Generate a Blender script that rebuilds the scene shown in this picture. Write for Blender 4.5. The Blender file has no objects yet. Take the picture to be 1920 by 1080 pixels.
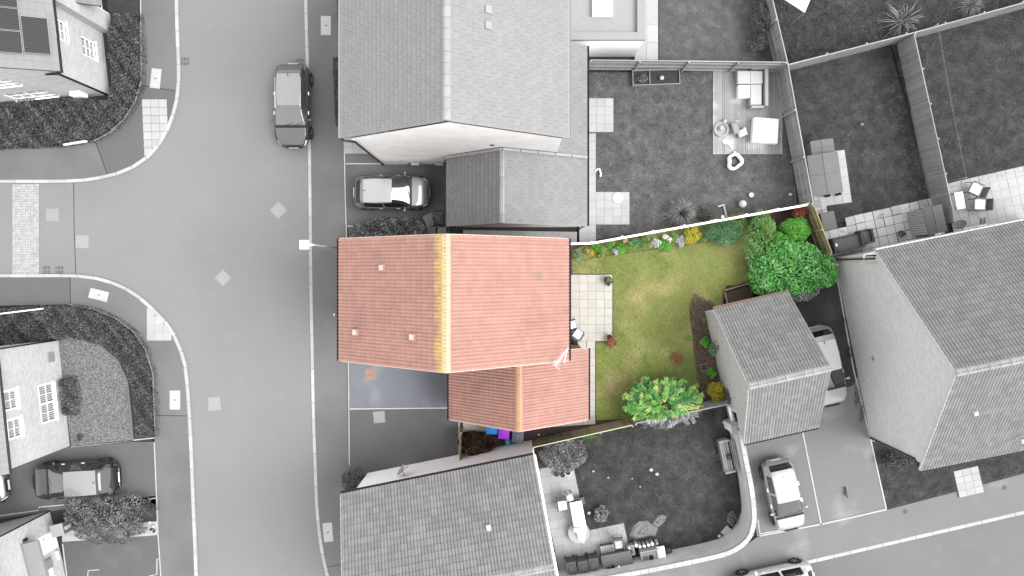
import bpy, math, random
import numpy as np
from mathutils import Vector, Matrix

random.seed(7)
rng = np.random.default_rng(7)
S = bpy.context.scene
COL = S.collection
PI = math.pi

# ------------------------------------------------------------------ camera, sky, sun, exposure
H, F, CX, CY = 39.0, 1350.0, 968.0, 508.0          # drone height (m), focal length and nadir in photo pixels
cam_d = bpy.data.cameras.new('drone_camera')
cam = bpy.data.objects.new('drone_camera', cam_d)
COL.objects.link(cam)
cam.location = (0, 0, H)
cam.rotation_euler = (0, 0, 0)
cam_d.sensor_width = 36.0
cam_d.lens = 36.0 * F / 1920.0
cam_d.shift_x = (960 - CX) / 1920.0
cam_d.shift_y = (CY - 540) / 1920.0
cam_d.clip_end = 2000
S.camera = cam

SUN_EL, SUN_AZ = math.radians(50), math.radians(-12)   # light comes from the east, a little south
w = bpy.data.worlds.new('World'); S.world = w; w.use_nodes = True
nt = w.node_tree; nt.nodes.clear()
sky = nt.nodes.new('ShaderNodeTexSky'); sky.sky_type = 'NISHITA'; sky.sun_disc = False
sky.sun_elevation = SUN_EL; sky.sun_rotation = PI / 2 - SUN_AZ
hs = nt.nodes.new('ShaderNodeHueSaturation'); hs.inputs['Saturation'].default_value = 0.06   # white overcast
bg = nt.nodes.new('ShaderNodeBackground'); bg.inputs['Strength'].default_value = 0.10
wo = nt.nodes.new('ShaderNodeOutputWorld')
mixc = nt.nodes.new('ShaderNodeMix'); mixc.data_type = 'RGBA'; mixc.inputs['Factor'].default_value = 0.85; mixc.inputs['B'].default_value = (6.5, 6.5, 6.5, 1)   # even cloud cover
nt.links.new(sky.outputs[0], hs.inputs['Color']); nt.links.new(hs.outputs[0], mixc.inputs['A']); nt.links.new(mixc.outputs['Result'], bg.inputs['Color']); nt.links.new(bg.outputs[0], wo.inputs['Surface'])
sd = bpy.data.lights.new('sun', 'SUN'); sd.energy = 1.5; sd.angle = math.radians(40); sd.color = (1.0, 0.985, 0.96)
sun = bpy.data.objects.new('sun', sd); COL.objects.link(sun)
sdir = Vector((math.cos(SUN_EL) * math.cos(SUN_AZ), math.cos(SUN_EL) * math.sin(SUN_AZ), math.sin(SUN_EL)))
sun.rotation_euler = sdir.to_track_quat('Z', 'Y').to_euler()
sun.location = sdir * 60
S.view_settings.view_transform = 'Standard'
S.view_settings.look = 'None'
S.view_settings.exposure = 1.86
S.view_settings.gamma = 1.0
S.view_settings.use_curve_mapping = False
S.render.engine = 'CYCLES'
S.cycles.max_bounces = 6
S.cycles.transparent_max_bounces = 8

# ------------------------------------------------------------------ helpers
def P(px, py, z=0.0):
    s = (H - z) / F
    return Vector(((px - CX) * s, (CY - py) * s, z))

def PL(pts, z=0.0):
    return [P(x, y, z) for x, y in pts]

ORG = {}

def link(o, parent=None):
    COL.objects.link(o)
    if parent is not None:
        o.parent = parent
    return o

def thing(name, label, cat, loc=(0, 0, 0), rz=0.0, group=None, kind=None):
    o = bpy.data.objects.new(name, None)
    COL.objects.link(o)
    o.empty_display_size = 0.2
    o.location = loc; o.rotation_euler = (0, 0, rz)
    o['label'] = label; o['category'] = cat
    if group: o['group'] = group
    if kind: o['kind'] = kind
    ORG[o.name] = Vector(loc)
    return o

def tag(o, label=None, cat=None, group=None, kind=None):
    if label: o['label'] = label
    if cat: o['category'] = cat
    if group: o['group'] = group
    if kind: o['kind'] = kind
    return o

def kids(o):
    return [c for c in CH.get(o.name, [])]

CH = {}

class MB:
    def __init__(s):
        s.v = []; s.f = []; s.uv = []; s.t = []; s.cur = 0.0
    def face(s, pts, uv=None):
        b = len(s.v); s.v += [tuple(p) for p in pts]; s.f.append(tuple(range(b, b + len(pts))))
        s.uv.append(uv); s.t.append(s.cur)
    def raw(s, vs, fs):
        b = len(s.v); s.v += [tuple(p) for p in vs]
        for f in fs:
            s.f.append(tuple(b + i for i in f)); s.uv.append(None); s.t.append(s.cur)
    def box(s, c, size, rz=0.0, taper=1.0, M=None):
        hx, hy, hz = size[0] / 2, size[1] / 2, size[2] / 2
        ca, sa = math.cos(rz), math.sin(rz)
        vs = []
        for z, k in ((-hz, 1.0), (hz, taper)):
            for x, y in ((-hx, -hy), (hx, -hy), (hx, hy), (-hx, hy)):
                x *= k; y *= k
                p = Vector((c[0] + x * ca - y * sa, c[1] + x * sa + y * ca, c[2] + z))
                vs.append(M @ p if M else p)
        s.raw(vs, [(3, 2, 1, 0), (4, 5, 6, 7), (0, 1, 5, 4), (1, 2, 6, 5), (2, 3, 7, 6), (3, 0, 4, 7)])
        return s
    def bbox(s, c, size, b, rz=0.0):
        """box with a bevelled top edge"""
        x, y, z = size
        ca, sa = math.cos(rz), math.sin(rz)
        vs = []
        for zz, k in ((-z / 2, 0), (z / 2 - b, 0), (z / 2, b)):
            for sx, sy in ((-1, -1), (1, -1), (1, 1), (-1, 1)):
                px, py = sx * (x / 2 - k), sy * (y / 2 - k)
                vs.append((c[0] + px * ca - py * sa, c[1] + px * sa + py * ca, c[2] + zz))
        fs = [(3, 2, 1, 0), (8, 9, 10, 11)]
        for r in (0, 4):
            for i in range(4):
                j = (i + 1) % 4
                fs.append((r + i, r + j, r + 4 + j, r + 4 + i))
        s.raw(vs, fs); return s
    def prism(s, poly, z0, z1):
        n = len(poly)
        a = sum(poly[i][0] * poly[(i + 1) % n][1] - poly[(i + 1) % n][0] * poly[i][1] for i in range(n))
        if a < 0: poly = list(reversed(poly))
        vs = [(p[0], p[1], z0) for p in poly] + [(p[0], p[1], z1) for p in poly]
        fs = [tuple(range(n, 2 * n)), tuple(range(n - 1, -1, -1))]
        for i in range(n):
            j = (i + 1) % n
            fs.append((i, j, n + j, n + i))
        s.raw(vs, fs); return s
    def tube(s, pts, r, n=6, r2=None):
        pts = [Vector(p) for p in pts]
        m = len(pts); vs = []
        for i, p in enumerate(pts):
            d = (pts[min(i + 1, m - 1)] - pts[max(i - 1, 0)])
            d = d.normalized() if d.length > 1e-9 else Vector((0, 0, 1))
            a = d.orthogonal().normalized() if i == 0 else (a - d * a.dot(d)).normalized()
            b = d.cross(a)
            rr = r if r2 is None else r + (r2 - r) * i / (m - 1)
            for k in range(n):
                t = 2 * PI * k / n
                vs.append(p + (a * math.cos(t) + b * math.sin(t)) * rr)
        fs = [tuple(range(n - 1, -1, -1)), tuple((m - 1) * n + k for k in range(n))]
        for i in range(m - 1):
            for k in range(n):
                l = (k + 1) % n
                fs.append((i * n + k, i * n + l, (i + 1) * n + l, (i + 1) * n + k))
        s.raw(vs, fs); return s
    def lathe(s, c, prof, n=16, axis='z', close=True):
        vs = []
        for r, z in prof:
            for k in range(n):
                t = 2 * PI * k / n
                x, y = r * math.cos(t), r * math.sin(t)
                p = (x, y, z) if axis == 'z' else ((x, z, y) if axis == 'y' else (z, x, y))
                vs.append((c[0] + p[0], c[1] + p[1], c[2] + p[2]))
        fs = []
        m = len(prof)
        for i in range(m - 1):
            for k in range(n):
                l = (k + 1) % n
                fs.append((i * n + k, i * n + l, (i + 1) * n + l, (i + 1) * n + k))
        if close:
            fs.append(tuple(range(n - 1, -1, -1))); fs.append(tuple((m - 1) * n + k for k in range(n)))
        s.raw(vs, fs); return s
    def ball(s, c, r, n=12, m=7, jit=0.0):
        rx, ry, rz_ = (r, r, r) if not hasattr(r, '__len__') else r
        vs = [(c[0], c[1], c[2] - rz_)]
        for i in range(1, m):
            t = PI * i / m - PI / 2
            for k in range(n):
                a = 2 * PI * k / n
                j = 1 + random.uniform(-jit, jit)
                vs.append((c[0] + rx * j * math.cos(t) * math.cos(a), c[1] + ry * j * math.cos(t) * math.sin(a), c[2] + rz_ * j * math.sin(t)))
        vs.append((c[0], c[1], c[2] + rz_))
        fs = []
        for k in range(n):
            l = (k + 1) % n
            fs.append((0, 1 + l, 1 + k))
            for i in range(m - 2):
                fs.append((1 + i * n + k, 1 + i * n + l, 1 + (i + 1) * n + l, 1 + (i + 1) * n + k))
            fs.append((len(vs) - 1, 1 + (m - 2) * n + k, 1 + (m - 2) * n + l))
        s.raw(vs, fs); return s
    def build(s, name, mat, parent=None, smooth=False, kind=None, world=True, tint=False):
        """world=True: vertices are world coordinates; they are stored relative to the parent's place."""
        me = bpy.data.meshes.new(name)
        off = ORG.get(parent.name, Vector()) if (parent is not None and world) else Vector()
        ox, oy, oz = off
        me.from_pydata([(x - ox, y - oy, z - oz) for x, y, z in s.v], [], s.f)
        if any(u is not None for u in s.uv):
            ul = me.uv_layers.new(name='UVMap')
            data = []
            for f, u in zip(s.f, s.uv):
                for i in range(len(f)):
                    data += list(u[i]) if u is not None else [0.0, 0.0]
            ul.data.foreach_set('uv', data)
        if tint:
            at = me.attributes.new('tint', 'FLOAT', 'FACE'); at.data.foreach_set('value', s.t)
        if mat: me.materials.append(mat)
        if smooth: me.polygons.foreach_set('use_smooth', [True] * len(me.polygons))
        me.update()
        o = bpy.data.objects.new(name, me)
        link(o, parent)
        ORG[o.name] = off if world else Vector()
        if kind: o['kind'] = kind
        if parent is not None: CH.setdefault(parent.name, []).append(o)
        return o

def copy_of(o, parent, loc, rot=None, mat4=None):
    c = o.copy(); COL.objects.link(c); c.parent = parent
    if mat4 is not None: c.matrix_local = mat4
    else:
        c.location = loc
        if rot is not None: c.rotation_euler = rot
    return c

def copy_thing(o, loc, rz, label=None, group=None):
    c = o.copy(); COL.objects.link(c); c.location = loc; c.rotation_euler = (0, 0, rz)
    if label: c['label'] = label
    if group: c['group'] = group
    ORG[c.name] = Vector(loc)
    def rec(src, dst):
        for ch in kids(src):
            k = ch.copy(); COL.objects.link(k); k.parent = dst
            ORG[k.name] = Vector()
            CH.setdefault(dst.name, []).append(k)
            rec(ch, k)
    rec(o, c)
    return c

# ------------------------------------------------------------------ materials
def g(v): return (v, v, v)

def mat(name, col, rough=0.85, var=0.12, scale=1.2, var2=0.08, scale2=14.0, tint=0.0, bump=0.0, bscale=40.0, spec=0.3, metal=0.0,
        col2=None, lo=0.5, hi=0.6, scale3=0.6, coat=0.0, col3=None, lo3=.55, hi3=.65, scale4=3.0):
    m = bpy.data.materials.new(name); m.use_nodes = True
    n = m.node_tree; b = n.nodes['Principled BSDF']
    b.inputs['Roughness'].default_value = rough
    b.inputs['Specular IOR Level'].default_value = spec
    b.inputs['Metallic'].default_value = metal
    b.inputs['Coat Weight'].default_value = coat
    b.inputs['Coat Roughness'].default_value = 0.04
    geo = n.nodes.new('ShaderNodeNewGeometry')
    def noise(sc, det=4.0):
        t = n.nodes.new('ShaderNodeTexNoise'); t.inputs['Scale'].default_value = sc; t.inputs['Detail'].default_value = det
        n.links.new(geo.outputs['Position'], t.inputs['Vector']); return t
    def math_(op, a, b_):
        x = n.nodes.new('ShaderNodeMath'); x.operation = op
        for i, q in enumerate((a, b_)):
            if isinstance(q, (int, float)): x.inputs[i].default_value = q
            else: n.links.new(q, x.inputs[i])
        return x.outputs[0]
    base = None
    rgb = n.nodes.new('ShaderNodeRGB'); rgb.outputs[0].default_value = (*col, 1); base = rgb.outputs[0]
    for c2, l_, h_, s_ in ((col2, lo, hi, scale3), (col3, lo3, hi3, scale4)):
        if c2 is None: continue
        t = noise(s_, 5.0)
        mr = n.nodes.new('ShaderNodeMapRange'); mr.inputs['From Min'].default_value = l_; mr.inputs['From Max'].default_value = h_
        n.links.new(t.outputs['Fac'], mr.inputs['Value'])
        mx = n.nodes.new('ShaderNodeMix'); mx.data_type = 'RGBA'
        n.links.new(mr.outputs[0], mx.inputs['Factor']); n.links.new(base, mx.inputs['A']); mx.inputs['B'].default_value = (*c2, 1)
        base = mx.outputs['Result']
    fac = 1.0
    if var: fac = math_('ADD', fac, math_('MULTIPLY', math_('SUBTRACT', noise(scale).outputs['Fac'], 0.5), var * 4))
    if var2: fac = math_('ADD', fac, math_('MULTIPLY', math_('SUBTRACT', noise(scale2, 6.0).outputs['Fac'], 0.5), var2 * 4))
    if tint:
        at = n.nodes.new('ShaderNodeAttribute'); at.attribute_name = 'tint'
        oi = n.nodes.new('ShaderNodeObjectInfo')
        r = math_('FRACT', math_('ADD', at.outputs['Fac'], oi.outputs['Random']), 0.0)
        fac = math_('ADD', fac, math_('MULTIPLY', math_('SUBTRACT', r, 0.5), tint * 2))
    if fac != 1.0:
        vm = n.nodes.new('ShaderNodeVectorMath'); vm.operation = 'SCALE'
        n.links.new(base, vm.inputs[0]); n.links.new(fac, vm.inputs['Scale']); base = vm.outputs[0]
    n.links.new(base, b.inputs['Base Color'])
    if bump:
        bp = n.nodes.new('ShaderNodeBump'); bp.inputs['Strength'].default_value = bump; bp.inputs['Distance'].default_value = 0.02
        n.links.new(noise(bscale, 8.0).outputs['Fac'], bp.inputs['Height']); n.links.new(bp.outputs[0], b.inputs['Normal'])
    return m

def brick_mat(name, c1, c2, mortar, bw=0.225, bh=0.075, grime=0.10):
    m = bpy.data.materials.new(name); m.use_nodes = True
    n = m.node_tree; b = n.nodes['Principled BSDF']; b.inputs['Roughness'].default_value = 0.9; b.inputs['Specular IOR Level'].default_value = 0.2
    uv = n.nodes.new('ShaderNodeUVMap')
    br = n.nodes.new('ShaderNodeTexBrick'); br.inputs['Scale'].default_value = 1.0
    br.inputs['Brick Width'].default_value = bw; br.inputs['Row Height'].default_value = bh; br.inputs['Mortar Size'].default_value = 0.008
    br.inputs['Color1'].default_value = (*c1, 1); br.inputs['Color2'].default_value = (*c2, 1); br.inputs['Mortar'].default_value = (*mortar, 1)
    br.inputs['Bias'].default_value = -0.1
    n.links.new(uv.outputs[0], br.inputs['Vector'])
    no = n.nodes.new('ShaderNodeTexNoise'); no.inputs['Scale'].default_value = 0.9; no.inputs['Detail'].default_value = 6
    geo = n.nodes.new('ShaderNodeNewGeometry'); n.links.new(geo.outputs['Position'], no.inputs['Vector'])
    mr = n.nodes.new('ShaderNodeMapRange'); mr.inputs['To Min'].default_value = 1 - grime * 2; mr.inputs['To Max'].default_value = 1 + grime * 2
    n.links.new(no.outputs['Fac'], mr.inputs['Value'])
    vm = n.nodes.new('ShaderNodeVectorMath'); vm.operation = 'SCALE'
    n.links.new(br.outputs['Color'], vm.inputs[0]); n.links.new(mr.outputs[0], vm.inputs['Scale']); n.links.new(vm.outputs[0], b.inputs['Base Color'])
    bp = n.nodes.new('ShaderNodeBump'); bp.inputs['Strength'].default_value = 0.6; bp.inputs['Distance'].default_value = 0.008; bp.invert = True
    n.links.new(br.outputs['Fac'], bp.inputs['Height']); n.links.new(bp.outputs[0], b.inputs['Normal'])
    return m

def glass_mat(name, dark=0.03, alpha=0.45):
    m = bpy.data.materials.new(name); m.use_nodes = True
    n = m.node_tree; n.nodes.clear()
    out = n.nodes.new('ShaderNodeOutputMaterial')
    gl = n.nodes.new('ShaderNodeBsdfPrincipled'); gl.inputs['Base Color'].default_value = (dark, dark, dark, 1)
    gl.inputs['Roughness'].default_value = 0.03; gl.inputs['Specular IOR Level'].default_value = 0.6
    tr = n.nodes.new('ShaderNodeBsdfTransparent'); mx = n.nodes.new('ShaderNodeMixShader'); mx.inputs[0].default_value = 1 - alpha
    n.links.new(gl.outputs[0], mx.inputs[1]); n.links.new(tr.outputs[0], mx.inputs[2]); n.links.new(mx.outputs[0], out.inputs['Surface'])
    return m

def leaf_mat(name, cols, rough=0.45, spec=0.35):
    m = bpy.data.materials.new(name); m.use_nodes = True
    n = m.node_tree; b = n.nodes['Principled BSDF']; b.inputs['Roughness'].default_value = rough; b.inputs['Specular IOR Level'].default_value = spec
    at = n.nodes.new('ShaderNodeAttribute'); at.attribute_name = 'tint'
    rp = n.nodes.new('ShaderNodeValToRGB'); cr = rp.color_ramp
    k = len(cols)
    while len(cr.elements) < k: cr.elements.new(0.5)
    for i, c in enumerate(cols):
        cr.elements[i].position = i / max(1, k - 1); cr.elements[i].color = (*c, 1)
    n.links.new(at.outputs['Fac'], rp.inputs[0]); n.links.new(rp.outputs[0], b.inputs['Base Color'])
    return m

# whitish lichen that grows along the ridge of the red roof: a stain with its own ragged shape
def lichen_mat(name, col, lichen, x_edge, spread, lo=0.0):
    m = mat(name, col, 0.9, 0.06, 1.5, 0.08, 18, tint=0.06, bump=0.3, bscale=60)
    n = m.node_tree; b = n.nodes['Principled BSDF']
    src = b.inputs['Base Color'].links[0].from_socket
    geo = n.nodes.new('ShaderNodeNewGeometry'); sp = n.nodes.new('ShaderNodeSeparateXYZ'); n.links.new(geo.outputs['Position'], sp.inputs[0])
    no = n.nodes.new('ShaderNodeTexNoise'); no.inputs['Scale'].default_value = 2.6; no.inputs['Detail'].default_value = 8; no.inputs['Roughness'].default_value = 0.7
    n.links.new(geo.outputs['Position'], no.inputs['Vector'])
    a = n.nodes.new('ShaderNodeMath'); a.operation = 'ABSOLUTE'
    d = n.nodes.new('ShaderNodeMath'); d.operation = 'SUBTRACT'; n.links.new(sp.outputs['X'], d.inputs[0]); d.inputs[1].default_value = x_edge
    n.links.new(d.outputs[0], a.inputs[0])
    e = n.nodes.new('ShaderNodeMath'); e.operation = 'DIVIDE'; n.links.new(a.outputs[0], e.inputs[0]); e.inputs[1].default_value = spread
    f = n.nodes.new('ShaderNodeMath'); f.operation = 'SUBTRACT'; n.links.new(no.outputs['Fac'], f.inputs[0]); 
    q = n.nodes.new('ShaderNodeMath'); q.operation = 'MULTIPLY'; n.links.new(e.outputs[0], q.inputs[0]); q.inputs[1].default_value = 0.28
    n.links.new(q.outputs[0], f.inputs[1])
    mr = n.nodes.new('ShaderNodeMapRange'); mr.inputs['From Min'].default_value = 0.20 + lo; mr.inputs['From Max'].default_value = 0.62 + lo
    n.links.new(f.outputs[0], mr.inputs['Value'])
    mx = n.nodes.new('ShaderNodeMix'); mx.data_type = 'RGBA'; mx.inputs['B'].default_value = (*lichen, 1)
    n.links.new(mr.outputs[0], mx.inputs['Factor']); n.links.new(src, mx.inputs['A']); n.links.new(mx.outputs['Result'], b.inputs['Base Color'])
    return m

M = {}
M['asphalt'] = mat('asphalt_road', g(.148), .92, .035, .25, .12, 26, bump=.25, bscale=120, col2=g(.140), lo=.45, hi=.65, scale3=.15, col3=g(.156), lo3=.6, hi3=.75, scale4=1.3)
M['asphalt_low'] = mat('asphalt_lower_road', g(.112), .92, .035, .25, .05, 30, bump=.25, bscale=120, col2=g(.10), lo=.45, hi=.65, scale3=.15, col3=g(.125), lo3=.6, hi3=.75, scale4=1.3)
M['pave'] = mat('asphalt_footway', g(.110), .92, .05, .35, .05, 30, bump=.25, bscale=120, col2=g(.092), lo=.45, hi=.65, scale3=.3)
M['pave_new'] = mat('asphalt_patch', g(.082), .92, .04, .5, .05, 30, bump=.2, bscale=120)
M['drive'] = mat('asphalt_drive', g(.075), .9, .08, .5, .06, 25, bump=.25, bscale=120, col2=g(.095), lo=.52, hi=.72, scale3=.55)
M['drive_blue'] = mat('asphalt_blue_grey', (.115, .120, .138), .9, .07, .5, .06, 25, bump=.25, bscale=120, col2=(.165, .168, .18), lo=.52, hi=.72, scale3=.7)
M['drive_dark'] = mat('asphalt_shaded', g(.028), .7, .15, .6, .1, 25, bump=.25, bscale=120, col2=g(.05), lo=.5, hi=.7, scale3=.7)  # shade between the buildings put into the asphalt colour; also dark slab joints
M['drive_light'] = mat('asphalt_worn', g(.125), .9, .05, .5, .05, 25, bump=.25, bscale=120, col2=g(.19), lo=.56, hi=.75, scale3=.5)
M['kerb'] = mat('kerb_concrete', g(.29), .85, .06, 1.5, .08, 20, tint=.10, bump=.15)
M['edging'] = mat('edging_concrete', g(.31), .85, .12, 2.5, .1, 20, tint=.1)
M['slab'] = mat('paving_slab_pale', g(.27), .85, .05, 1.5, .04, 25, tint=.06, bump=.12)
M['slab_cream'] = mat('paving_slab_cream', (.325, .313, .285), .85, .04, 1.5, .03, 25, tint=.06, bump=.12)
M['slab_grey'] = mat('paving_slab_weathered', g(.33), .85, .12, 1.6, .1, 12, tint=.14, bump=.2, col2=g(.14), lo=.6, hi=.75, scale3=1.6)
M['slab_dim'] = mat('paving_slab_mid_grey', g(.24), .85, .08, 1.2, .05, 18, tint=.08, bump=.15)  # mid grey slab tone, also used for mortar beds
M['sett'] = mat('granite_sett', g(.26), .85, .08, 3, .08, 20, tint=.12, bump=.2)
M['cover'] = mat('concrete_cover', g(.31), .8, .05, 3, .05, 25, bump=.1)
M['iron_pale'] = mat('worn_iron', g(.20), .6, .05, 6, .06, 30)
M['iron_mid'] = mat('worn_iron_mid', g(.19), .6, .05, 6, .06, 30)
M['iron'] = mat('dark_iron', g(.02), .6, .1, 6, .06, 30)
M['rust'] = mat('rusty_cover', (.21, .13, .10), .8, .15, 6, .1, 30)
M['black'] = mat('black_plastic', g(.012), .45, 0, 1, .1, 20)
M['white'] = mat('white_paint', g(.78), .5, .02, 2, .02, 20)
M['upvc'] = mat('white_upvc', g(.8), .35, 0, 2, .02, 20)
M['render'] = mat('white_render', g(.88), .9, .02, .8, .02, 15)
M['soil'] = mat('dark_soil', (.040, .030, .024), .95, .2, 3, .25, 25, bump=.8, bscale=30)
M['mulch'] = mat('bark_mulch', (.075, .056, .045), .95, .2, 2, .3, 25, bump=.8, bscale=30)
M['soil_g'] = mat('grey_soil', g(.03), .95, .2, 3, .25, 25, bump=.8, bscale=30)
M['lawn_gl'] = mat('lawn_soil_grey_light', g(.06), .95, .25, 2.2, .25, 20, bump=.8, bscale=30, col2=g(.085), lo=.42, hi=.75, scale3=1.6)
M['lawn_g'] = mat('lawn_soil_grey', g(.026), .95, .25, 2.2, .25, 20, bump=.8, bscale=30, col2=g(.046), lo=.42, hi=.75, scale3=1.6)
M['lawn'] = mat('lawn_ground', (.125, .145, .04), .95, .15, .8, .2, 12, bump=.6, bscale=30, col2=(.22, .20, .085), lo=.50, hi=.70, scale3=.42, col3=(.055, .12, .018), lo3=.6, hi3=.72, scale4=.8)
M['gravel'] = mat('gravel_bed', g(.12), .95, .1, 1.2, .35, 28, bump=.9, bscale=45)
M['red'] = mat('red_clay_tile', (.276, .152, .126), .85, .05, 1.2, .06, 18, tint=.055, bump=.3, bscale=60, col2=(.228, .130, .115), lo=.55, hi=.75, scale3=.8, col3=(.205, .150, .138), lo3=.60, hi3=.78, scale4=2.2)
M['red_lichen'] = lichen_mat('red_tile_with_lichen', (.262, .142, .122), (.42, .32, .10), -2.98, .29, .0)
M['ridge_lichen'] = lichen_mat('ridge_tile_with_lichen', (.42, .29, .185), (.44, .34, .12), -2.98, .20, .0)
M['ridge_lichen2'] = lichen_mat('wing_ridge_tile', (.36, .20, .125), (.36, .25, .08), 0.0, .20, .14)
M['tile_n'] = mat('grey_slate_tile', g(.158), .6, .03, .8, .06, 14, tint=.045, bump=.25, bscale=50)
M['tile_nw'] = mat('grey_wing_tile', g(.140), .6, .04, .8, .06, 14, tint=.07, bump=.25, bscale=50)
M['tile_h'] = mat('grey_pantile_shaded', g(.140), .85, .05, .8, .08, 18, tint=.10, bump=.3, bscale=60)
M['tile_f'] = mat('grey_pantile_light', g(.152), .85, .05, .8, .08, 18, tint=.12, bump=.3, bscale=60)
M['ridge_g'] = mat('grey_ridge_tile', g(.22), .85, .05, 2, .08, 20, tint=.1, bump=.2)
M['under'] = mat('roof_underlay', g(.05), .9, 0, 1, .05, 10)
M['under_r'] = mat('roof_underlay_red', (.10, .045, .035), .9, 0, 1, .05, 10)
M['mortar'] = mat('verge_mortar', (.42, .34, .30), .9, .05, 3, .1, 25)
M['mortar_g'] = mat('verge_mortar_grey', g(.40), .9, .05, 3, .1, 25)
M['brick_light'] = brick_mat('pale_brick', g(.30), g(.40), g(.50), .225, .075, grime=.05)
M['brick_n'] = brick_mat('pale_brick_gable', g(.62), g(.70), g(.74))
M['brick_r'] = brick_mat('red_brick', (.16, .062, .045), (.20, .08, .055), (.26, .20, .17))
M['brick_d'] = brick_mat('patterned_brick', g(.34), g(.44), g(.66), .225, .075, grime=.03)
M['brick_w'] = brick_mat('garden_wall_brick', g(.40), g(.52), g(.60))
M['timber_g'] = mat('weathered_timber', g(.21), .85, .08, 1.5, .12, 18, tint=.16, bump=.3, bscale=30)
M['deck'] = mat('deck_timber', g(.20), .85, .12, .9, .12, 18, tint=.16, bump=.3, bscale=30, col2=g(.33), lo=.5, hi=.7, scale3=.9)
M['timber_g2'] = mat('weathered_timber_pale', g(.23), .85, .08, 1.5, .12, 18, tint=.14, bump=.3, bscale=30)
M['timber'] = mat('brown_timber', (.18, .15, .105), .85, .08, 1.5, .12, 18, tint=.18, bump=.3, bscale=30)
M['timber_y'] = mat('mossy_timber', (.20, .18, .10), .85, .1, 1.5, .12, 18, tint=.18, bump=.3, bscale=30)
M['timber_d'] = mat('dark_timber', (.07, .045, .035), .85, .08, 1.5, .12, 18, tint=.1, bump=.3, bscale=30)
M['timber_rail'] = mat('pale_timber_rail', (.36, .40, .25), .85, .08, 1.5, .12, 18, tint=.1)
M['felt'] = mat('grey_roof_felt', g(.10), .9, .06, 1.5, .06, 25, bump=.15)
M['felt2'] = mat('grey_parapet', g(.20), .8, .03, 1.5, .03, 25)
M['solar'] = mat('solar_cell', g(.022), .4, 0, 1, .05, 20, spec=.12)
M['alu'] = mat('aluminium', g(.28), .35, 0, 1, .05, 20, metal=.6)
M['sheet'] = mat('grey_sheeting', g(.115), .7, .1, 2, .1, 12)
M['line'] = mat('washing_line', g(.2), .8)
M['steel'] = mat('grey_steel', g(.25), .45, 0, 1, .06, 20)
M['glass'] = glass_mat('window_glass', .02, .22)
M['dark_in'] = mat('dark_room', g(.015), .9, 0, 1, 0, 1)
M['blind'] = mat('window_blind', g(.8), .8, 0, 1, .03, 20)
M['cloth'] = mat('white_cloth', g(.72), .9, .02, 2, .03, 15)
M['cloth_c'] = mat('white_cushion', (.70, .70, .74), .9, .02, 2, .03, 15)
M['cream'] = mat('pale_cushion', g(.33), .9, .04, 2, .03, 15)
M['bin'] = mat('grey_bin_plastic', g(.045), .5, .03, 2, .04, 20)
M['bin_mid'] = mat('grey_bin_plastic_pale', g(.085), .5, .03, 2, .04, 20)
M['bin_blue'] = mat('blue_bin_plastic', (.012, .13, .36), .45, .03, 2, .04, 20)
M['bin_purple'] = mat('purple_bin_plastic', (.22, .02, .42), .45, .03, 2, .04, 20)
M['bin_slate'] = mat('slate_bin_plastic', (.055, .065, .085), .5, .03, 2, .04, 20)
M['cyan'] = mat('cyan_plastic', (.03, .22, .35), .4, .1, 6, .05, 20)
M['terracotta'] = mat('dark_pot', (.07, .045, .04), .8, .05, 5, .05, 20)
M['pot_g'] = mat('grey_pot', g(.06), .8, .05, 5, .05, 20)
M['stone'] = mat('pale_stone', g(.33), .85, .05, 5, .05, 20)
M['rattan'] = mat('dark_rattan', g(.05), .7, .08, 8, .1, 40)
M['furn'] = mat('dark_grey_furniture', g(.075), .7, .05, 3, .06, 30)
M['wood_box'] = mat('grey_stained_wood', g(.085), .8, .08, 3, .1, 20)
# ------------------------------------------------------------------ ground, roads, pavements
def smooth_px(pts, n=6):
    out = []
    for i in range(len(pts) - 1):
        p0, p1, p2, p3 = [Vector(q) for q in (pts[max(i - 1, 0)], pts[i], pts[i + 1], pts[min(i + 2, len(pts) - 1)])]
        for j in range(n):
            t = j / n; q = .5 * ((2 * p1) + (-p0 + p2) * t + (2 * p0 - 5 * p1 + 4 * p2 - p3) * t * t + (-p0 + 3 * p1 - 3 * p2 + p3) * t ** 3); out.append((q.x, q.y))
    return out + [tuple(pts[-1])]

def ground(name, pts_px, z, m, label=None, cat='ground', depth=0.3):
    b = MB(); b.prism([(p.x, p.y) for p in PL(pts_px, z)], z - depth, z)
    return tag(b.build(name, m), label, cat, kind='structure')

b = MB(); b.face([(-300, -300, -.06), (300, -300, -.06), (300, 300, -.06), (-300, 300, -.06)])
tag(b.build('ground', M['soil_g']), 'dark bare ground under the whole estate', 'ground', kind='structure')

KL1 = [(330, -260), (332, 0), (336, 120), (335, 165), (328, 205), (312, 248), (285, 287), (245, 316), (195, 333), (130, 341), (0, 342), (-300, 344)]
KL2 = [(-300, 514), (0, 515), (120, 515), (165, 518), (205, 527), (245, 545), (283, 575), (317, 612), (339, 655), (350, 700), (357, 790), (363, 930), (369, 1080), (375, 1300)]
KR = [(570, -260), (573, 0), (577, 150), (580, 290), (583, 540), (587, 760), (591, 880), (594, 950), (600, 1010), (609, 1060), (622, 1100), (655, 1140)]
KL1, KL2, KR = smooth_px(KL1), smooth_px(KL2), smooth_px(KR)
KB = [(1100, 1152), (1300, 1105), (1530, 1051), (1920, 961), (2320, 869)]
road = list(KL1) + list(KL2) + [(375, 1500), (2320, 1500)] + list(reversed(KB)) + list(reversed(KR))
ground('road', road, 0.0, M['asphalt'], 'pale grey asphalt estate road with side turning', 'road')

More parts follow.
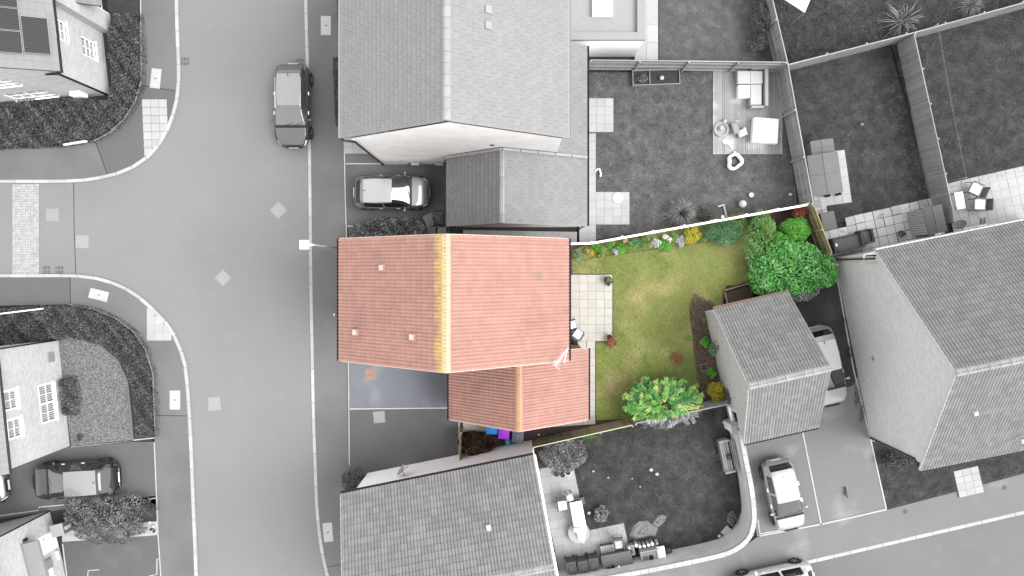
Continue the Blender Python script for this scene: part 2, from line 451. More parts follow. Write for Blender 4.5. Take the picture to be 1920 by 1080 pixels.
ground('road', [(655, 1140)] + KB + [(2320, 1500), (655, 1500)], .004, M['asphalt_low'], 'darker grey lower road crossing the bottom right corner', 'road')
PAVE1_IN = [(262, -260), (263, 0), (265, 110), (264, 150), (252, 190), (232, 222), (205, 248), (175, 264), (120, 273), (0, 279), (-300, 284)]
PAVE2_IN = [(-300, 576), (0, 573), (130, 571), (175, 580), (215, 596), (250, 622), (272, 655), (285, 700), (289, 780), (290, 840), (292, 900), (297, 1000), (302, 1080), (310, 1300)]
ground('pavement', KL1 + list(reversed(PAVE1_IN)), .10, M['pave'], 'grey asphalt pavement curving round the upper corner hedge', 'pavement')
ground('pavement', KL2 + list(reversed(PAVE2_IN)), .10, M['pave'], 'grey asphalt pavement curving round the lower corner hedge', 'pavement')
ground('pavement', KR + [(700, 1140), (640, 1010), (640, 935), (645, 930), (656, 880), (652, 680), (650, 440), (645, 262), (638, 0), (636, -260)], .05, M['pave'], 'grey asphalt pavement beside the row of front drives', 'pavement')
ground('pavement', KB + [(2320, 800), (1920, 888), (1820, 915), (1662, 956), (1610, 968), (1420, 1007), (1385, 1033), (1340, 1050), (1250, 1066), (1150, 1085), (1060, 1112)], .05, M['drive_light'], 'pale asphalt strip between the brick garden wall and lower road', 'pavement')
# darker patches of newer surfacing inside the corner crossings
ground('pavement_patch', [(263, 158), (329, 170), (328, 205), (312, 248), (285, 287), (245, 316), (200, 327), (178, 266), (205, 248), (232, 222), (252, 190)], .104, M['pave_new'], 'darker asphalt patch at the upper corner crossing', 'pavement', .05)
ground('pavement_patch', [(-60, 518), (130, 519), (131, 571), (-60, 573)], .104, M['pave_new'], 'darker asphalt stretch of pavement beside the side turning', 'pavement', .05)

def polyline_steps(pts, step):
    """points every step metres along a world polyline, with direction"""
    out = []; acc = step / 2
    for a, b_ in zip(pts, pts[1:]):
        d = b_ - a; L = d.length
        while acc < L:
            out.append((a + d * (acc / L), math.atan2(d.y, d.x))); acc += step
        acc -= L
    return out

def kerb(px, wd, ztop, label, length=0.915, m='kerb', zbot=-.05, clip=60):
    root = thing('kerb', label, 'kerb', P(*px[len(px) // 2], ztop), kind='structure')
    pts = PL(px, ztop)
    proto = None
    for p, a in polyline_steps(pts, length):
        q = p / ((H - ztop) / F)
        if not (-clip < q.x + CX < 1920 + clip and -clip < CY - q.y < 1080 + clip): continue
        loc = p - ORG[root.name]
        loc.z = (ztop + zbot) / 2 - ztop + random.uniform(-.003, .003)
        if proto is None:
            bb = MB(); bb.bbox((0, 0, 0), (length - .014, wd, ztop - zbot), .012)
            proto = bb.build('kerb_stone', M[m], root, world=False)
            proto.location = loc; proto.rotation_euler = (0, 0, a)
        else:
            copy_of(proto, root, loc, (0, 0, a + random.uniform(-.004, .004)))
    return root

def off(px, d):
    out = []
    for i, (x, y) in enumerate(px):
        x0, y0 = px[max(i - 1, 0)]; x1, y1 = px[min(i + 1, len(px) - 1)]
        dx, dy = x1 - x0, y1 - y0; L = math.hypot(dx, dy)
        out.append((x - dy / L * d, y + dx / L * d))
    return out
kerb(off(KL1, 2.0), .17, .115, 'pale concrete kerb round the upper corner of the side turning')
kerb(off(KL2, 2.0), .17, .115, 'pale concrete kerb round the lower corner of the side turning')
kerb(KR, .17, .062, 'pale dropped kerb along the front drives')
kerb(KB, .19, .062, 'pale kerb line of the lower road beside parked white car')

def ribbon(px, wd, z, m, name, label, cat='edging', depth=.12, closed=False):
    pts = PL(px, z); n = len(pts); l = []; r = []
    for i in range(n):
        d = (pts[min(i + 1, n - 1)] - pts[max(i - 1, 0)]); d.z = 0; d.normalize()
        nrm = Vector((-d.y, d.x, 0)) * wd / 2
        l.append(pts[i] + nrm); r.append(pts[i] - nrm)
    bb = MB(); bb.prism([(p.x, p.y) for p in l + r[::-1]], z - depth, z)
    return tag(bb.build(name, M[m]), label, cat, kind='structure')

def edging(px, label, wd=.055, z=.125):
    return ribbon(px, wd, z, 'edging', 'edging', label)

# front drives on the right of the main road
ground('driveway', [(645, 308), (840, 308), (842, 445), (655, 450), (648, 400)], .104, M['drive'], 'dark asphalt drive where the silver hatchback is parked', 'driveway')
ground('driveway', [(652, 640), (845, 640), (845, 767), (653, 767)], .104, M['drive_blue'], 'blue grey asphalt drive beside the red roofed house', 'driveway')
ground('driveway', [(653, 767), (845, 767), (862, 800), (862, 862), (690, 895), (656, 885)], .104, M['drive'], 'dark asphalt drive beside the white rendered wall', 'driveway')
ground('forecourt', [(645, 230), (730, 230), (730, 308), (645, 308)], .104, M['pave'], 'grey asphalt strip by the front door of the grey roofed house', 'driveway')
edging([(645, 240), (646, 308), (648, 400), (650, 445)], 'thin pale edging along the silver hatchback drive')
edging([(653, 672), (654, 767), (655, 872)], 'thin pale edging at the mouth of the two lower drives')
edging([(654, 767), (842, 765)], 'thin pale edging between the two lower drives')
edging([(646, 307), (840, 307)], 'thin pale edging at the foot of the gable wall')
edging([(649, 424), (662, 424)], 'short pale edging beside the front leafy hedge')
edging([(861, 790), (861, 860)], 'thin pale edging beside the dead shrub', .08)
edging([(690, 891), (858, 856)], 'thin grey edging at the foot of the white wall', .09)
# lower left drives
ground('driveway', [(-80, 835), (290, 828), (294, 945), (120, 955), (-80, 985)], .104, M['drive'], 'dark asphalt drive where the black car with glass roof stands', 'driveway')
ground('driveway', [(115, 1008), (298, 1000), (306, 1200), (130, 1200)], .104, M['drive'], 'dark asphalt drive below the spreading corner shrub', 'driveway')
ground('flower_bed', [(150, 940), (293, 930), (297, 1004), (140, 1010), (110, 985)], .104, M['soil_g'], 'dark soil bed under the spreading corner shrub', 'flower bed')
edging([(289, 830), (292, 900), (296, 1000), (302, 1090)], 'thin pale edging along the lower left drives')
edging([(133, 838), (200, 831), (289, 821)], 'thin pale edging between gravel garden and black car drive')
edging([(0, 967), (72, 957), (72, 951), (150, 944)], 'thin pale edging below the black car drive')
edging([(117, 1020), (126, 1090)], 'thin pale edging beside the white front door')
edging([(164, 1085), (165, 1070), (186, 1068)], 'small pale angled edging on the lowest left drive')
edging([(280, 1080), (294, 1077), (294, 1048), (298, 1048)], 'pale edging hook at the mouth of the lowest left drive')
edging([(278, 936), (292, 934)], 'short pale edging beside the spreading shrub')
edging([(263, -60), (264, 100), (265, 150), (253, 190), (233, 222), (206, 248), (176, 264), (160, 268)], 'thin edging round the upper corner hedge')
edging([(130, 571), (175, 580), (215, 596), (250, 622), (272, 655), (286, 700), (290, 800)], 'thin edging round the lower corner hedge')
ground('flower_bed', [(-80, 276), (0, 272), (120, 267), (175, 258), (203, 242), (228, 218), (247, 187), (259, 150), (260, 0), (258, -80), (180, -80), (180, 150), (-80, 170)], .108, M['soil_g'], 'dark soil under the upper corner hedge', 'flower bed')
ground('flower_bed', [(-80, 580), (0, 577), (130, 575), (172, 584), (212, 600), (246, 625), (268, 657), (281, 700), (286, 826), (130, 838), (100, 620), (-80, 640)], .108, M['soil_g'], 'dark soil under the lower corner hedge', 'flower bed')
ground('gravel', [(105, 632), (150, 632), (190, 648), (222, 676), (240, 715), (248, 790), (250, 826), (134, 838)], .125, M['gravel'], 'speckled grey gravel garden inside the curved hedge', 'gravel', .1)
# right side drives
ground('driveway', [(1320, 545), (1640, 480), (1640, 830), (1662, 956), (1610, 968), (1420, 1006), (1385, 800)], .100, M['drive_light'], 'pale worn asphalt drive beside the pebbled lawn corner', 'driveway')
ground('driveway', [(1420, 560), (1572, 500), (1612, 700), (1600, 722), (1570, 735), (1540, 705), (1440, 700)], .104, M['drive_dark'], 'asphalt darkened with painted shade between detached garage and brick gable', 'driveway')
edging([(1503, 800), (1540, 985)], 'thin pale edging between the two lower right drives', .08)
edging([(1424, 1005), (1540, 983), (1612, 967), (1663, 955)], 'thin pale edging along the lower right drives', .08)
edging([(1566, 500), (1600, 690), (1633, 826), (1662, 955)], 'thin pale edging at the foot of the brick gable', .07)
edging([(1421, 974), (1425, 1001), (1471, 993), (1474, 998)], 'pale angled edging beside the curved brick wall', .07)

# lawns and soil
LAWN = [(1072, 470), (1110, 455), (1395, 398), (1420, 470), (1415, 530), (1362, 536), (1352, 575), (1345, 580), (1325, 575), (1305, 578), (1300, 600), (1303, 640), (1312, 720), (1250, 760), (1180, 785), (1118, 788), (1118, 640), (1149, 640), (1149, 514), (1072, 514)]
ground('lawn', LAWN, .125, M['lawn'], 'green lawn with straw coloured patches behind the red roofed house', 'lawn')
ground('flower_bed', [(1066, 455), (1105, 453), (1500, 386), (1535, 475), (1570, 500), (1568, 560), (1360, 590), (1345, 690), (1370, 765), (1180, 800), (1000, 830), (860, 850), (860, 780), (1068, 780)], .10, M['soil'], 'dark brown soil of the colour garden borders', 'flower bed')
ground('mulch_bed', [(1303, 566), (1312, 560), (1322, 566), (1332, 562), (1350, 578), (1362, 640), (1372, 760), (1290, 775), (1250, 762), (1290, 738), (1308, 722), (1304, 690), (1300, 660), (1299, 630), (1293, 600), (1296, 580)], .129, M['mulch'], 'brown bark mulch bed along the detached garage', 'flower bed', .05)
NLAWN = [(1104, 136), (1455, 133), (1497, 386), (1105, 452)]
ground('lawn', NLAWN, .115, M['lawn_gl'], 'dark lawn beside the grey wing with a timber deck', 'lawn')
ground('lawn', [(1236, -120), (1420, -120), (1446, 118), (1236, 112)], .115, M['lawn_gl'], 'lawn beside the flat roofed extension', 'lawn')
ground('lawn', [(1425, -120), (2100, -120), (2100, -40), (1878, 26), (1668, 84), (1455, 136)], .115, M['lawn_g'], 'rough dark lawn above the diagonal fence', 'lawn')
ground('lawn', [(1455, 138), (1668, 86), (1748, 400), (1540, 420), (1500, 392)], .115, M['lawn_g'], 'dark lawn between the two slatted fences', 'lawn')
ground('lawn', [(1672, 84), (1878, 28), (2100, -36), (2100, 300), (1760, 380)], .115, M['lawn_g'], 'dark lawn under the washing line', 'lawn')
ground('lawn', [(1000, 828), (1345, 752), (1362, 770), (1390, 960), (1345, 1012), (1240, 1045), (1040, 1110), (1005, 900)], .115, M['lawn_g'], 'dark lawn inside the curved brick wall', 'lawn')
ground('lawn', [(1632, 826), (1760, 880), (1920, 840), (2200, 780), (2200, 825), (1920, 888), (1820, 915), (1662, 955)], .115, M['lawn_g'], 'small dark front lawn below the brick gable', 'lawn')

# ------------------------------------------------------------------ paving slabs
def slabs(name, label, corner_px, ang_deg, cols, rows, sx, sy, m, z=.135, skip=lambda i, j: False, jitter=.004, bed=True, brick=False, cat='patio', piece='slab'):
    """ang: direction of columns in the photo sense (clockwise from east)"""
    c = P(*corner_px, z); a = -math.radians(ang_deg)
    root = thing(name, label, cat, c, kind='structure')
    ux, uy = Vector((math.cos(a), math.sin(a), 0)), Vector((math.sin(a), -math.cos(a), 0))
    if bed:
        bb = MB()
        for i in range(cols):
            js = [j for j in range(rows) if not skip(i, j)]
            runs = []
            for j in js:
                if runs and runs[-1][1] == j: runs[-1][1] = j + 1
                else: runs.append([j, j + 1])
            for j0, j1 in runs:
                ctr = ux * ((i + .5) * sx) + uy * ((j0 + j1) / 2 * sy)
                bb.box((ctr.x, ctr.y, -.034), (sx - .0005, (j1 - j0) * sy, .05), a)
        o = bb.build('mortar_bed', M['drive_dark'] if m == 'slab_grey' else M['slab_dim'], root, world=False)
    proto = None
    for j in range(rows):
        for i in range(cols):
            if skip(i, j): continue
            loc = ux * ((i + .5) * sx + random.uniform(-jitter, jitter)) + uy * ((j + .5) * sy + random.uniform(-jitter, jitter))
            loc.z = random.uniform(-.004, .004) - .012
            rot = (random.uniform(-.006, .006), random.uniform(-.006, .006), a + random.uniform(-.006, .006))
            if proto is None:
                gp = .024 if m == 'slab_grey' else .018; q = MB(); q.bbox((0, 0, 0), (sx - gp, sy - gp, .03), .006)
                proto = q.build(piece, M[m], root, world=False); proto.location = loc; proto.rotation_euler = rot
            else: copy_of(proto, root, loc, rot)
    return root

k = .02889
slabs('patio', 'cream slab patio behind the red roofed house', (1055, 515), 0, 6, 8, 15.6 * k, 15.5 * k, 'slab_cream', .135)
slabs('slab_path', 'cream slab path beside the red garage wing', (1100, 639), 0, 1, 10, 16.2 * k, 15.6 * k, 'slab_cream', .135)
slabs('slab_patch', 'cream slabs in the corner beside the house', (1068, 639), 0, 2, 2, 15.6 * k, 15.6 * k, 'slab_cream', .135)
slabs('slab_path', 'cream slabs behind the red wing gable', (980, 789), -4, 8, 1, 16.2 * k, 15.6 * k, 'slab_cream', .133)
slabs('slab_path', 'tan slabs beside the dead shrub', (868, 786), 0, 7, 1, 16.2 * k, 24 * k, 'slab_cream', .131)
slabs('slab_patch', 'pale square of slabs on the dark lawn', (1102, 184), 0, 3, 4, 16 * k, 15.8 * k, 'slab')
slabs('slab_path', 'pale slab path along the grey wing', (1084, 250), 0, 2, 7, 16.5 * k, 15.8 * k, 'slab')
slabs('patio', 'pale slab patio with a round lid on it', (1102, 360), 0, 5, 4, 15.6 * k, 15.2 * k, 'slab')
slabs('slab_path', 'pale slab path by the white fence corner', (1086, 421), 0, 2, 2, 15.6 * k, 16.5 * k, 'slab')
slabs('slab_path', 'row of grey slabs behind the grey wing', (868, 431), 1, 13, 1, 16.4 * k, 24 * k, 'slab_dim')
slabs('slab_path', 'pale slab path beside the flat roofed extension', (1190, -20), 0, 2, 4, 22 * k, 33 * k, 'slab')
slabs('slab_patch', 'pale slabs at the front door', (645, 252), 0, 5, 3, 16 * k, 12 * k, 'slab')
slabs('patio', 'weathered slab patio with dark weedy joints', (1532, 420), -13, 13, 6, 17.6 * k, 16.6 * k, 'slab_grey', .135, lambda i, j: (j == 0 and i < 3) or (j == 5 and i > 8), .012)
slabs('patio', 'pale slab patio with two folding chairs', (1768, 346), -13, 13, 6, 17 * k, 17 * k, 'slab', .135)
slabs('slab_patch', 'pale slabs under the small grey shed', (1518, 290), -8, 4, 6, 16.5 * k, 16.5 * k, 'slab')
slabs('slab_patch', 'weathered slab with square drain by the fence', (1524, 367), -10, 2, 3, 11 * k, 15 * k, 'slab_grey', .138)
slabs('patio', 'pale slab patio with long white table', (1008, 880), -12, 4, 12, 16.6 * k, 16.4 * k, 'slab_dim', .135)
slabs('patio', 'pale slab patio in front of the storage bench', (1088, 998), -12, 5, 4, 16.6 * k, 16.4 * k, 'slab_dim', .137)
slabs('slab_patch', 'nine pale stepping slabs on the front lawn', (1788, 884), -13, 3, 4, 15.6 * k, 12.6 * k, 'slab', .14, jitter=.006)
slabs('slab_path', 'pale slab path under the spreading shrub', (115, 990), -4, 10, 2, 18 * k, 13 * k, 'slab')
def crossing(label, x0, y0, cols, rows, sx, sy, line, shear=0.0, z=.122):
    root = thing('crossing_slabs', label, 'crossing', P(x0, y0, z), kind='structure')
    bed = MB()
    for j in range(rows):
        for i in range(cols):
            xs, ys = x0 + i * sx, y0 + j * sy; o = shear * j * sy
            for gap, fn in ((.28, 0), (0, 1)):
                poly = [(xs + o + gap, ys + gap), (xs + sx + o - gap, ys + gap), (xs + sx + o - gap, ys + sy - gap), (xs + o + gap, ys + sy - gap)]
                for (ax_, ay_), (bx_, by_) in zip(line, line[1:]):
                    out = []; f = lambda q: (bx_ - ax_) * (q[1] - ay_) - (by_ - ay_) * (q[0] - ax_) - 3.2 * math.hypot(bx_ - ax_, by_ - ay_)
                    for a_, c_ in zip(poly, poly[1:] + poly[:1]):
                        fa_, fc_ = f(a_), f(c_)
                        if fa_ >= 0: out.append(a_)
                        if fa_ * fc_ < 0: t = fa_ / (fa_ - fc_); out.append((a_[0] + (c_[0] - a_[0]) * t, a_[1] + (c_[1] - a_[1]) * t))
                    poly = out
                    if len(poly) < 3: break
                if len(poly) < 3 or abs(sum(a_[0] * c_[1] - c_[0] * a_[1] for a_, c_ in zip(poly, poly[1:] + poly[:1]))) < 30: continue
                w_ = [(p.x, p.y) for p in PL(poly, z)]
                if fn: bed.prism(w_, z - .08, z - .018)
                else: q = MB(); q.prism(w_, z - .03, z + random.uniform(-.003, .003)); q.build('slab', M['slab'], root)
    bed.build('mortar_bed', M['edging'], root)
crossing('pale tactile slabs at the upper corner crossing', 266, 186, 3, 7, 15.6, 15.2, [(336, 120), (335, 165), (328, 205), (312, 248), (285, 287), (245, 316)], .045)
crossing('pale tactile slabs at the lower corner crossing', 275, 562, 3, 5, 15.4, 15.3, [(205, 527), (245, 545), (283, 575), (317, 612), (339, 655), (350, 700)])
r = thing('sett_strip', 'pale granite sett strip across the side turning', 'paving strip', P(48, 430, .004), kind='structure')
bb = MB(); bb.box((0, 0, -.03), (47 * k, 170 * k, .05)); bb.build('bed', M['edging'], r, world=False)
proto = None
for i in range(10):
    for j in range(36):
        x = (-22.3 + i * 4.95) * k; y = (82.5 - j * 4.72) * k
        if abs(x) > 22.6 * k: continue
        loc = (x + random.uniform(-.004, .004), y + random.uniform(-.004, .004), random.uniform(-.004, .004) - .008)
        if proto is None:
            q = MB(); q.bbox((0, 0, 0), (4.6 * k, 4.4 * k, .05), .01); proto = q.build('sett', M['sett'], r, world=False); proto.location = loc
        elif i in (0, 9) or j < 12: copy_of(proto, r, loc, (0, 0, random.uniform(-.03, .03)))
q = MB()
for i in range(1, 9):
    for j in range(12, 36):
        q.cur = random.random(); q.bbox(((-22.3 + i * 4.95) * k, (82.5 - j * 4.72) * k, -.009 + random.uniform(-.004, .004)), (4.6 * k, 4.4 * k, .05), .01, random.uniform(-.03, .03))
q.build('sett', M['sett'], r, world=False, kind='stuff', tint=True)

# ------------------------------------------------------------------ covers and gullies
def cover(px, py, wpx, hpx, ang, label, m='cover', z=.11, handle=True, name='inspection_cover'):
    t = thing(name, label, 'cover', P(px, py, z), -math.radians(ang))
    q = MB(); q.bbox((0, 0, 0), (wpx * k, hpx * k, .02), .005); q.build('lid', M[m], t, world=False)
    if handle:
        q = MB(); q.box((0, 0, .0105), (.13, .04, .006)); q.build('lifting_slot', M['iron'], t, world=False)
    f = MB()
    for sx, sy, a, b_ in ((0, 1, wpx * k + .05, .025), (0, -1, wpx * k + .05, .025), (1, 0, .025, hpx * k), (-1, 0, .025, hpx * k)):
        f.box((sx * (wpx * k / 2 + .0135), sy * (hpx * k / 2 + .0135), -.001), (a, b_, .012))
    f.build('frame', M['iron_mid'], t, world=False)
    return t
cover(611, 48, 18, 35, 0, 'pale concrete cover on the pavement above the black hatchback', z=.06)
cover(292, 147, 18, 36, 6, 'pale concrete cover on the pavement beside the upper hedge')
cover(185, 553, 35, 18, 14, 'pale concrete cover set at a slant below the gullies')
cover(328, 750, 19, 35, 0, 'pale concrete cover beside the lower corner kerb')
cover(615, 998, 17, 35, -5, 'pale concrete cover by the curve of the right kerb', z=.06)
cover(522, 394, 22, 22, 45, 'pale diamond manhole cover by the hatchback drive mouth', 'iron_pale', .004, False, 'manhole_cover')
cover(418, 521, 21, 21, 45, 'pale diamond manhole cover in the middle of the junction', 'iron_pale', .004, False, 'manhole_cover')
cover(402, 757, 22, 24, -4, 'pale square manhole cover near the left kerb', 'iron_pale', .004, False, 'manhole_cover')
cover(98, 403, 22, 22, 0, 'faint square manhole cover beside the sett strip', 'iron_mid', .004, False, 'manhole_cover')
cover(154, 453, 23, 23, 2, 'pale square manhole cover at the mouth of the side turning', 'iron_pale', .004, False, 'manhole_cover')
cover(695, 702, 20, 19, 0, 'rusty brown drain cover on the blue grey drive', 'rust', .112, False)
cover(711, 782, 20, 20, -5, 'square grey drain cover on the dark drive', 'iron_mid', .112, False)
cover(1320, 689, 10, 12, -12, 'small dark square drain in the bark mulch', 'iron', .15, False, 'drain_cover')
cover(1533, 382, 12, 12, -12, 'square drain lid on weathered slabs by the shed', 'iron_pale', .155, False, 'drain_cover')
def gully(px, py, label):
    t = thing('gully_grate', label, 'drain', P(px, py, .004))
    q = MB(); q.box((0, 0, -.004), (14 * k, 14 * k, .01)); q.build('pit', M['black'], t, world=False)
    pr = None
    for i in range(5):
        loc = ((-5.4 + i * 2.7) * k, 0, .005)
        if pr is None:
            q = MB(); q.box((0, 0, 0), (.03, 14 * k, .014)); pr = q.build('bar', M['iron_mid'], t, world=False); pr.location = loc
        else: copy_of(pr, t, loc)
    q = MB(); q.box((0, 0, .006), (14 * k, .03, .015)); q.build('cross_bar', M['iron_mid'], t, world=False)
gully(347, 115, 'black gully grate beside the upper left kerb')
gully(562, 117, 'black gully grate behind the black hatchback')
gully(87, 506, 'left of two black gully grates beside the sett strip')
gully(111, 506, 'right of two black gully grates beside the sett strip')
for px, py, lab in ((1697, 959, 'small round toby cover on the pale strip by the front lawn'), (1883, 914, 'small round toby cover near the frame edge on the pale strip')):
    q = MB(); q.lathe((0, 0, 0), [(.13, -.01), (.13, .006), (.10, .006), (.095, .002), (.0, .002)], 14); o = q.build('stopcock_cover', M['drive']); o.location = P(px, py, .05); tag(o, lab, 'cover')
# bits of pale litter and chippings on the tarmac
q = MB()
for _ in range(45):
    px, py = random.uniform(340, 640), random.uniform(0, 1080)
    p = P(px, py, .012 if px < 575 else .06); r_ = random.choice((.008, .01, .013, .022)); q.ball(p, (r_, r_ * random.uniform(.6, 1), .008), 6, 4)
for _ in range(40):
    px, py = random.uniform(1500, 1640), random.uniform(760, 960)
    p = P(px, py, .106); r_ = random.choice((.008, .01, .016)); q.ball(p, (r_, r_, .008), 6, 4)
tag(q.build('litter', M['stone']), 'pale specks of grit scattered on the tarmac', 'grit', kind='stuff')

# tarmac joints and the straight seam across the side turning
for px_, z, lab in (([(138, 343), (139, 430), (142, 514)], .006, 'dark seam across the mouth of the side turning'), ([(290, 779), (355, 780)], .106, 'dark joint across the left pavement'), ([(131, 518), (132, 571)], .108, 'dark joint where the lower pavement patch ends'),
                  ([(179, 266), (201, 326)], .109, 'dark joint at the lower end of the upper pavement patch'), ([(264, 160), (328, 170)], .109, 'dark joint at the upper end of the upper pavement patch'), ([(606, 1066), (638, 1058)], .055, 'dark joint across the right pavement by the white house')):
    ribbon(px_, .035, z, 'iron', 'tarmac_joint', lab, 'joint', .02)
# ------------------------------------------------------------------ houses: walls, windows, roofs
def V3(p, z): return Vector((p[0], p[1], z))

def ray_uv(px, py, A, B):
    """where the sight line through a photo pixel meets the wall A-B: (distance along it, height)"""
    A = Vector((A[0], A[1])); B = Vector((B[0], B[1])); d = (B - A).normalized(); n = Vector((d.y, -d.x))
    q = Vector(((px - CX) / F, (CY - py) / F)); D = A.dot(n) / q.dot(n)
    return ((q * D - A).dot(d), H - D)

def wall(root, A, B, z1, m, openings=(), z0=0.0, gable=None, depth=.10, name='wall'):
    """outward normal is to the right of A->B; openings (u0,u1,v0,v1); gable (u, z) apex"""
    A = Vector((A[0], A[1])); B = Vector((B[0], B[1])); d = (B - A).normalized(); L = (B - A).length; n = Vector((d.y, -d.x))
    def pt(u, v, o=0.0): p = A + d * u + n * o; return (p.x, p.y, v)
    us = sorted({0.0, L} | {x for o in openings for x in o[:2]}); vs = sorted({z0, z1} | {x for o in openings for x in o[2:4]})
    b = MB()
    for i in range(len(us) - 1):
        for j in range(len(vs) - 1):
            cu, cv = (us[i] + us[i + 1]) / 2, (vs[j] + vs[j + 1]) / 2
            if any(o[0] < cu < o[1] and o[2] < cv < o[3] for o in openings): continue
            q = [(us[i], vs[j]), (us[i + 1], vs[j]), (us[i + 1], vs[j + 1]), (us[i], vs[j + 1])]
            b.face([pt(*x) for x in q], q)
    for u0, u1, v0, v1 in [o[:4] for o in openings]:
        for (a, c) in (((u0, v0), (u1, v0)), ((u1, v0), (u1, v1)), ((u1, v1), (u0, v1)), ((u0, v1), (u0, v0))):
            b.face([pt(*a), pt(*a, -depth), pt(*c, -depth), pt(*c)], [(0, 0), (depth, 0), (depth, 1), (0, 1)])
        b.face([pt(u0, v0, -depth - .25), pt(u1, v0, -depth - .25), pt(u1, v1, -depth - .25), pt(u0, v1, -depth - .25)])
    if gable:
        q = [(0, z1), (L, z1), (gable[0], gable[1])]
        b.face([pt(*x) for x in q], q)
    return b.build(name, M[m], root)

def window(root, A, B, o, mull=1, trans=1, blind=True, fr=.07, depth=.07, sill=True, name='window', barm=.03, split=None):
    A = Vector((A[0], A[1])); B = Vector((B[0], B[1])); d = (B - A).normalized(); n = Vector((d.y, -d.x)); ang = math.atan2(d.y, d.x)
    u0, u1, v0, v1 = o[:4]
    def bx(bm, ua, ub, va, vb, off_, th):
        c = A + d * ((ua + ub) / 2) + n * off_
        bm.box((c.x, c.y, (va + vb) / 2), (ub - ua, th, vb - va), ang)
    f = MB()
    bx(f, u0, u1, v0, v0 + fr, -depth, .06); bx(f, u0, u1, v1 - fr, v1, -depth, .06)
    bx(f, u0, u0 + fr, v0 + fr, v1 - fr, -depth, .06); bx(f, u1 - fr, u1, v0 + fr, v1 - fr, -depth, .06)
    lights = [(u0 + fr, u1 - fr)]
    if split:
        us = u0 + (u1 - u0) * split; bx(f, us - fr * .6, us + fr * .6, v0 + fr, v1 - fr, -depth, .06)
        lights = [(u0 + fr, us - fr * .6), (us + fr * .6, u1 - fr)]
    for a, c in lights:
        for i in range(1, mull + 1):
            u = a + (c - a) * i / (mull + 1); bx(f, u - barm / 2, u + barm / 2, v0 + fr, v1 - fr, -depth + .004, .03)
        for i in range(1, trans + 1):
            v = v0 + fr + (v1 - v0 - 2 * fr) * i / (trans + 1); bx(f, a, c, v - barm / 2, v + barm / 2, -depth + .006, .028)
    wn = f.build(name, M['upvc'], root)
    for a, c in lights:
        p = MB(); bx(p, a, c, v0 + fr, v1 - fr, -depth - .01, .008); p.build('pane', M['glass'], wn)
        if blind:
            q = MB(); kx = a + .05
            while kx < c - .05:
                bx(q, kx, kx + .085, v0 + fr, v1 - fr, -depth - .035, .01); kx += .112
            q.build('blind', M['blind'], wn)
    if sill:
        q = MB(); bx(q, u0 - .05, u1 + .05, v0 - .05, v0, .03 - .06, .22); q.build('sill', M['upvc'], wn)
    return wn

def tile_mesh(bm, kind, w_, g_, lap=.07, org=Vector((0, 0, 0)), u=Vector((1, 0, 0)), v=Vector((0, 1, 0)), n=Vector((0, 0, 1)), w_clip=None):
    th = .022; tail = .036
    W = w_ if w_clip is None else w_clip
    if kind == 'flat': xs = [(.003, 0), (W - .003, 0)]
    else:
        xs = []
        for r_ in range(2):
            o = r_ * w_ / 2
            for t, hgt in ((.0, .0), (.10, .0), (.24, .026), (.5, .042), (.76, .030), (.94, .0)):
                x = o + t * w_ / 2
                if x <= W: xs.append((max(.002, x), hgt))
        xs.append((W - .002, 0.0))
    L = g_ + lap
    vs = []
    for x, h in xs:
        vs += [org + u * x + v * 0 + n * (h + tail), org + u * x + v * L + n * (h + tail - th - .006)]
    m = len(xs)
    base = len(vs)
    vs += [org + u * x + n * (h * .6 + tail - th) for x, h in xs]
    fs = [(2 * i, 2 * i + 2, 2 * i + 3, 2 * i + 1) for i in range(m - 1)]
    fs += [(base + i, base + i + 1, 2 * i + 2, 2 * i) for i in range(m - 1)]
    # sides
    vs += [org + u * xs[0][0] + v * L + n * (tail - th * 2), org + u * xs[-1][0] + v * L + n * (tail - th * 2)]
    fs += [(0, 1, base + m, base), (2 * m - 2, base + m - 1, base + m + 1, 2 * m - 1)]
    bm.raw(vs, fs)

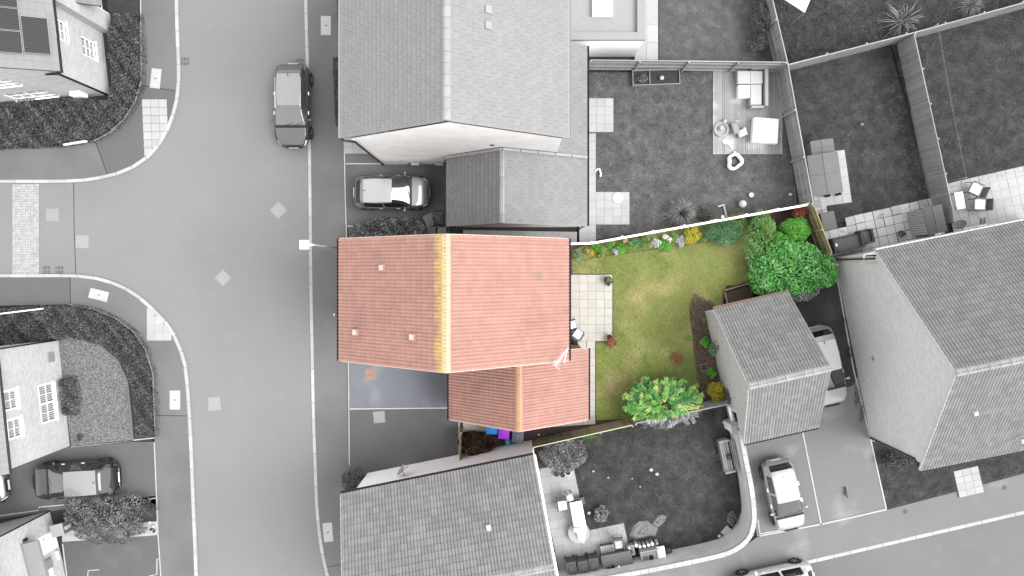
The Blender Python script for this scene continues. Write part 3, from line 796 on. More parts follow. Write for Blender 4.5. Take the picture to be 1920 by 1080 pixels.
TILECOUNT = {}
def slope(root, E0, E1, R0, kind, w_, g_, m, under='under', n_obj=0, name='roof', stag=False, skew=0.0, top_m=None, top_rows=0, view_only=True, jit=.0):
    """one roof slope: eave E0->E1 (left to right seen from outside), ridge above E0 at R0; rectangle"""
    u = (E1 - E0).normalized(); W = (E1 - E0).length
    v = (R0 - E0); v = v - u * v.dot(u); L = v.length; v.normalize(); n = u.cross(v)
    if n.z < 0: n = -n
    rf = MB(); c = [E0, E1, E1 + v * L, E0 + v * L]
    rf.raw([p + n * .0 for p in c] + [p - n * .10 for p in c], [(0, 1, 2, 3), (7, 6, 5, 4), (0, 4, 5, 1), (1, 5, 6, 2), (2, 6, 7, 3), (3, 7, 4, 0)])
    roof = rf.build(name, M[under], root)
    nx = max(1, round(W / w_)); w_ = W / nx; ny = max(1, round(L / g_)); g_ = L / ny
    items = []
    camp = Vector((0, 0, H))
    for j in range(ny):
        sh = (w_ / 2 if (stag and j % 2) else 0.0)
        for i in range(-1 if sh else 0, nx):
            x0 = i * w_ + sh; wc = None
            if x0 < 0: x0 = 0.0; wc = sh
            if x0 + (wc or w_) > W + 1e-6: wc = W - x0
            o = E0 + u * x0 + v * (j * g_)
            c = o + u * w_ / 2 + v * g_ / 2
            px = CX + c.x * F / (H - c.z); py = CY - c.y * F / (H - c.z)
            vis = -20 < px < 1940 and -20 < py < 1100
            d = camp - c
            items.append((-(abs(n.dot(d.normalized())) / d.length_squared) if vis and wc is None else 0, i, j, x0, wc))
    items.sort(key=lambda t: t[0])
    R = Matrix((u, v, n)).transposed().to_4x4()
    off_ = ORG[roof.name]
    proto = {}
    q = {False: MB(), True: MB()}
    for rank, (sc, i, j, x0, wc) in enumerate(items):
        top = bool(top_m) and j >= ny - top_rows
        o = E0 + u * x0 + v * (j * g_) + n * (.004 + random.uniform(0, .006))
        if rank < n_obj and sc < 0:
            p = proto.get(top)
            mt = Matrix.Translation(o - off_) @ R @ Matrix.Rotation(random.uniform(-.008, .008), 4, 'Z')
            if p is None:
                b = MB(); tile_mesh(b, kind, w_, g_); p = b.build('tile', M[top_m if top else m], roof, world=False); p.matrix_local = mt; proto[top] = p
            else: copy_of(p, roof, None, mat4=mt)
        else:
            b = q[top]; b.cur = random.random()
            tile_mesh(b, kind, w_, g_, org=o, u=u, v=v, n=n, w_clip=wc)
    for top, b in q.items():
        if b.v: b.build('tile', M[top_m if top else m], roof, kind='stuff', tint=True)
    return roof

def ridge(root, a, b_, m, r=.13, step=.45, drop=.5, name='ridge_tile'):
    d = (b_ - a); L = d.length; d.normalize(); nrm = max(1, round(L / step)); st = L / nrm
    ang = math.atan2(d.y, d.x); pr = None
    for i in range(nrm):
        loc = a + d * (st * i) - ORG[root.name]; loc.z += random.uniform(-.004, .004)
        if pr is None:
            q = MB(); prof = [(-1.15, -.62), (-.85, -.16), (-.45, .16), (0, .26), (.45, .16), (.85, -.16), (1.15, -.62)]
            vs = []
            for x in (0.004, st + .0):
                k_ = 1.05 if x < .1 else 1.0
                for yy, zz in prof: vs.append((x, yy * r * k_, zz * r * k_ + (0 if x < .1 else -.012)))
            for x in (0.004, st):
                for yy, zz in prof: vs.append((x, yy * r * .8, zz * r - .03))
            n = len(prof)
            fs = [(i_, n + i_, n + i_ + 1, i_ + 1) for i_ in range(n - 1)] + [(2 * n + i_, i_, i_ + 1, 2 * n + i_ + 1) for i_ in range(n - 1)]
            fs += [(0, 2 * n, 3 * n, n), (n - 1, 2 * n - 1, 4 * n - 1, 3 * n - 1)]
            q.raw(vs, fs); pr = q.build(name, M[m], root, world=False); pr.location = loc; pr.rotation_euler = (0, 0, ang)
        else: copy_of(pr, root, loc, (0, 0, ang + random.uniform(-.01, .01)))

def verge(root, E, R, side, m='mortar', th=.05, w_=.06, name='verge'):
    """mortar/cap strip under the tile edge running up a gable"""
    d = (R - E).normalized(); s = Vector((side[0], side[1], 0)).normalized(); up = d.cross(s); up = up if up.z > 0 else -up
    b = MB(); p0 = E - s * w_ * .5; vs = []
    for p in (E, R):
        for a_, c_ in ((-.5, -.09), (.5, -.09), (.5, .028), (-.5, .028)): vs.append(p + s * (a_ * w_ + .025) + up * c_)
    b.raw(vs, [(0, 1, 5, 4), (1, 2, 6, 5), (2, 3, 7, 6), (3, 0, 4, 7), (3, 2, 1, 0), (4, 5, 6, 7)])
    return b.build(name, M[m], root)

def gutter(root, a, b_, out, r=.06, m='black'):
    d = (b_ - a).normalized(); o = Vector((out[0], out[1], 0)).normalized(); q = MB(); vs = []
    for p in (a, b_):
        for k_ in range(7):
            t = PI * k_ / 6; vs.append(p + o * (r + .01) - o * r * math.cos(t) + Vector((0, 0, -r * math.sin(t) * 1.0 - .01)))
        for k_ in range(6, -1, -1):
            t = PI * k_ / 6; vs.append(p + o * (r + .01) - o * (r - .012) * math.cos(t) + Vector((0, 0, -(r - .012) * math.sin(t) - .01)))
    n = 14; fs = [(i, n + i, n + (i + 1) % n, (i + 1) % n) for i in range(n)]
    fs += [tuple(range(n)), tuple(range(2 * n - 1, n - 1, -1))]
    q.raw(vs, fs); return q.build('gutter', M[m], root)

def downpipe(root, pts, r=.038, m='black'):
    q = MB(); q.tube(pts, r, 8); return q.build('downpipe', M[m], root, smooth=True)

# ---- red roofed house with its garage wing
zE, zR = 7.4, 11.1
xL, xR, xM = -7.75, 2.27, -2.74; yN, yS = 1.42, -3.94
red = thing('brick_house', 'brick house with weathered red tiled roof, yellow lichen on its ridge and lower red wing', 'house', (xM, -1.3, 0))
ov = .28
Lx, Rx = xL + ov, xR - ov
nw = (zR - zE) / (xM - xL)
zw = zE + .16
win = []
wall(red, (Rx, yN - .06), (Lx, yN - .06), zw, 'brick_r', gable=((Rx - Lx) / 2, zR - .06))
wall(red, (Lx, yS + .06), (Rx, yS + .06), zw, 'brick_r', gable=((Rx - Lx) / 2, zR - .06))
A_, B_ = (Rx, yS + .06), (Rx, yN - .06)
ops = [(.9, 2.0, 3.0, 4.2), (3.3, 4.5, 3.0, 4.2), (.9, 2.0, 5.6, 6.7), (3.3, 4.5, 5.6, 6.7), (2.2, 4.6, .15, 2.25)]
wall(red, A_, B_, zw, 'brick_r', ops)
for o in ops: window(red, A_, B_, o, split=.5)
A_, B_ = (Lx, yN - .06), (Lx, yS + .06)
ops = [(.8, 1.9, 3.0, 4.2), (3.3, 4.4, 3.0, 4.2), (.8, 1.9, 5.6, 6.7), (3.3, 4.4, 5.6, 6.7), (.8, 2.2, .9, 2.2)]
wall(red, A_, B_, zw, 'brick_r', ops)
for o in ops: window(red, A_, B_, o, split=.5)
slope(red, V3((xL, yN), zE), V3((xL, yS), zE), V3((xM, yN), zR), 'roll', .298, .30, 'red', 'under_r', 90, top_m='red_lichen', top_rows=2)
slope(red, V3((xR, yS), zE), V3((xR, yN), zE), V3((xM, yS), zR), 'roll', .298, .30, 'red', 'under_r', 110)
ridge(red, V3((xM, yS), zR + .03), V3((xM, yN), zR + .03), 'ridge_lichen', .165, .49)
for y, s in ((yN, 1), (yS, -1)):
    verge(red, V3((xL, y - s * .03), zE), V3((xM, y - s * .03), zR), (0, s)); verge(red, V3((xR, y - s * .03), zE), V3((xM, y - s * .03), zR), (0, s))
gutter(red, V3((xL, yN), zE), V3((xL, yS), zE), (-1, 0)); gutter(red, V3((xR, yS), zE), V3((xR, yN), zE), (1, 0))
q = MB(); q.box((xL + .12, yS - .03, zE - .06), (.30, .05, .10)); q.box((xR - .12, yN + .03, zE - .06), (.30, .05, .10)); q.build('box_end', M['black'], red)
downpipe(red, [V3((xL - .07, yN - .1), zE - .08), V3((Lx - .05, yN - .12), zE - .5), V3((Lx - .05, yN - .12), .1)])
# three roof vents on the street slope
for px, py in ((717, 502), (667, 623), (774, 632)):
    for zz in range(2):
        z = 9.0 if zz == 0 else z_
        p = P(px, py, z); z_ = zE + (p.x - xL) * nw + .10
    p = P(px, py, z_)
    q = MB(); a = math.atan(nw)
    Mx = Matrix.Translation(p) @ Matrix.Rotation(-a, 4, 'Y')
    q.box((0, 0, .0), (.30, .30, .12), M=Mx); o = q.build('roof_vent', M['red'], red)
    q = MB(); q.box((-.02, 0, .075), (.22, .22, .03), M=Mx); q.build('vent_cap', M['mortar'], o)
# wing
we, wr = 2.9, 5.54; wl, wrx, wm = -3.34, 3.58, .12; ws, wn_ = -7.46, -3.88
slope(red, V3((wl, wn_), we), V3((wl, ws), we), V3((wm, wn_), wr), 'roll', .298, .30, 'red', 'under_r', 50, name='wing_roof')
slope(red, V3((wrx, ws), we), V3((wrx, wn_), we), V3((wm, ws), wr), 'roll', .298, .30, 'red', 'under_r', 50, name='wing_roof')
ridge(red, V3((wm, ws), wr + .03), V3((wm, wn_), wr + .03), 'ridge_lichen2', .15, .45)
wz = we + .2
wall(red, (wl + .28, ws + .1), (wrx - .28, ws + .1), wz, 'brick_r', gable=((wrx - wl - .56) / 2, wr - .05))
wall(red, (wrx - .28, ws + .1), (wrx - .28, wn_ - .02), wz, 'brick_r', [(1.0, 2.2, 1.0, 2.1)])
window(red, (wrx - .28, ws + .1), (wrx - .28, wn_ - .02), (1.0, 2.2, 1.0, 2.1), split=.5)
wall(red, (wrx - .28, wn_ - .02), (xR - .2, wn_ - .02), wz, 'brick_r')
gd = (.5, 3.0, .02, 2.15)
wall(red, (wl + .28, wn_), (wl + .28, ws + .1), wz, 'brick_r', [gd])
window(red, (wl + .28, wn_), (wl + .28, ws + .1), gd, 0, 3, False, sill=False, name='garage_door')
verge(red, V3((wl, ws + .03), we), V3((wm, ws + .03), wr), (0, -1)); verge(red, V3((wrx, ws + .03), we), V3((wm, ws + .03), wr), (0, -1))
verge(red, V3((wrx, wn_ - .03), we), V3((wm + 2, wn_ - .03), wr - (wr - we) * .578), (0, 1))
gutter(red, V3((wl, wn_ + .3), we), V3((wl, ws), we), (-1, 0)); gutter(red, V3((wrx, ws), we), V3((wrx, wn_), we), (1, 0))
q = MB(); q.box((wl + .12, ws - .03, we - .06), (.34, .05, .10)); q.box((wrx - .12, ws - .03, we - .06), (.34, .05, .10)); q.build('box_end', M['black'], red)
# television aerial fixed at the corner of the main roof
an = MB(); p0 = P(1065, 652, 8.3); p1 = P(1041, 686, 8.3)
an.tube([V3((Rx + .06, yS - .02), 6.6), V3((Rx + .06, yS - .02), 8.0), p0 + Vector((0, 0, .0)), p0 + Vector((0, 0, .12))], .016, 6)
an.tube([p0, p1], .018, 5); dd = (p1 - p0).normalized(); pp = Vector((-dd.y, dd.x, 0))
for i in range(9):
    c = p0 + (p1 - p0) * (.28 + .09 * i); wd = .10 if i < 6 else .16; an.tube([c - pp * wd, c + pp * wd], .007, 4)
an.tube([p1 - pp * .05 + Vector((0, 0, -.1)), p1 + pp * .22 + Vector((0, 0, .25))], .014, 4)
an.build('aerial', mat('aerial_alloy', (.62, .58, .62), .5), red)

# ---- north neighbour with grey slates and a grey wing
nE, nR = 7.4, 11.1; nxL, nxR, nxM = -7.68, 2.27, -2.72; nyS, nyN = 5.84, 15.2
nh = thing('brick_house', 'pale brick house with large grey slate roof and lower grey wing', 'house', (nxM, 8, 0))
zw = nE + .2
wall(nh, (nxL + .45, nyS - .06), (nxR - .28, nyS - .06), zw, 'brick_n', gable=((nxR - nxL - .73) / 2, nR - .06))
Ae, Be = (nxR - .28, nyS - .06), (nxR - .28, nyN)
wall(nh, Ae, Be, zw, 'brick_n'); 
Aw, Bw = (nxL + .45, nyN), (nxL + .45, nyS - .06)
ops = [(7.0, 8.0, 0.02, 2.1), (2, 3.2, .9, 2.2), (2, 3.2, 3.2, 4.4), (6, 7.2, 3.2, 4.4)]
wall(nh, Aw, Bw, zw, 'brick_n', ops)
for i, o in enumerate(ops): window(nh, Aw, Bw, o, 0 if i == 0 else 1, 1, i > 0, name='door' if i == 0 else 'window', sill=i > 0)
slope(nh, V3((nxL, nyN), nE), V3((nxL, nyS), nE), V3((nxM, nyN), nR), 'flat', .30, .262, 'tile_n', 'under', 90, stag=True)
slope(nh, V3((nxR, nyS), nE), V3((nxR, nyN), nE), V3((nxM, nyS), nR), 'flat', .33, .30, 'tile_n', 'under', 90, stag=True)
ridge(nh, V3((nxM, nyS), nR + .03), V3((nxM, nyN), nR + .03), 'ridge_g', .15, .45)
verge(nh, V3((nxL, nyS + .03), nE), V3((nxM, nyS + .03), nR), (0, -1), 'iron_mid', w_=.05); verge(nh, V3((nxR, nyS + .03), nE), V3((nxM, nyS + .03), nR), (0, -1), 'iron_mid', w_=.05)
gutter(nh, V3((nxL, nyN), nE), V3((nxL, nyS), nE), (-1, 0), m='steel'); gutter(nh, V3((nxR, nyS), nE), V3((nxR, nyN), nE), (1, 0), m='steel')
downpipe(nh, [V3((nxL - .04, nyS - .02), nE - .08), V3((nxL + .1, nyS - .1), nE - .12), V3((nxL + .52, nyS - .12), nE - .35), V3((nxL + .52, nyS - .12), .12)], .045)
for u_ in (.47, .79):
    q = MB(); x = nxL + .45 + u_ * 4.0 - .05; q.bbox((x, nyS - .14, .45), (.42, .14, .5), .02); o = q.build('meter_box', M['cover'], nh)
q = MB(); q.box((-1.1, nyS - .09, 6.1), (.18, .06, .12), taper=.3); q.build('wall_vent', M['iron'], nh)
q = MB()
for py in (18, 48):
    pz = 10.2; p = P(915, py, pz); pz = nR - (p.x - nxM) * (nR - nE) / (nxR - nxM) + .05; p = P(915, py, pz)
    Mx = Matrix.Translation(p) @ Matrix.Rotation(math.atan((nR - nE) / (nxR - nxM)), 4, 'Y')
    q = MB(); q.box((0, 0, .02), (.30, .30, .08), M=Mx); q.build('roof_vent', M['ridge_g'], nh)
# wing: asymmetric roof whose long side runs on beside the main house
ge, gr_ = 2.9, 5.4; gl, gx, gm = -3.48, 3.53, -.68; gs, gn, gnn = 2.25, 5.70, 11.3
slope(nh, V3((gl, gn), ge), V3((gl, gs), ge), V3((gm, gn), gr_), 'flat', .33, .26, 'tile_nw', 'under', 60, name='wing_roof', stag=True)
slope(nh, V3((gx, gs), ge), V3((gx, gn), ge), V3((gm, gs), gr_), 'flat', .33, .29, 'tile_nw', 'under', 60, name='wing_roof', stag=True)
tq = (gr_ - ge) / (gm - gx); xw = nxR - .27
slope(nh, V3((gx, gn), ge), V3((gx, gnn), ge), V3((xw, gn), ge + (xw - gx) * tq), 'flat', .33, .29, 'tile_nw', 'under', 20, name='lean_to_roof', stag=True)
ridge(nh, V3((gm, gs), gr_ + .02), V3((gm, gn), gr_ + .02), 'ridge_g', .12, .45)
q = MB()
for a_, c_ in ((V3((gl, gn - .04), ge), V3((gm, gn - .04), gr_)), (V3((gx, gn - .04), ge), V3((gm, gn - .04), gr_))):
    d = (c_ - a_); 
    for i in range(5):
        s0, s1 = a_ + d * (i / 5), a_ + d * ((i + .96) / 5); q.tube([s0 + Vector((0, .02, .10)), s1 + Vector((0, .02, .10))], .085, 4)
q.build('flashing', M['ridge_g'], nh)
wz = ge + .2
wall(nh, (gl + .25, gs + .12), (gx - .25, gs + .12), wz, 'brick_n', gable=(gm - gl - .25, gr_ - .06), name='wing_wall')
wall(nh, (gl + .25, gn), (gl + .25, gs + .12), wz, 'brick_n', [(.4, 2.8, .02, 2.1)], name='wing_wall')
window(nh, (gl + .25, gn), (gl + .25, gs + .12), (.4, 2.8, .02, 2.1), 0, 3, False, sill=False, name='garage_door')
wall(nh, (gx - .25, gs + .12), (gx - .25, gnn - .1), wz, 'brick_n', [(1, 2.2, .9, 2.1), (5, 6.6, .1, 2.2)], name='wing_wall')
window(nh, (gx - .25, gs + .12), (gx - .25, gnn - .1), (1, 2.2, .9, 2.1), split=.5); window(nh, (gx - .25, gs + .12), (gx - .25, gnn - .1), (5, 6.6, .1, 2.2), split=.5, name='patio_door', sill=False)
wall(nh, (gx - .25, gnn - .1), (xw, gnn - .1), wz, 'brick_n', name='wing_wall')
gutter(nh, V3((gl, gn - .1), ge), V3((gl, gs), ge), (-1, 0)); gutter(nh, V3((gx, gs), ge), V3((gx, gnn), ge), (1, 0))
downpipe(nh, [V3((gx + .06, gs + .05), ge - .06), V3((gx - .18, gs - .02), ge - .4), V3((gx - .18, gs - .02), .1)])
verge(nh, V3((gl, gs + .03), ge), V3((gm, gs + .03), gr_), (0, -1), 'iron_mid', w_=.05); verge(nh, V3((gx, gs + .03), ge), V3((gm, gs + .03), gr_), (0, -1), 'iron_mid', w_=.05)

# ---- flat roofed extension further north
ex0, ex1, ey = 2.02, 6.45, 11.55; ey1 = 15.5; ez = 3.0
ext = thing('flat_roof_extension', 'flat roofed grey extension with a white rooflight', 'extension', ((ex0 + ex1) / 2, 13, 0))
wall(ext, (ex0, ey + .05), (ex1 - .05, ey + .05), ez - .02, 'render', name='wall')
wall(ext, (ex1 - .05, ey + .05), (ex1 - .05, ey1), ez - .02, 'render', name='wall')
q = MB(); q.box(((ex0 + ex1) / 2, (ey + ey1) / 2, ez - .25), (ex1 - ex0 - .1, ey1 - ey - .1, .12)); q.build('roof', M['iron_pale'], ext)
q = MB(); q.box(((ex0 + ex1) / 2, ey + .19, ez - .06), (ex1 - ex0, .38, .18)); q.box((ex1 - .2, (ey + ey1) / 2 + .19, ez - .06), (.40, ey1 - ey - .38, .179)); q.build('parapet', M['felt2'], ext)
a, b2 = P(1112, 28, 3.05), P(1148, -40, 3.05)
q = MB(); q.box(((a.x + b2.x) / 2, (a.y + b2.y) / 2, 2.9), (b2.x - a.x + .06, b2.y - a.y + .06, .22)); o = q.build('rooflight', M['white'], ext)
q = MB(); q.bbox(((a.x + b2.x) / 2, (a.y + b2.y) / 2, 3.03), (b2.x - a.x, b2.y - a.y, .05), .02); q.build('dome', M['cloth'], o)

# ---- right hand house with patterned brick gable
ax, gx_ = Vector((.980, .198, 0)), Vector((.198, -.980, 0))
Ahw, Bhw = Vector((17.16, .72, 0)), Vector((19.18, -9.10, 0))
Mh = (Ahw + Bhw) / 2; he, hr = 4.8, 9.4
rh = thing('brick_house', 'house with patterned brick gable and grey pantiled roof at the right', 'house', (Mh.x, Mh.y, 0))
half = (Bhw - Ahw).length / 2; oh = .36; Lh = 10.5
wt = he + oh * (hr - he) / (half + oh)
wall(rh, (Ahw.x, Ahw.y), (Bhw.x, Bhw.y), wt, 'brick_d', gable=(half, hr - .03))
En = Mh - gx_ * (half + .24) - ax * .07; Es = Mh + gx_ * (half + oh) - ax * .07; Rd = Mh - ax * .07
En.z = Es.z = he; Rd.z = hr
# outward normal is to the right of A->B: the north wall runs east to west, so A is its far end
An = Ahw + ax * Lh; 
ops = []
for p0, p1 in ((1630, 1700), (1800, 1850), (1895, 1955)):
    u0 = Lh - (P(p0, 440, 4.5) - Ahw).dot(ax); u1 = Lh - (P(p1, 440, 4.5) - Ahw).dot(ax); ops.append((min(u0, u1), max(u0, u1), 3.6, 4.75))
ops += [(2.0, 3.6, .1, 2.2), (6, 7.4, .9, 2.1)]
wall(rh, (An.x, An.y), (Ahw.x, Ahw.y), wt, 'brick_light', ops)
for o in ops: window(rh, (An.x, An.y), (Ahw.x, Ahw.y), o, split=.5, depth=-.10)
Bs = Bhw + ax * Lh
wall(rh, (Bhw.x, Bhw.y), (Bs.x, Bs.y), wt, 'brick_light', [(1.2, 2.4, .9, 2.1), (3.2, 4.2, .02, 2.1)])
window(rh, (Bhw.x, Bhw.y), (Bs.x, Bs.y), (1.2, 2.4, .9, 2.1), split=.5); window(rh, (Bhw.x, Bhw.y), (Bs.x, Bs.y), (3.2, 4.2, .02, 2.1), 0, 1, False, name='door', sill=False)
slope(rh, En + ax * Lh, En, Rd + ax * Lh, 'roll', .30, .33, 'tile_h', 'under', 130)  # north slope gets a darker tile: its shade is put into the colour
slope(rh, Es, Es + ax * Lh, Rd, 'roll', .30, .33, 'tile_f', 'under', 110)
ridge(rh, Rd + Vector((0, 0, .03)), Rd + ax * Lh + Vector((0, 0, .03)), 'ridge_g', .14, .45)
verge(rh, En + ax * .03, Rd + ax * .03, (-ax.x, -ax.y), 'mortar_g', w_=.05); verge(rh, Es + ax * .03, Rd + ax * .03, (-ax.x, -ax.y), 'mortar_g', w_=.05)
gutter(rh, En, En + ax * Lh, (-gx_.x, -gx_.y)); gutter(rh, Es, Es + ax * Lh, (gx_.x, gx_.y))
q = MB(); dn = -gx_ * .04
for c in (An, ): pass
f0 = Ahw - gx_ * .30 + Vector((0, 0, he - .12)); f1 = f0 + ax * Lh
q.tube([f0, f1], .10, 4); q.build('fascia', M['upvc'], rh)
downpipe(rh, [En - gx_ * .06 + Vector((0, 0, -.08)) + ax * .12, Ahw + gx_ * .12 - ax * .05 + Vector((0, 0, he - .25)), Ahw + gx_ * .12 - ax * .05 + Vector((0, 0, .1))], .04)
downpipe(rh, [Es + gx_ * .06 + Vector((0, 0, -.08)) + ax * .12, Bhw - gx_ * .10 - ax * .05 + Vector((0, 0, he - .35)), Bhw - gx_ * .10 - ax * .05 + Vector((0, 0, .1))], .045)
for px, py in ((1829, 775), (1918, 827)):
    p = P(px, py, 7.4)
    dperp = abs((p - Mh).dot(gx_)); pz = hr - dperp * (hr - he) / (half + oh) + .08; p = P(px, py, pz)
    q = MB(); q.bbox((p.x, p.y, pz), (.22, .22, .16), .03, math.atan2(ax.y, ax.x)); q.build('roof_vent', M['cover'], rh)
q = MB(); p = P(1638, 672, 3.0); u_, v_ = ray_uv(1638, 672, (Ahw.x, Ahw.y), (Bhw.x, Bhw.y)); p = Ahw + gx_ * u_ - ax * .03 + Vector((0, 0, v_))
q.lathe((0, 0, 0), [(.10, -.02), (.10, .03), (.07, .03), (.07, .0)], 12, 'x'); o = q.build('flue', M['iron_mid'], rh, world=False); o.location = p - ORG[rh.name]; o.rotation_euler = (0, 0, .2)
dish = MB(); dish.lathe((0, 0, 0), [(0.0, .0), (.14, .02), (.26, .06), (.32, .11), (.30, .115), (.24, .08), (.0, .03)], 14, 'y', close=False)
o = dish.build('satellite_dish', M['furn'], rh, world=False); pdish = P(1800, 424, 4.4); o.location = pdish - ORG[rh.name]; o.rotation_euler = (.5, 0, .7)
q = MB(); q.tube([pdish, P(1806, 432, 4.3)], .02, 6); q.build('dish_arm', M['furn'], rh)
q = MB(); q.tube([P(1840, 420, 4.3), P(1841, 409, 4.35)], .07, 8); q.tube([P(1846, 419, 4.3), P(1847, 408, 4.35)], .05, 8); q.build('wall_lamp', M['furn'], rh)

# ---- south house with white rendered walls
Af, Bf = Vector((-8.03, -10.92, 0)), Vector((.84, -9.13, 0)); fe, fr_ = 4.75, 7.80; sf = 4.15
fh = thing('rendered_house', 'white rendered house with grey pantiled roof at the bottom', 'house', ((Af.x + Bf.x) / 2, -12, 0))
of = .36; Df = 2 * (sf - of)
wtf = fe + of * (fr_ - fe) / sf
Cf, Df_ = Af + gx_ * Df, Bf + gx_ * Df
wall(fh, (Bf.x, Bf.y), (Af.x, Af.y), wtf, 'render')
wall(fh, (Af.x, Af.y), (Cf.x, Cf.y), wtf, 'render', [(1.2, 2.4, .9, 2.2), (4.5, 5.7, .9, 2.2)], gable=(Df / 2, fr_ - .05))
for o in ((1.2, 2.4, .9, 2.2), (4.5, 5.7, .9, 2.2)): window(fh, (Af.x, Af.y), (Cf.x, Cf.y), o, split=.5)
oe = [(Df - 4.6, Df - 2.2, .1, 2.2), (Df - 6.2, Df - 5.3, .05, 2.1)]
wall(fh, (Df_.x, Df_.y), (Bf.x, Bf.y), wtf, 'render', oe, gable=(Df / 2, fr_ - .05))
for o in oe: window(fh, (Df_.x, Df_.y), (Bf.x, Bf.y), o, split=.5, name='patio_door', sill=False, blind=False)
wall(fh, (Cf.x, Cf.y), (Df_.x, Df_.y), wtf, 'render')
Fn0 = Af - gx_ * of - ax * .26 + Vector((0, 0, fe)); Fn1 = Bf - gx_ * of + ax * .06 + Vector((0, 0, fe))
Fs0 = Fn0 + gx_ * (2 * sf); Fs1 = Fn1 + gx_ * (2 * sf); Rf0 = Fn0 + gx_ * sf + Vector((0, 0, fr_ - fe)); Rf1 = Fn1 + gx_ * sf + Vector((0, 0, fr_ - fe))
slope(fh, Fn1, Fn0, Rf1, 'roll', .30, .33, 'tile_f', 'under', 220)
slope(fh, Fs0, Fs1, Rf0, 'roll', .30, .33, 'tile_f', 'under', 20)
ridge(fh, Rf0 + Vector((0, 0, .03)), Rf1 + Vector((0, 0, .03)), 'ridge_g', .15, .45)
verge(fh, Fn1 + ax * .03, Rf1 + ax * .03, (ax.x, ax.y), 'render', w_=.10); verge(fh, Fn0 + ax * .03, Rf0 + ax * .03, (-ax.x, -ax.y), 'mortar_g', w_=.05)
verge(fh, Fs1 - ax * .03, Rf1 - ax * .03, (ax.x, ax.y), 'render', w_=.06)
gutter(fh, Fn0, Fn1, (-gx_.x, -gx_.y)); gutter(fh, Fs0, Fs1, (gx_.x, gx_.y))
p = P(916, 990, 6.4); s_ = (p - Fn0).dot(gx_); pz = fe + s_ * (fr_ - fe) / sf + .05; p = P(916, 990, pz)
q = MB(); q.bbox((p.x, p.y, pz), (.22, .30, .12), .02, .2); q.build('roof_vent', M['cover'], fh)
# dish and small lamp on the white wall
dish = MB(); dish.lathe((0, 0, 0), [(0.0, .0), (.14, .02), (.26, .06), (.34, .11), (.32, .115), (.24, .08), (.0, .03)], 14, 'y', close=False)
u_, v_ = ray_uv(757, 893, (Bf.x, Bf.y), (Af.x, Af.y)); pd = Bf - ax * u_ - gx_ * .30 + Vector((0, 0, v_))
o = dish.build('satellite_dish', M['steel'], fh, world=False); o.location = pd - ORG[fh.name]; o.rotation_euler = (.2, 0, 1.0)
q = MB(); q.tube([pd, pd + Vector((.25, .2, .05))], .015, 5); q.tube([pd, Bf - ax * u_ + Vector((0, 0, v_ - .1))], .022, 6); q.ball(pd + Vector((.25, .2, .05)), .04, 8, 5); q.build('dish_arm', M['steel'], fh)

# ---- detached garage
gA = Vector((10.0, -1.95, 0)); gax = Vector((.975, .221, 0)); gg = Vector((.221, -.975, 0)); gW, gL = 6.97, 3.9
gar = thing('garage', 'detached garage with grey pantiled roof at the edge of the colour garden', 'garage', tuple(gA + gg * 3.5 + gax * 1.95))
qe, qr = 2.5, 5.7
slope(gar, gA + gax * gL + Vector((0, 0, qe)), gA + Vector((0, 0, qe)), gA + gg * gW / 2 + gax * gL + Vector((0, 0, qr)), 'roll', .30, .33, 'tile_f', 'under', 110)
slope(gar, gA + gg * gW + Vector((0, 0, qe)), gA + gg * gW + gax * gL + Vector((0, 0, qe)), gA + gg * gW / 2 + Vector((0, 0, qr)), 'roll', .30, .33, 'tile_f', 'under', 110)
ridge(gar, gA + gg * gW / 2 + Vector((0, 0, qr + .03)), gA + gg * gW / 2 + gax * gL + Vector((0, 0, qr + .03)), 'ridge_g', .15, .45)
c1 = gA + gg * .25 + gax * .12; c2 = gA + gg * (gW - .25) + gax * .12; c3 = c2 + gax * (gL - .24); c4 = c1 + gax * (gL - .24)
tz = qe + .25 * (qr - qe) / (gW / 2)
u0, v0 = ray_uv(1374, 768, c1, c2); u1, v1 = ray_uv(1392, 798, c1, c2)
ow = (u0, u0 + .8, .75, 1.95)
wall(gar, (c1.x, c1.y), (c2.x, c2.y), tz, 'brick_light', [ow], gable=(gW / 2 - .25, qr - .06))
window(gar, (c1.x, c1.y), (c2.x, c2.y), ow, 0, 0, False, depth=.03)
wall(gar, (c2.x, c2.y), (c3.x, c3.y), tz, 'brick_light', [(.4, 3.1, .02, 2.15)]); window(gar, (c2.x, c2.y), (c3.x, c3.y), (.4, 3.1, .02, 2.15), 0, 3, False, sill=False, name='garage_door')
wall(gar, (c3.x, c3.y), (c4.x, c4.y), tz, 'brick_light', gable=(gW / 2 - .25, qr - .06)); wall(gar, (c4.x, c4.y), (c1.x, c1.y), tz, 'brick_light')
for e in (gA + Vector((0, 0, qe)), gA + gg * gW + Vector((0, 0, qe))):
    verge(gar, e + gax * .03, gA + gg * gW / 2 + gax * .03 + Vector((0, 0, qr)), (-gax.x, -gax.y), 'mortar_g', w_=.05)
gutter(gar, gA + gg * gW + Vector((0, 0, qe)), gA + gg * gW + gax * gL + Vector((0, 0, qe)), (gg.x, gg.y)); gutter(gar, gA + Vector((0, 0, qe)), gA + gax * gL + Vector((0, 0, qe)), (-gg.x, -gg.y), m='rust')

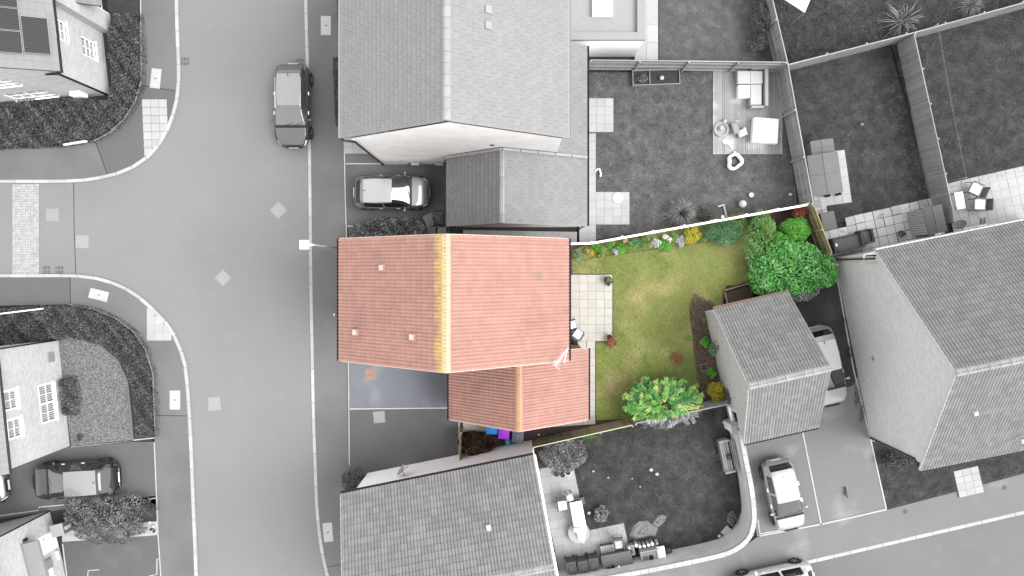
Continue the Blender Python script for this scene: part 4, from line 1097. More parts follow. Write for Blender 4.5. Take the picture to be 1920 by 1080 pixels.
# ---- top left house with solar panels
tl = thing('brick_house', 'pale brick house with black solar panels in the upper left corner', 'house', (-24, 11, 0))
tu, tv = Vector((-.11, .994, 0)), Vector((-.994, -.11, 0)); te = 4.88
tE = Vector((-21.62, 9.46, te)); tanp = .75; tLn = 3.6
trise = 4.2; tR = tE + tv * trise + Vector((0, 0, trise * tanp)); 
slope(tl, tE, tE + tu * tLn, tR, 'flat', .42, .36, 'tile_n', 'under', 40)
slope(tl, tE + tv * 2 * trise + tu * tLn, tE + tv * 2 * trise, tR + tu * tLn, 'flat', .42, .36, 'tile_n', 'under', 0)
bE = tE - tu * .02 + tv * .34; B0 = Vector((bE.x, bE.y, 0)) + tu * .12
B1 = B0 + tu * 3.35; W0 = B0 + tv * (2 * trise - .68); 
tz_ = te + .34 * tanp
b0, b1 = (B0.x, B0.y), (B1.x, B1.y)
def op_px(l, r, t, b_, A, B):
    us, vs = [], []
    for x, y in ((l, t), (r, t), (l, b_), (r, b_)):
        u_, v_ = ray_uv(x, y, A, B); us.append(u_); vs.append(v_)
    return (min(us), max(us), min(vs), max(vs))
us1 = ray_uv(165, 72, b0, b1); us2 = ray_uv(113, 50, b0, b1)
o1 = (us1[0] - .45, us1[0] + .5, .95, 2.15); o2 = (o1[0], o1[1], 3.35, 4.5)
o1 = (1.55, 2.55, 1.0, 2.2); o2 = (1.75, 2.75, 3.45, 4.6)
wall(tl, b0, b1, tz_, 'brick_light', [o1, o2])
window(tl, b0, b1, o1, 1, 2, True); window(tl, b0, b1, o2, 1, 2, True)
w0 = (W0.x, W0.y)
Ls = (W0 - B0).length
o3 = (Ls - 3.6, Ls - 2.6, 3.3, 4.3); o4 = (Ls - 4.5, Ls - 2.3, .9, 2.1); o5 = (Ls - 1.5, Ls - .8, 1.1, 1.7)
wall(tl, w0, b0, tz_, 'brick_light', [o3, o4], gable=(Ls / 2, te + trise * tanp - .05))
window(tl, w0, b0, o3, 1, 1); window(tl, w0, b0, o4, 1, 1, split=.5)
c = B0 + tv * 1.15 - tu * .10; q = MB(); q.bbox((c.x, c.y, 1.0), (.55, .22, .75), .02, math.atan2(tv.y, tv.x)); q.build('meter_box', M['white'], tl)
downpipe(tl, [tE + Vector((.07, .0, -.08)), tE + tv * .05 - tu * .02 + Vector((0, 0, -.1)), tE + tv * .75 - tu * .03 + Vector((0, 0, -.14)), V3(B0 + tv * .05 - tu * .05, te - .5), V3(B0 + tv * .02 - tu * .05, .1)], .05)
gutter(tl, tE, tE + tu * tLn, (.994, .11))
# projecting bay with a small porch roof
c0 = B1 + Vector((.5, .0, 0)); c1_ = c0 + tu * 4.0
wall(tl, (B1.x - .4, B1.y), (c0.x, c0.y), te, 'brick_light', name='bay_wall')
wall(tl, (c0.x, c0.y), (c1_.x, c1_.y), te, 'brick_light', [(1.0, 2.0, .02, 2.1)], name='bay_wall')
window(tl, (c0.x, c0.y), (c1_.x, c1_.y), (1.0, 2.0, .02, 2.1), 0, 2, False, sill=False, name='door')
q = MB(); q.box((c0.x - 2.0, c0.y + 2.0, te + .06), (4.3, 4.1, .12), math.atan2(tu.y, tu.x) - PI / 2); q.build('bay_roof', M['ridge_g'], tl)
pc = c0 + tu * 1.5
e0 = V3(pc - tu * 1.0 + Vector((.85, .09, 0)), 2.45); e1 = V3(pc + tu * 1.0 + Vector((.85, .09, 0)), 2.45); r0 = V3(pc - tu * 1.0, 3.2)
slope(tl, e0, e1, r0, 'flat', .3, .25, 'tile_nw', 'under', 10, name='porch_roof')
# solar panels
nrm = Vector((-tanp * tv.x, -tanp * tv.y, 1)).normalized(); upv = (tv + Vector((0, 0, tanp))).normalized()
def panel(u0, v0, w_, h_):
    t = MB(); o = tE + tu * u0 + upv * v0 + nrm * .11
    def q4(bm, a0, a1, b0_, b1_, z0, z1):
        vs = []
        for zz in (z0, z1):
            for a_, c_ in ((a0, b0_), (a1, b0_), (a1, b1_), (a0, b1_)): vs.append(o + tu * a_ + upv * c_ + nrm * zz)
        bm.raw(vs, [(3, 2, 1, 0), (4, 5, 6, 7), (0, 1, 5, 4), (1, 2, 6, 5), (2, 3, 7, 6), (3, 0, 4, 7)])
    q4(t, 0, w_, 0, h_, 0, .035)
    p = t.build('solar_panel', M['solar'], tl)
    f = MB(); s = .014
    for a0, a1, c0_, c1__ in ((0, w_, 0, s), (0, w_, h_ - s, h_), (0, s, s, h_ - s), (w_ - s, w_, s, h_ - s)): q4(f, a0, a1, c0_, c1__, .0351, .045)
    f.build('frame', M['alu'], p)
    f = MB(); i = 0
    x = .08
    while x < w_ - .05: q4(f, x, x + .012, s, h_ - s, .0352, .0375); x += .078
    f.build('cell_line', M['furn'], p, kind='stuff')
panel(.72, .30, 1.72, 1.05)
for i in range(3): panel(.66 + i * 1.06, 1.40, 1.02, 1.70)

# ---- left house (only its street wall shows) and the lower left house
def left_house(name, label, NE, SE, ez, mat_, ops, extra=None):
    t = thing(name, label, 'house', (NE[0] - 4, (NE[1] + SE[1]) / 2, 0))
    d = (Vector(NE) - Vector(SE)).normalized(); v = Vector((-d.y, d.x)); W = 8.0
    NW, SW = Vector(NE) + v * W, Vector(SE) + v * W
    wall(t, SE, NE, ez, mat_, ops)
    wall(t, NE, tuple(NW), ez, mat_, gable=(W / 2, ez + W / 2 * .8)); wall(t, tuple(SW), SE, ez, mat_, gable=(W / 2, ez + W / 2 * .8)); wall(t, tuple(NW), tuple(SW), ez, mat_)
    D3, V3_ = Vector((d.x, d.y, 0)), Vector((v.x, v.y, 0))
    e = Vector((SE[0], SE[1], ez - .15)) - V3_ * .3 - D3 * .1; L = (Vector(NE) - Vector(SE)).length + .2
    slope(t, e, e + D3 * L, e + V3_ * (W / 2 + .3) + Vector((0, 0, (W / 2 + .3) * .8)), 'flat', .3, .3, 'tile_n', 'under', 12)
    e2 = e + V3_ * (W + .6); slope(t, e2 + D3 * L, e2, e2 + D3 * L - V3_ * (W / 2 + .3) + Vector((0, 0, (W / 2 + .3) * .8)), 'flat', .3, .3, 'tile_n', 'under', 0)
    gutter(t, e, e + D3 * L, (-v.x, -v.y))
    q = MB(); p = e + V3_ * .1 + Vector((0, 0, -.02)); q.tube([p, p + D3 * L], .10, 4); q.build('fascia', M['upvc'], t)
    downpipe(t, [Vector((NE[0], NE[1], ez - .2)) - V3_ * .06 - D3 * .02, Vector((NE[0], NE[1], .1)) - V3_ * .06 - D3 * .02], .04)
    return t, D3, V3_
NEi, SEi = (-24.73, -3.70), (-24.12, -9.45)
oi = []
for l, r_, t_, b_ in ((66, 109, 720, 790), (1, 36, 733, 766), (8, 44, 785, 820)):
    oi.append(op_px(l + 8, r_ - 6, t_ + 2, b_ - 2, SEi, NEi))
fix = []
for (u0, u1, v0, v1), (c_u, c_v, hw, hh) in zip(oi, ((0, 0, 1.0, .62), (0, 0, .5, .5), (0, 0, .5, .5))):
    cu, cv = (u0 + u1) / 2, (v0 + v1) / 2; fix.append((cu - hw, cu + hw, cv - hh, cv + hh))
lh, D3, V3_ = left_house('brick_house', 'light brick house at the left edge with white framed windows', NEi, SEi, 5.35, 'brick_light', fix)
window(lh, SEi, NEi, fix[0], 1, 1, True, split=.5, depth=.03, fr=.09); window(lh, SEi, NEi, fix[1], 1, 1, True, depth=.03, fr=.09); window(lh, SEi, NEi, fix[2], 1, 1, True, depth=.03, fr=.09)
q = MB(); u_, v_ = ray_uv(95, 670, SEi, NEi); p = Vector((SEi[0], SEi[1], 0)) + D3 * u_ - V3_ * .03; q.box((p.x, p.y, v_), (.05, .5, .5), math.atan2(D3.y, D3.x) - PI / 2); q.build('wall_vent', M['iron_pale'], lh)
NEj, SEj = (-25.28, -12.97), (-24.2, -17.1)
oj = []
for l, r_, t_, b_, hw, hh in ((0, 22, 1067, 1100, .5, .5), (72, 96, 1070, 1100, .5, .55)):
    u0, u1, v0, v1 = op_px(l, r_, t_, b_, SEj, NEj); cu, cv = (u0 + u1) / 2, (v0 + v1) / 2; oj.append((max(.05, cu - hw), cu + hw, cv - hh, cv + hh))
ud, _ = ray_uv(100, 1012, SEj, NEj); od = (ud - .47, ud + .47, .05, 2.1)
oj = [o for o in oj if o[1] < od[0] - .05]
lj, D3, V3_ = left_house('brick_house', 'light brick house with white front door under a flat grey canopy', NEj, SEj, 5.3, 'brick_light', [od] + oj)
for o in oj: window(lj, SEj, NEj, o, 1, 1, True, depth=.03, fr=.09)
dr = window(lj, SEj, NEj, od, 0, 0, False, sill=False, name='door', depth=.02)
base = Vector((SEj[0], SEj[1], 0)); an_ = math.atan2(D3.y, D3.x)
def on_wall(u_, z, o): p = base + D3 * u_ - V3_ * o; return (p.x, p.y, z)
q = MB(); q.box(on_wall(ud, 1.08, .012), (.80, .03, 1.9), an_); o = q.build('door_leaf', M['white'], lj)
q = MB(); q.box(on_wall(ud + .3, 1.05, .05), (.12, .05, .04), an_); q.build('handle', M['steel'], o)
uc = ud - .35
q = MB(); q.box(on_wall(uc, 2.5, .42), (1.95, .84, .16), an_); q.build('canopy', M['felt2'], lj)
q = MB(); q.box(on_wall(uc, 2.6, .02), (1.95, .06, .12), an_); q.build('flashing', M['iron_mid'], lj)
q = MB(); q.box(on_wall(ud - 1.0, 1.2, .05), (.5, .12, .6), an_); q.build('meter_box', M['iron_pale'], lj)
q = MB(); q.box(on_wall(ud - .85, .35, .06), (.45, .1, .07), an_); q.build('wall_vent', M['white'], lj)
q = MB(); q.box(on_wall(ud + .75, 2.3, .05), (.16, .12, .26), an_, taper=.7); q.build('wall_lamp', M['iron'], lj)
# ------------------------------------------------------------------ fences
def fence(label, px, h, m, side=1, bw=.12, bay=1.85, rails=3, cap=None, post_m=None, name='timber_fence', post_h=.06, gap=.006, n_obj=150, cap_w=.05, th=.02):
    """close boarded fence along a line of ground pixels; side=+1 puts the rails to the left of the line"""
    pts = PL(px, 0.0); mid = pts[len(pts) // 2]
    t = thing(name, label, 'fence', tuple(mid)); o = ORG[t.name]
    pb = bo = None; cnt = 0; rest = MB(); rl = MB()
    for a, b_ in zip(pts, pts[1:]):
        d = b_ - a; L = d.length; d.normalize(); n = Vector((-d.y, d.x, 0)) * side; ang = math.atan2(d.y, d.x)
        nb = max(1, round(L / bay)); st = L / nb
        for i in range(nb + (1 if b_ is pts[-1] else 0)):
            loc = a + d * (st * i) + n * .06 - o; loc.z = (h + post_h) / 2
            if pb is None:
                q = MB(); q.bbox((0, 0, 0), (.09, .09, h + post_h), .01); pb = q.build('post', M[post_m or m], t, world=False); pb.location = loc; pb.rotation_euler = (0, 0, ang)
            else: copy_of(pb, t, loc, (0, 0, ang + random.uniform(-.03, .03)))
        for i in range(nb):
            for r_ in range(rails):
                z = h * (.16 + .68 * r_ / max(1, rails - 1)); c = a + d * (st * (i + .5)) + n * .035
                q = MB(); q.box((c.x, c.y, z), (st - .1, .05, .075), ang); q.build('rail', M[m], t)
            if cap:
                c = a + d * (st * (i + .5)); q = MB(); q.box((c.x, c.y, h + .02), (st - .004, cap_w, .035), ang); q.build('cap_rail', M[cap], t)
        k_ = max(1, round(L / bw)); sb = L / k_
        for i in range(k_):
            loc = a + d * (sb * (i + .5)) + n * random.uniform(-.004, .004) - n * .01; loc.z = h / 2 + random.uniform(-.008, .0)
            rot = (0, 0, ang + random.uniform(-.02, .02) + .06)
            cnt += 1
            if cnt <= n_obj:
                if bo is None:
                    q = MB(); q.box((0, 0, 0), (sb - gap, th, h)); bo = q.build('board', M[m], t, world=False); bo.location = loc - o; bo.location.z = loc.z; bo.rotation_euler = rot
                else:
                    l2 = loc - o; l2.z = loc.z; copy_of(bo, t, l2, rot)
            else: rest.cur = random.random(); rest.box(tuple(loc), (sb - gap, th, h), rot[2])
    if rest.v: rest.build('board', M[m], t, kind='stuff', tint=True)
    return t
fence('weathered fence between the grey wing lawn and the extension', [(1101, 131), (1453, 135)], 1.8, 'timber_g2', 1 * -1, cap='timber_g2', bay=2.75, n_obj=40)
fence('weathered fence with horizontal rails beside the timber deck', [(1416, -20), (1453, 136), (1499, 388)], 1.8, 'timber_g', -1, cap='timber_g2', bay=2.4, n_obj=40)
fence('mossy timber fence behind the big green shrubs', [(1501, 391), (1533, 476)], 1.75, 'timber_y', -1, cap='timber_y', bay=1.3, n_obj=60)
fence('pale diagonal fence running to the upper right corner', [(1454, 139), (1667, 85), (1876, 28), (2010, -10)], 1.75, 'timber_g2', 1, cap='timber_g2', bay=2.0, n_obj=40)
fence('grey fence between the dark lawn and the washing line lawn', [(1680, 84), (1749, 397), (1752, 421)], 1.75, 'timber_g', 1, bay=1.9, n_obj=110, bw=.10, cap='timber_g')
fence('brown boarded fence below the red wing', [(998, 824), (1060, 810), (1176, 784)], 1.75, 'timber', -1, bay=1.85, n_obj=80, bw=.105, cap='timber_rail', cap_w=.04)
fence('low dark fence behind the big yellow green shrub', [(1182, 781), (1348, 747)], 1.7, 'timber_g', -1, bay=2.4, n_obj=30, cap='timber_g2')
fence('thin white fence between the flower border and the neighbour', [(1064, 459), (1104, 458), (1497, 388)], 1.35, 'white', 1, bay=1.75, rails=2, cap='white', n_obj=60, cap_w=.11, post_h=.10, name='white_fence')
# short side fence beside the bin alley
fence('narrow timber gate side beside the dead shrub', [(866, 800), (866, 862)], 1.5, 'timber_y', 1, bay=1.7, n_obj=40, rails=2)

# ------------------------------------------------------------------ curved brick garden wall
topl = [(1386, 806), (1393, 835), (1400, 870), (1408, 910), (1413, 948), (1414, 972), (1411, 992), (1403, 1010), (1389, 1024), (1370, 1035), (1345, 1043), (1300, 1053), (1200, 1073), (1100, 1091), (1045, 1101)]
wz_ = 1.75
line = [Vector((p.x, p.y, 0)) for p in PL(topl, wz_ + .08)]
gw = thing('garden_wall', 'curved pale brick garden wall with stone coping', 'wall', tuple(line[6]))
def thick(pts, wd):
    l, r_ = [], []
    for i in range(len(pts)):
        d = pts[min(i + 1, len(pts) - 1)] - pts[max(i - 1, 0)]; d.normalize(); nn = Vector((-d.y, d.x, 0)) * wd / 2
        l.append(pts[i] + nn); r_.append(pts[i] - nn)
    return l, r_
def smooth_line(pts, n=4):
    out = []
    for i in range(len(pts) - 1):
        p0, p1, p2, p3 = pts[max(i - 1, 0)], pts[i], pts[i + 1], pts[min(i + 2, len(pts) - 1)]
        for k_ in range(n):
            t = k_ / n
            out.append(.5 * ((2 * p1) + (-p0 + p2) * t + (2 * p0 - 5 * p1 + 4 * p2 - p3) * t * t + (-p0 + 3 * p1 - 3 * p2 + p3) * t ** 3))
    return out + [pts[-1]]
line = smooth_line(line)
l, r_ = thick(line, .215)
b = MB(); s = 0.0
for i in range(len(line) - 1):
    e = (line[i + 1] - line[i]).length
    for a_, c_ in ((l[i], l[i + 1]), (r_[i + 1], r_[i])):
        uv = [(s, 0), (s + e, 0), (s + e, wz_), (s, wz_)]
        if a_ is r_[i + 1]: uv = [(s + e, 0), (s, 0), (s, wz_), (s + e, wz_)]
        b.face([V3(a_, -.05), V3(c_, -.05), V3(c_, wz_), V3(a_, wz_)], uv)
    s += e
b.face([V3(l[0], -.05), V3(l[0], wz_), V3(r_[0], wz_), V3(r_[0], -.05)], [(0, 0), (0, wz_), (.2, wz_), (.2, 0)])
b.build('brickwork', M['brick_w'], gw)
q = MB()
for (ll, rr, z0, z1) in ((thick(line, .30)[0], thick(line, .30)[1], wz_, wz_ + .025),):
    for i in range(len(line) - 1):
        q.raw([V3(ll[i], z0), V3(ll[i + 1], z0), V3(rr[i + 1], z0), V3(rr[i], z0), V3(ll[i], z1), V3(ll[i + 1], z1), V3(rr[i + 1], z1), V3(rr[i], z1)], [(4, 5, 6, 7), (0, 1, 5, 4), (2, 3, 7, 6), (3, 2, 1, 0)])
q.build('tile_creasing', M['iron_pale'], gw)
off_l, off_r = thick(line, .215)
acc = 0; pr = None
for p, a in polyline_steps(line, .225 * 2.0):
    loc = p - ORG[gw.name]; loc.z = wz_ + .065 + random.uniform(-.004, .004)
    if pr is None:
        q = MB(); q.bbox((0, 0, 0), (.444, .24, .08), .012); pr = q.build('coping_stone', M['kerb'], gw, world=False); pr.location = loc; pr.rotation_euler = (0, 0, a)
    else: copy_of(pr, gw, loc, (0, 0, a))
# gate pier block where the wall meets the garage
pa = P(1377, 801, 1.2)
pier = thing('wall_pier', 'grey capped brick pier where the curved wall meets the garage', 'pier', (pa.x, pa.y, 0), math.radians(12.5))
q = MB(); q.box((0, 0, .85), (.50, .44, 1.7)); q.build('brickwork', M['brick_w'], pier, world=False)
q = MB(); q.bbox((0, 0, 1.74), (.58, .52, .08), .02); q.build('cap', M['iron_pale'], pier, world=False)

# ------------------------------------------------------------------ timber deck
dk = thing('timber_deck', 'pale timber deck with corner sofa beside the railed fence', 'deck', P(1335, 290, 0))
o0 = P(1333, 130, .18); 
nb = 30; wd = (1466 - 1336) * k / nb; hgt = (286 - 131) * k; pr = None
q = MB(); q.box((nb * wd / 2, hgt / 2, .07), (nb * wd - .02, hgt - .02, .14)); q.build('frame', M['timber_d'], dk, world=False)
for i in range(nb):
    sh = max(0, (i - 26)) * .0; loc = ((i + .5) * wd, hgt / 2, .155 + random.uniform(-.002, .002))
    if pr is None: q = MB(); q.bbox((0, 0, 0), (wd - .009, hgt, .03), .004); pr = q.build('plank', M['deck'], dk, world=False); pr.location = loc
    else: copy_of(pr, dk, loc)

# ------------------------------------------------------------------ raised bed, planters
rb = thing('raised_bed', 'low timber edged raised bed beside the big laurel', 'raised bed', P(1385, 560, 0))
def board(root, pxs, z, hgt, th, m, name='board'):
    a, b_ = P(*pxs[0], z), P(*pxs[1], z); c = (a + b_) / 2; q = MB()
    q.box((c.x, c.y, z), ((b_ - a).length, th, hgt), math.atan2((b_ - a).y, (b_ - a).x)); return q.build(name, M[m], root)
board(rb, ((1357, 545), (1405, 531)), .2, .3, .05, 'timber', 'board'); board(rb, ((1358, 548), (1364, 572)), .2, .3, .05, 'timber', 'board'); board(rb, ((1405, 534), (1411, 562)), .2, .3, .05, 'timber_d', 'board')
q = MB(); q.prism([(p.x, p.y) for p in PL([(1359, 548), (1404, 535), (1410, 562), (1365, 574)], .2)], .02, .25); q.build('soil', M['soil'], rb)
ribbon([(1355, 572), (1358, 543), (1405, 527)], .09, .17, 'timber_d', 'lawn_edging', 'dark timber lawn edging round the raised bed')
ribbon([(1149, 640), (1149, 514), (1072, 514)], .05, .15, 'timber_d', 'lawn_edging', 'dark timber edging round the cream patio')
ribbon([(1117, 788), (1117, 641), (1149, 641)], .05, .15, 'timber_d', 'lawn_edging', 'dark timber edging beside the cream slab path')
ribbon([(1104, 484), (1160, 476), (1260, 463), (1330, 452)], .05, .14, 'timber_d', 'lawn_edging', 'dark edging in front of the flower border')
ribbon([(1072, 460), (1072, 512)], .08, .16, 'timber_d', 'lawn_edging', 'dark edging at the foot of the house beside the lawn')

pl = thing('planter', 'long weathered timber planter against the rear fence', 'planter', P(1228, 148, 0), math.radians(2))
W_, D_ = 88 * k, 27 * k
for c_, s_ in (((0, D_ / 2, .2), (W_, .04, .4)), ((0, -D_ / 2, .2), (W_, .04, .4)), ((W_ / 2 - .02, 0, .2), (.04, D_ - .04, .399)), ((-W_ / 2 + .02, 0, .2), (.04, D_ - .04, .399)), ((-.35, 0, .2), (.04, D_ - .04, .398))):
    q = MB(); q.box(c_, s_); q.build('board', M['timber_g'], pl, world=False)
q = MB(); q.box((0, 0, .15), (W_ - .09, D_ - .05, .3)); q.build('soil', M['soil_g'], pl, world=False)
q = MB(); q.ball((.28, -.05, .42), .13, 12, 8); o = q.build('ball', M['stone'], None, smooth=True, world=False); o.location = P(1228, 148, 0); tag(o, 'pale ball resting in the long timber planter', 'ball')
# ------------------------------------------------------------------ cars
def paint(name, v, metal=.4, coat=1.0): return mat(name, v, .35, 0, 1, .02, 30, metal=metal, coat=coat, spec=.5)
M['p_black'] = paint('black_car_paint', g(.075), .6); M['p_black2'] = paint('glossy_black_paint', g(.009)); M['p_silver'] = paint('silver_car_paint_shaded', g(.13), .3)
M['p_pale'] = paint('pale_silver_paint', g(.27), .2); M['p_white'] = paint('white_car_paint', g(.72), 0); M['p_light'] = paint('light_car_paint', g(.48), .1); M['p_dark'] = paint('dark_car_paint', g(.03))
M['p_grey'] = paint('grey_car_paint', g(.20), .4)
M['cglass'] = mat('car_glass', g(.012), .04, 0, 1, 0, 1, spec=.9, coat=.6)
M['cglass_l'] = mat('car_glass_reflective', g(.06), .05, 0, 1, 0, 1, spec=1.0, coat=1.0)
M['tyre'] = mat('tyre_rubber', g(.018), .85, .05, 5, .05, 30); M['rim'] = mat('alloy_rim', g(.30), .3, 0, 1, .02, 20, metal=.7)
M['lamp'] = mat('headlamp', g(.62), .15, 0, 1, 0, 1, spec=.8); M['tail'] = mat('tail_lamp', g(.06), .2, 0, 1, 0, 1, spec=.8); M['chrome'] = mat('chrome', g(.6), .12, 0, 1, 0, 1, metal=1.0)
M['plate'] = mat('number_plate', g(.6), .5)

def lerp_tab(t, tab):
    for (a, x), (b_, y) in zip(tab, tab[1:]):
        if t <= b_:
            s = (t - a) / (b_ - a) if b_ > a else 0; s = max(0, min(1, s)); return x + (y - x) * s
    return tab[-1][1]

def car(label, px, py, heading, L=4.2, W=1.78, Ht=1.48, body='p_silver', roof=None, glassm='cglass', z=.11, mirror=None, suv=0.0, box=0.0, group=None, rails=None, seats=True):
    """heading: direction of the bonnet in degrees, counter clockwise from east"""
    t = thing('parked_car', label, 'car', P(px, py, z), math.radians(heading), group)
    top = [(0, .50), (.012, .72 + suv), (.03, .86 + suv), (.05, .98 + suv), (.13 - .05 * box, Ht - .10), (.18 - .05 * box, Ht - .035), (.30, Ht), (.42, Ht - .005), (.50, Ht - .03), (.545, Ht - .07), (.765, 1.02 + suv), (.80, .985 + suv), (.88, .91 + suv), (.945, .80 + suv), (.98, .66 + suv), (1, .46)]
    belt = [(0, .46), (.02, .70 + suv), (.05, .90 + suv), (.3, .93 + suv), (.6, .91 + suv), (.77, .93 + suv), (.88, .82 + suv), (.95, .70 + suv), (1, .42)]
    wid = [(0, .56), (.01, .70), (.03, .82), (.06, .90), (.10, .95), (.17, .985), (.3, 1), (.66, 1), (.78, .975), (.86, .94), (.91, .89), (.95, .81), (.98, .70), (.995, .58), (1, .46)]
    rw = [(0, .60), (.06, .66), (.14, .70 + .05 * box), (.3, .735), (.46, .735), (.545, .71), (.7, .79), (.78, .86), (1, .84)]
    ts = [0, .006, .016, .03, .045, .06, .08, .10, .12, .14, .165, .19, .23, .28, .34, .40, .43, .46, .49, .515, .535, .55, .575, .605, .64, .67, .70, .73, .752, .768, .785, .80, .83, .86, .89, .92, .945, .962, .976, .988, .996, 1]
    rows = []
    for u in ts:
        hw = lerp_tab(u, wid) * W / 2; zt = lerp_tab(u, top); zb = min(lerp_tab(u, belt), zt - .015); yr = lerp_tab(u, rw) * W / 2; yr = min(yr, hw * .9)
        gh = max(0.0, min(1.0, (zt - zb) / .30))
        lo = .24 + (.12 if u < .02 or u > .985 else 0)
        pts = [(hw * .86, lo), (hw * .965, lo + .08), (hw * 1.0, .52), (hw * .985, .52 + (zb - .52) * .6), (hw * .945, zb)]
        ye, ze = yr, zt - .06 * gh
        y0, z0 = hw * .925, zb + .012
        pts.append((y0, min(z0, zt - .01)))
        for s in (.33, .66, 1.0):
            y = y0 + (ye - y0) * s * (gh if gh > .3 else max(gh, .25)) ; y = y0 + (ye - y0) * s
            zz = (z0 + (ze - z0) * s); pts.append((y, min(zz, zt - .006)))
        pts += [(yr * .93, zt - .022 * max(gh, .4)), (yr * .6, zt - .006), (0, zt)]
        rows.append([(u * L - L / 2, y, zz) for y, zz in pts])
    K = len(rows[0])
    parts = {}
    def add(key, quad): parts.setdefault(key, []).append(quad)
    s_ = 2 if box else 0
    for i in range(len(ts) - 1):
        u = (ts[i] + ts[i + 1]) / 2
        for k_ in range(K - 1):
            key = 'body'
            if 5 <= k_ <= 7 and .165 < u < .735:
                if not (.415 < u < .445): key = 'side_window' if u < .43 else 'front_side_window'
            if k_ >= 8 and .54 < u < .757: key = 'windscreen'
            elif k_ >= 5 and .757 <= u < .785: key = 'cowl'
            if k_ >= 8 and (.052 < u < .125 - .03 * box): key = 'rear_window'
            if k_ >= 9 and .17 < u <= .54: key = 'roof_panel'
            if .905 < u < .972 and k_ in (3, 4, 5): key = 'headlight'
            if u < .035 and k_ in (3, 4): key = 'tail_light'
            add(key, (i, k_))
    mats = {'body': body, 'side_window': glassm, 'front_side_window': glassm, 'windscreen': glassm, 'cowl': 'black', 'rear_window': glassm, 'roof_panel': roof or body, 'headlight': 'lamp', 'tail_light': 'tail'}
    full = {}
    for key, qs in parts.items():
        sides = ('both',) if key not in ('headlight', 'tail_light', 'side_window', 'front_side_window') else (1, -1)
        for sd_ in sides:
            vs = {}; V = []; Fc = []
            def vid(i, k_, sg):
                kk = (i, k_, sg if k_ < K - 1 else 1)
                if kk not in vs:
                    x, y, zz = rows[i][k_]; vs[kk] = len(V); V.append((x, y * sg, zz))
                return vs[kk]
            for sg in (1, -1) if sd_ == 'both' else (sd_,):
                for i, k_ in qs:
                    f = (vid(i, k_, sg), vid(i + 1, k_, sg), vid(i + 1, k_ + 1, sg), vid(i, k_ + 1, sg))
                    Fc.append(f if sg < 0 else f[::-1])
            if key == 'body':
                n_ = len(V); F0 = [vid(0, k_, 1) for k_ in range(K)] + [vid(0, k_, -1) for k_ in range(K - 2, -1, -1)]; Fc.append(tuple(F0))
                F1 = [vid(len(ts) - 1, k_, 1) for k_ in range(K)] + [vid(len(ts) - 1, k_, -1) for k_ in range(K - 2, -1, -1)]; Fc.append(tuple(F1[::-1]))
                for i in range(len(ts) - 1): Fc.append((vid(i, 0, 1), vid(i + 1, 0, 1), vid(i + 1, 0, -1), vid(i, 0, -1)))
            bm = MB(); bm.raw(V, Fc)
            nm = {'front_side_window': 'side_window'}.get(key, key)
            bm.build(nm, M[mats[key]], t, smooth=True, world=False)
    # wheels
    wr_ = .315 + suv * .3; pr = None
    for u in (.175, .815):
        for sg in (1, -1):
            loc = (u * L - L / 2, sg * (W / 2 - .085), wr_)
            if pr is None:
                q = MB(); q.lathe((0, 0, 0), [(.20, -.09), (wr_ - .03, -.10), (wr_, -.07), (wr_, .07), (wr_ - .03, .10), (.20, .09)], 18, 'y'); pr = q.build('wheel', M['tyre'], t, world=False)
                pr.location = loc
                q = MB(); q.lathe((0, 0, 0), [(.215, -.085), (.215, .085)], 16, 'y', close=False)
                for a in range(5):
                    an_ = a * 2 * PI / 5
                    for s2 in (1, -1): q.box((math.cos(an_) * .11, .082 * s2, math.sin(an_) * .11), (.22, .02, .055), M=Matrix.Translation((math.cos(an_) * .11, .082 * s2, math.sin(an_) * .11)) @ Matrix.Rotation(-an_, 4, 'Y') @ Matrix.Translation((-math.cos(an_) * .11, -.082 * s2, -math.sin(an_) * .11)))
                q.lathe((0, 0, 0), [(.05, -.095), (.05, .095)], 10, 'y')
                rm = q.build('rim', M['rim'], pr, world=False)
            else:
                c = copy_of(pr, t, loc); r2 = rm.copy(); COL.objects.link(r2); r2.parent = c
            q = MB(); m_ = 14; vs = []
            for rr, yy in ((wr_ + .03, W / 2 - .12), (wr_ + .055, W / 2 + .008), (wr_ + .012, W / 2 + .006)):
                for a in range(m_ + 1):
                    an_ = PI * a / m_ ; vs.append((loc[0] + rr * math.cos(an_), sg * yy, wr_ + rr * math.sin(an_)))
            fs = [(r_ * (m_ + 1) + a, r_ * (m_ + 1) + a + 1, (r_ + 1) * (m_ + 1) + a + 1, (r_ + 1) * (m_ + 1) + a) for r_ in range(2) for a in range(m_)]
            q.raw(vs, fs); q.build('wheel_arch', M['black'], t, world=False)
    for sg in (1, -1):
        q = MB(); q.ball((.19 * L, sg * (W / 2 + .09), .98 + suv), (.075, .11, .075), 10, 6); q.tube([(.19 * L, sg * (W / 2 - .10), .95 + suv), (.19 * L, sg * (W / 2 + .04), .97 + suv)], .03, 5); q.build('mirror', M[mirror or body], t, smooth=True, world=False)
        for u in (-.13, .10):
            q = MB(); q.box((u * L, sg * (W / 2 * .985), .84 + suv), (.18, .05, .035)); q.build('handle', M['chrome' if body != 'p_silver' else body], t, world=False)
        if rails: q = MB(); q.tube([(-.30 * L, sg * .36 * W, Ht - .03), (-.27 * L, sg * .36 * W, Ht + .02), (.06 * L, sg * .355 * W, Ht + .02), (.09 * L, sg * .35 * W, Ht - .04)], .018, 6); q.build('roof_rail', M[rails], t, smooth=True, world=False)
    q = MB(); q.tube([(-.31 * L, 0, Ht - .02), (-.325 * L, 0, Ht + .07), (-.345 * L, 0, Ht + .10)], .022, 6, .008); q.build('antenna', M['black'], t, world=False)
    q = MB(); q.box((L / 2 + .005, 0, .48), (.02, .52, .11)); q.build('number_plate', M['plate'], t, world=False)
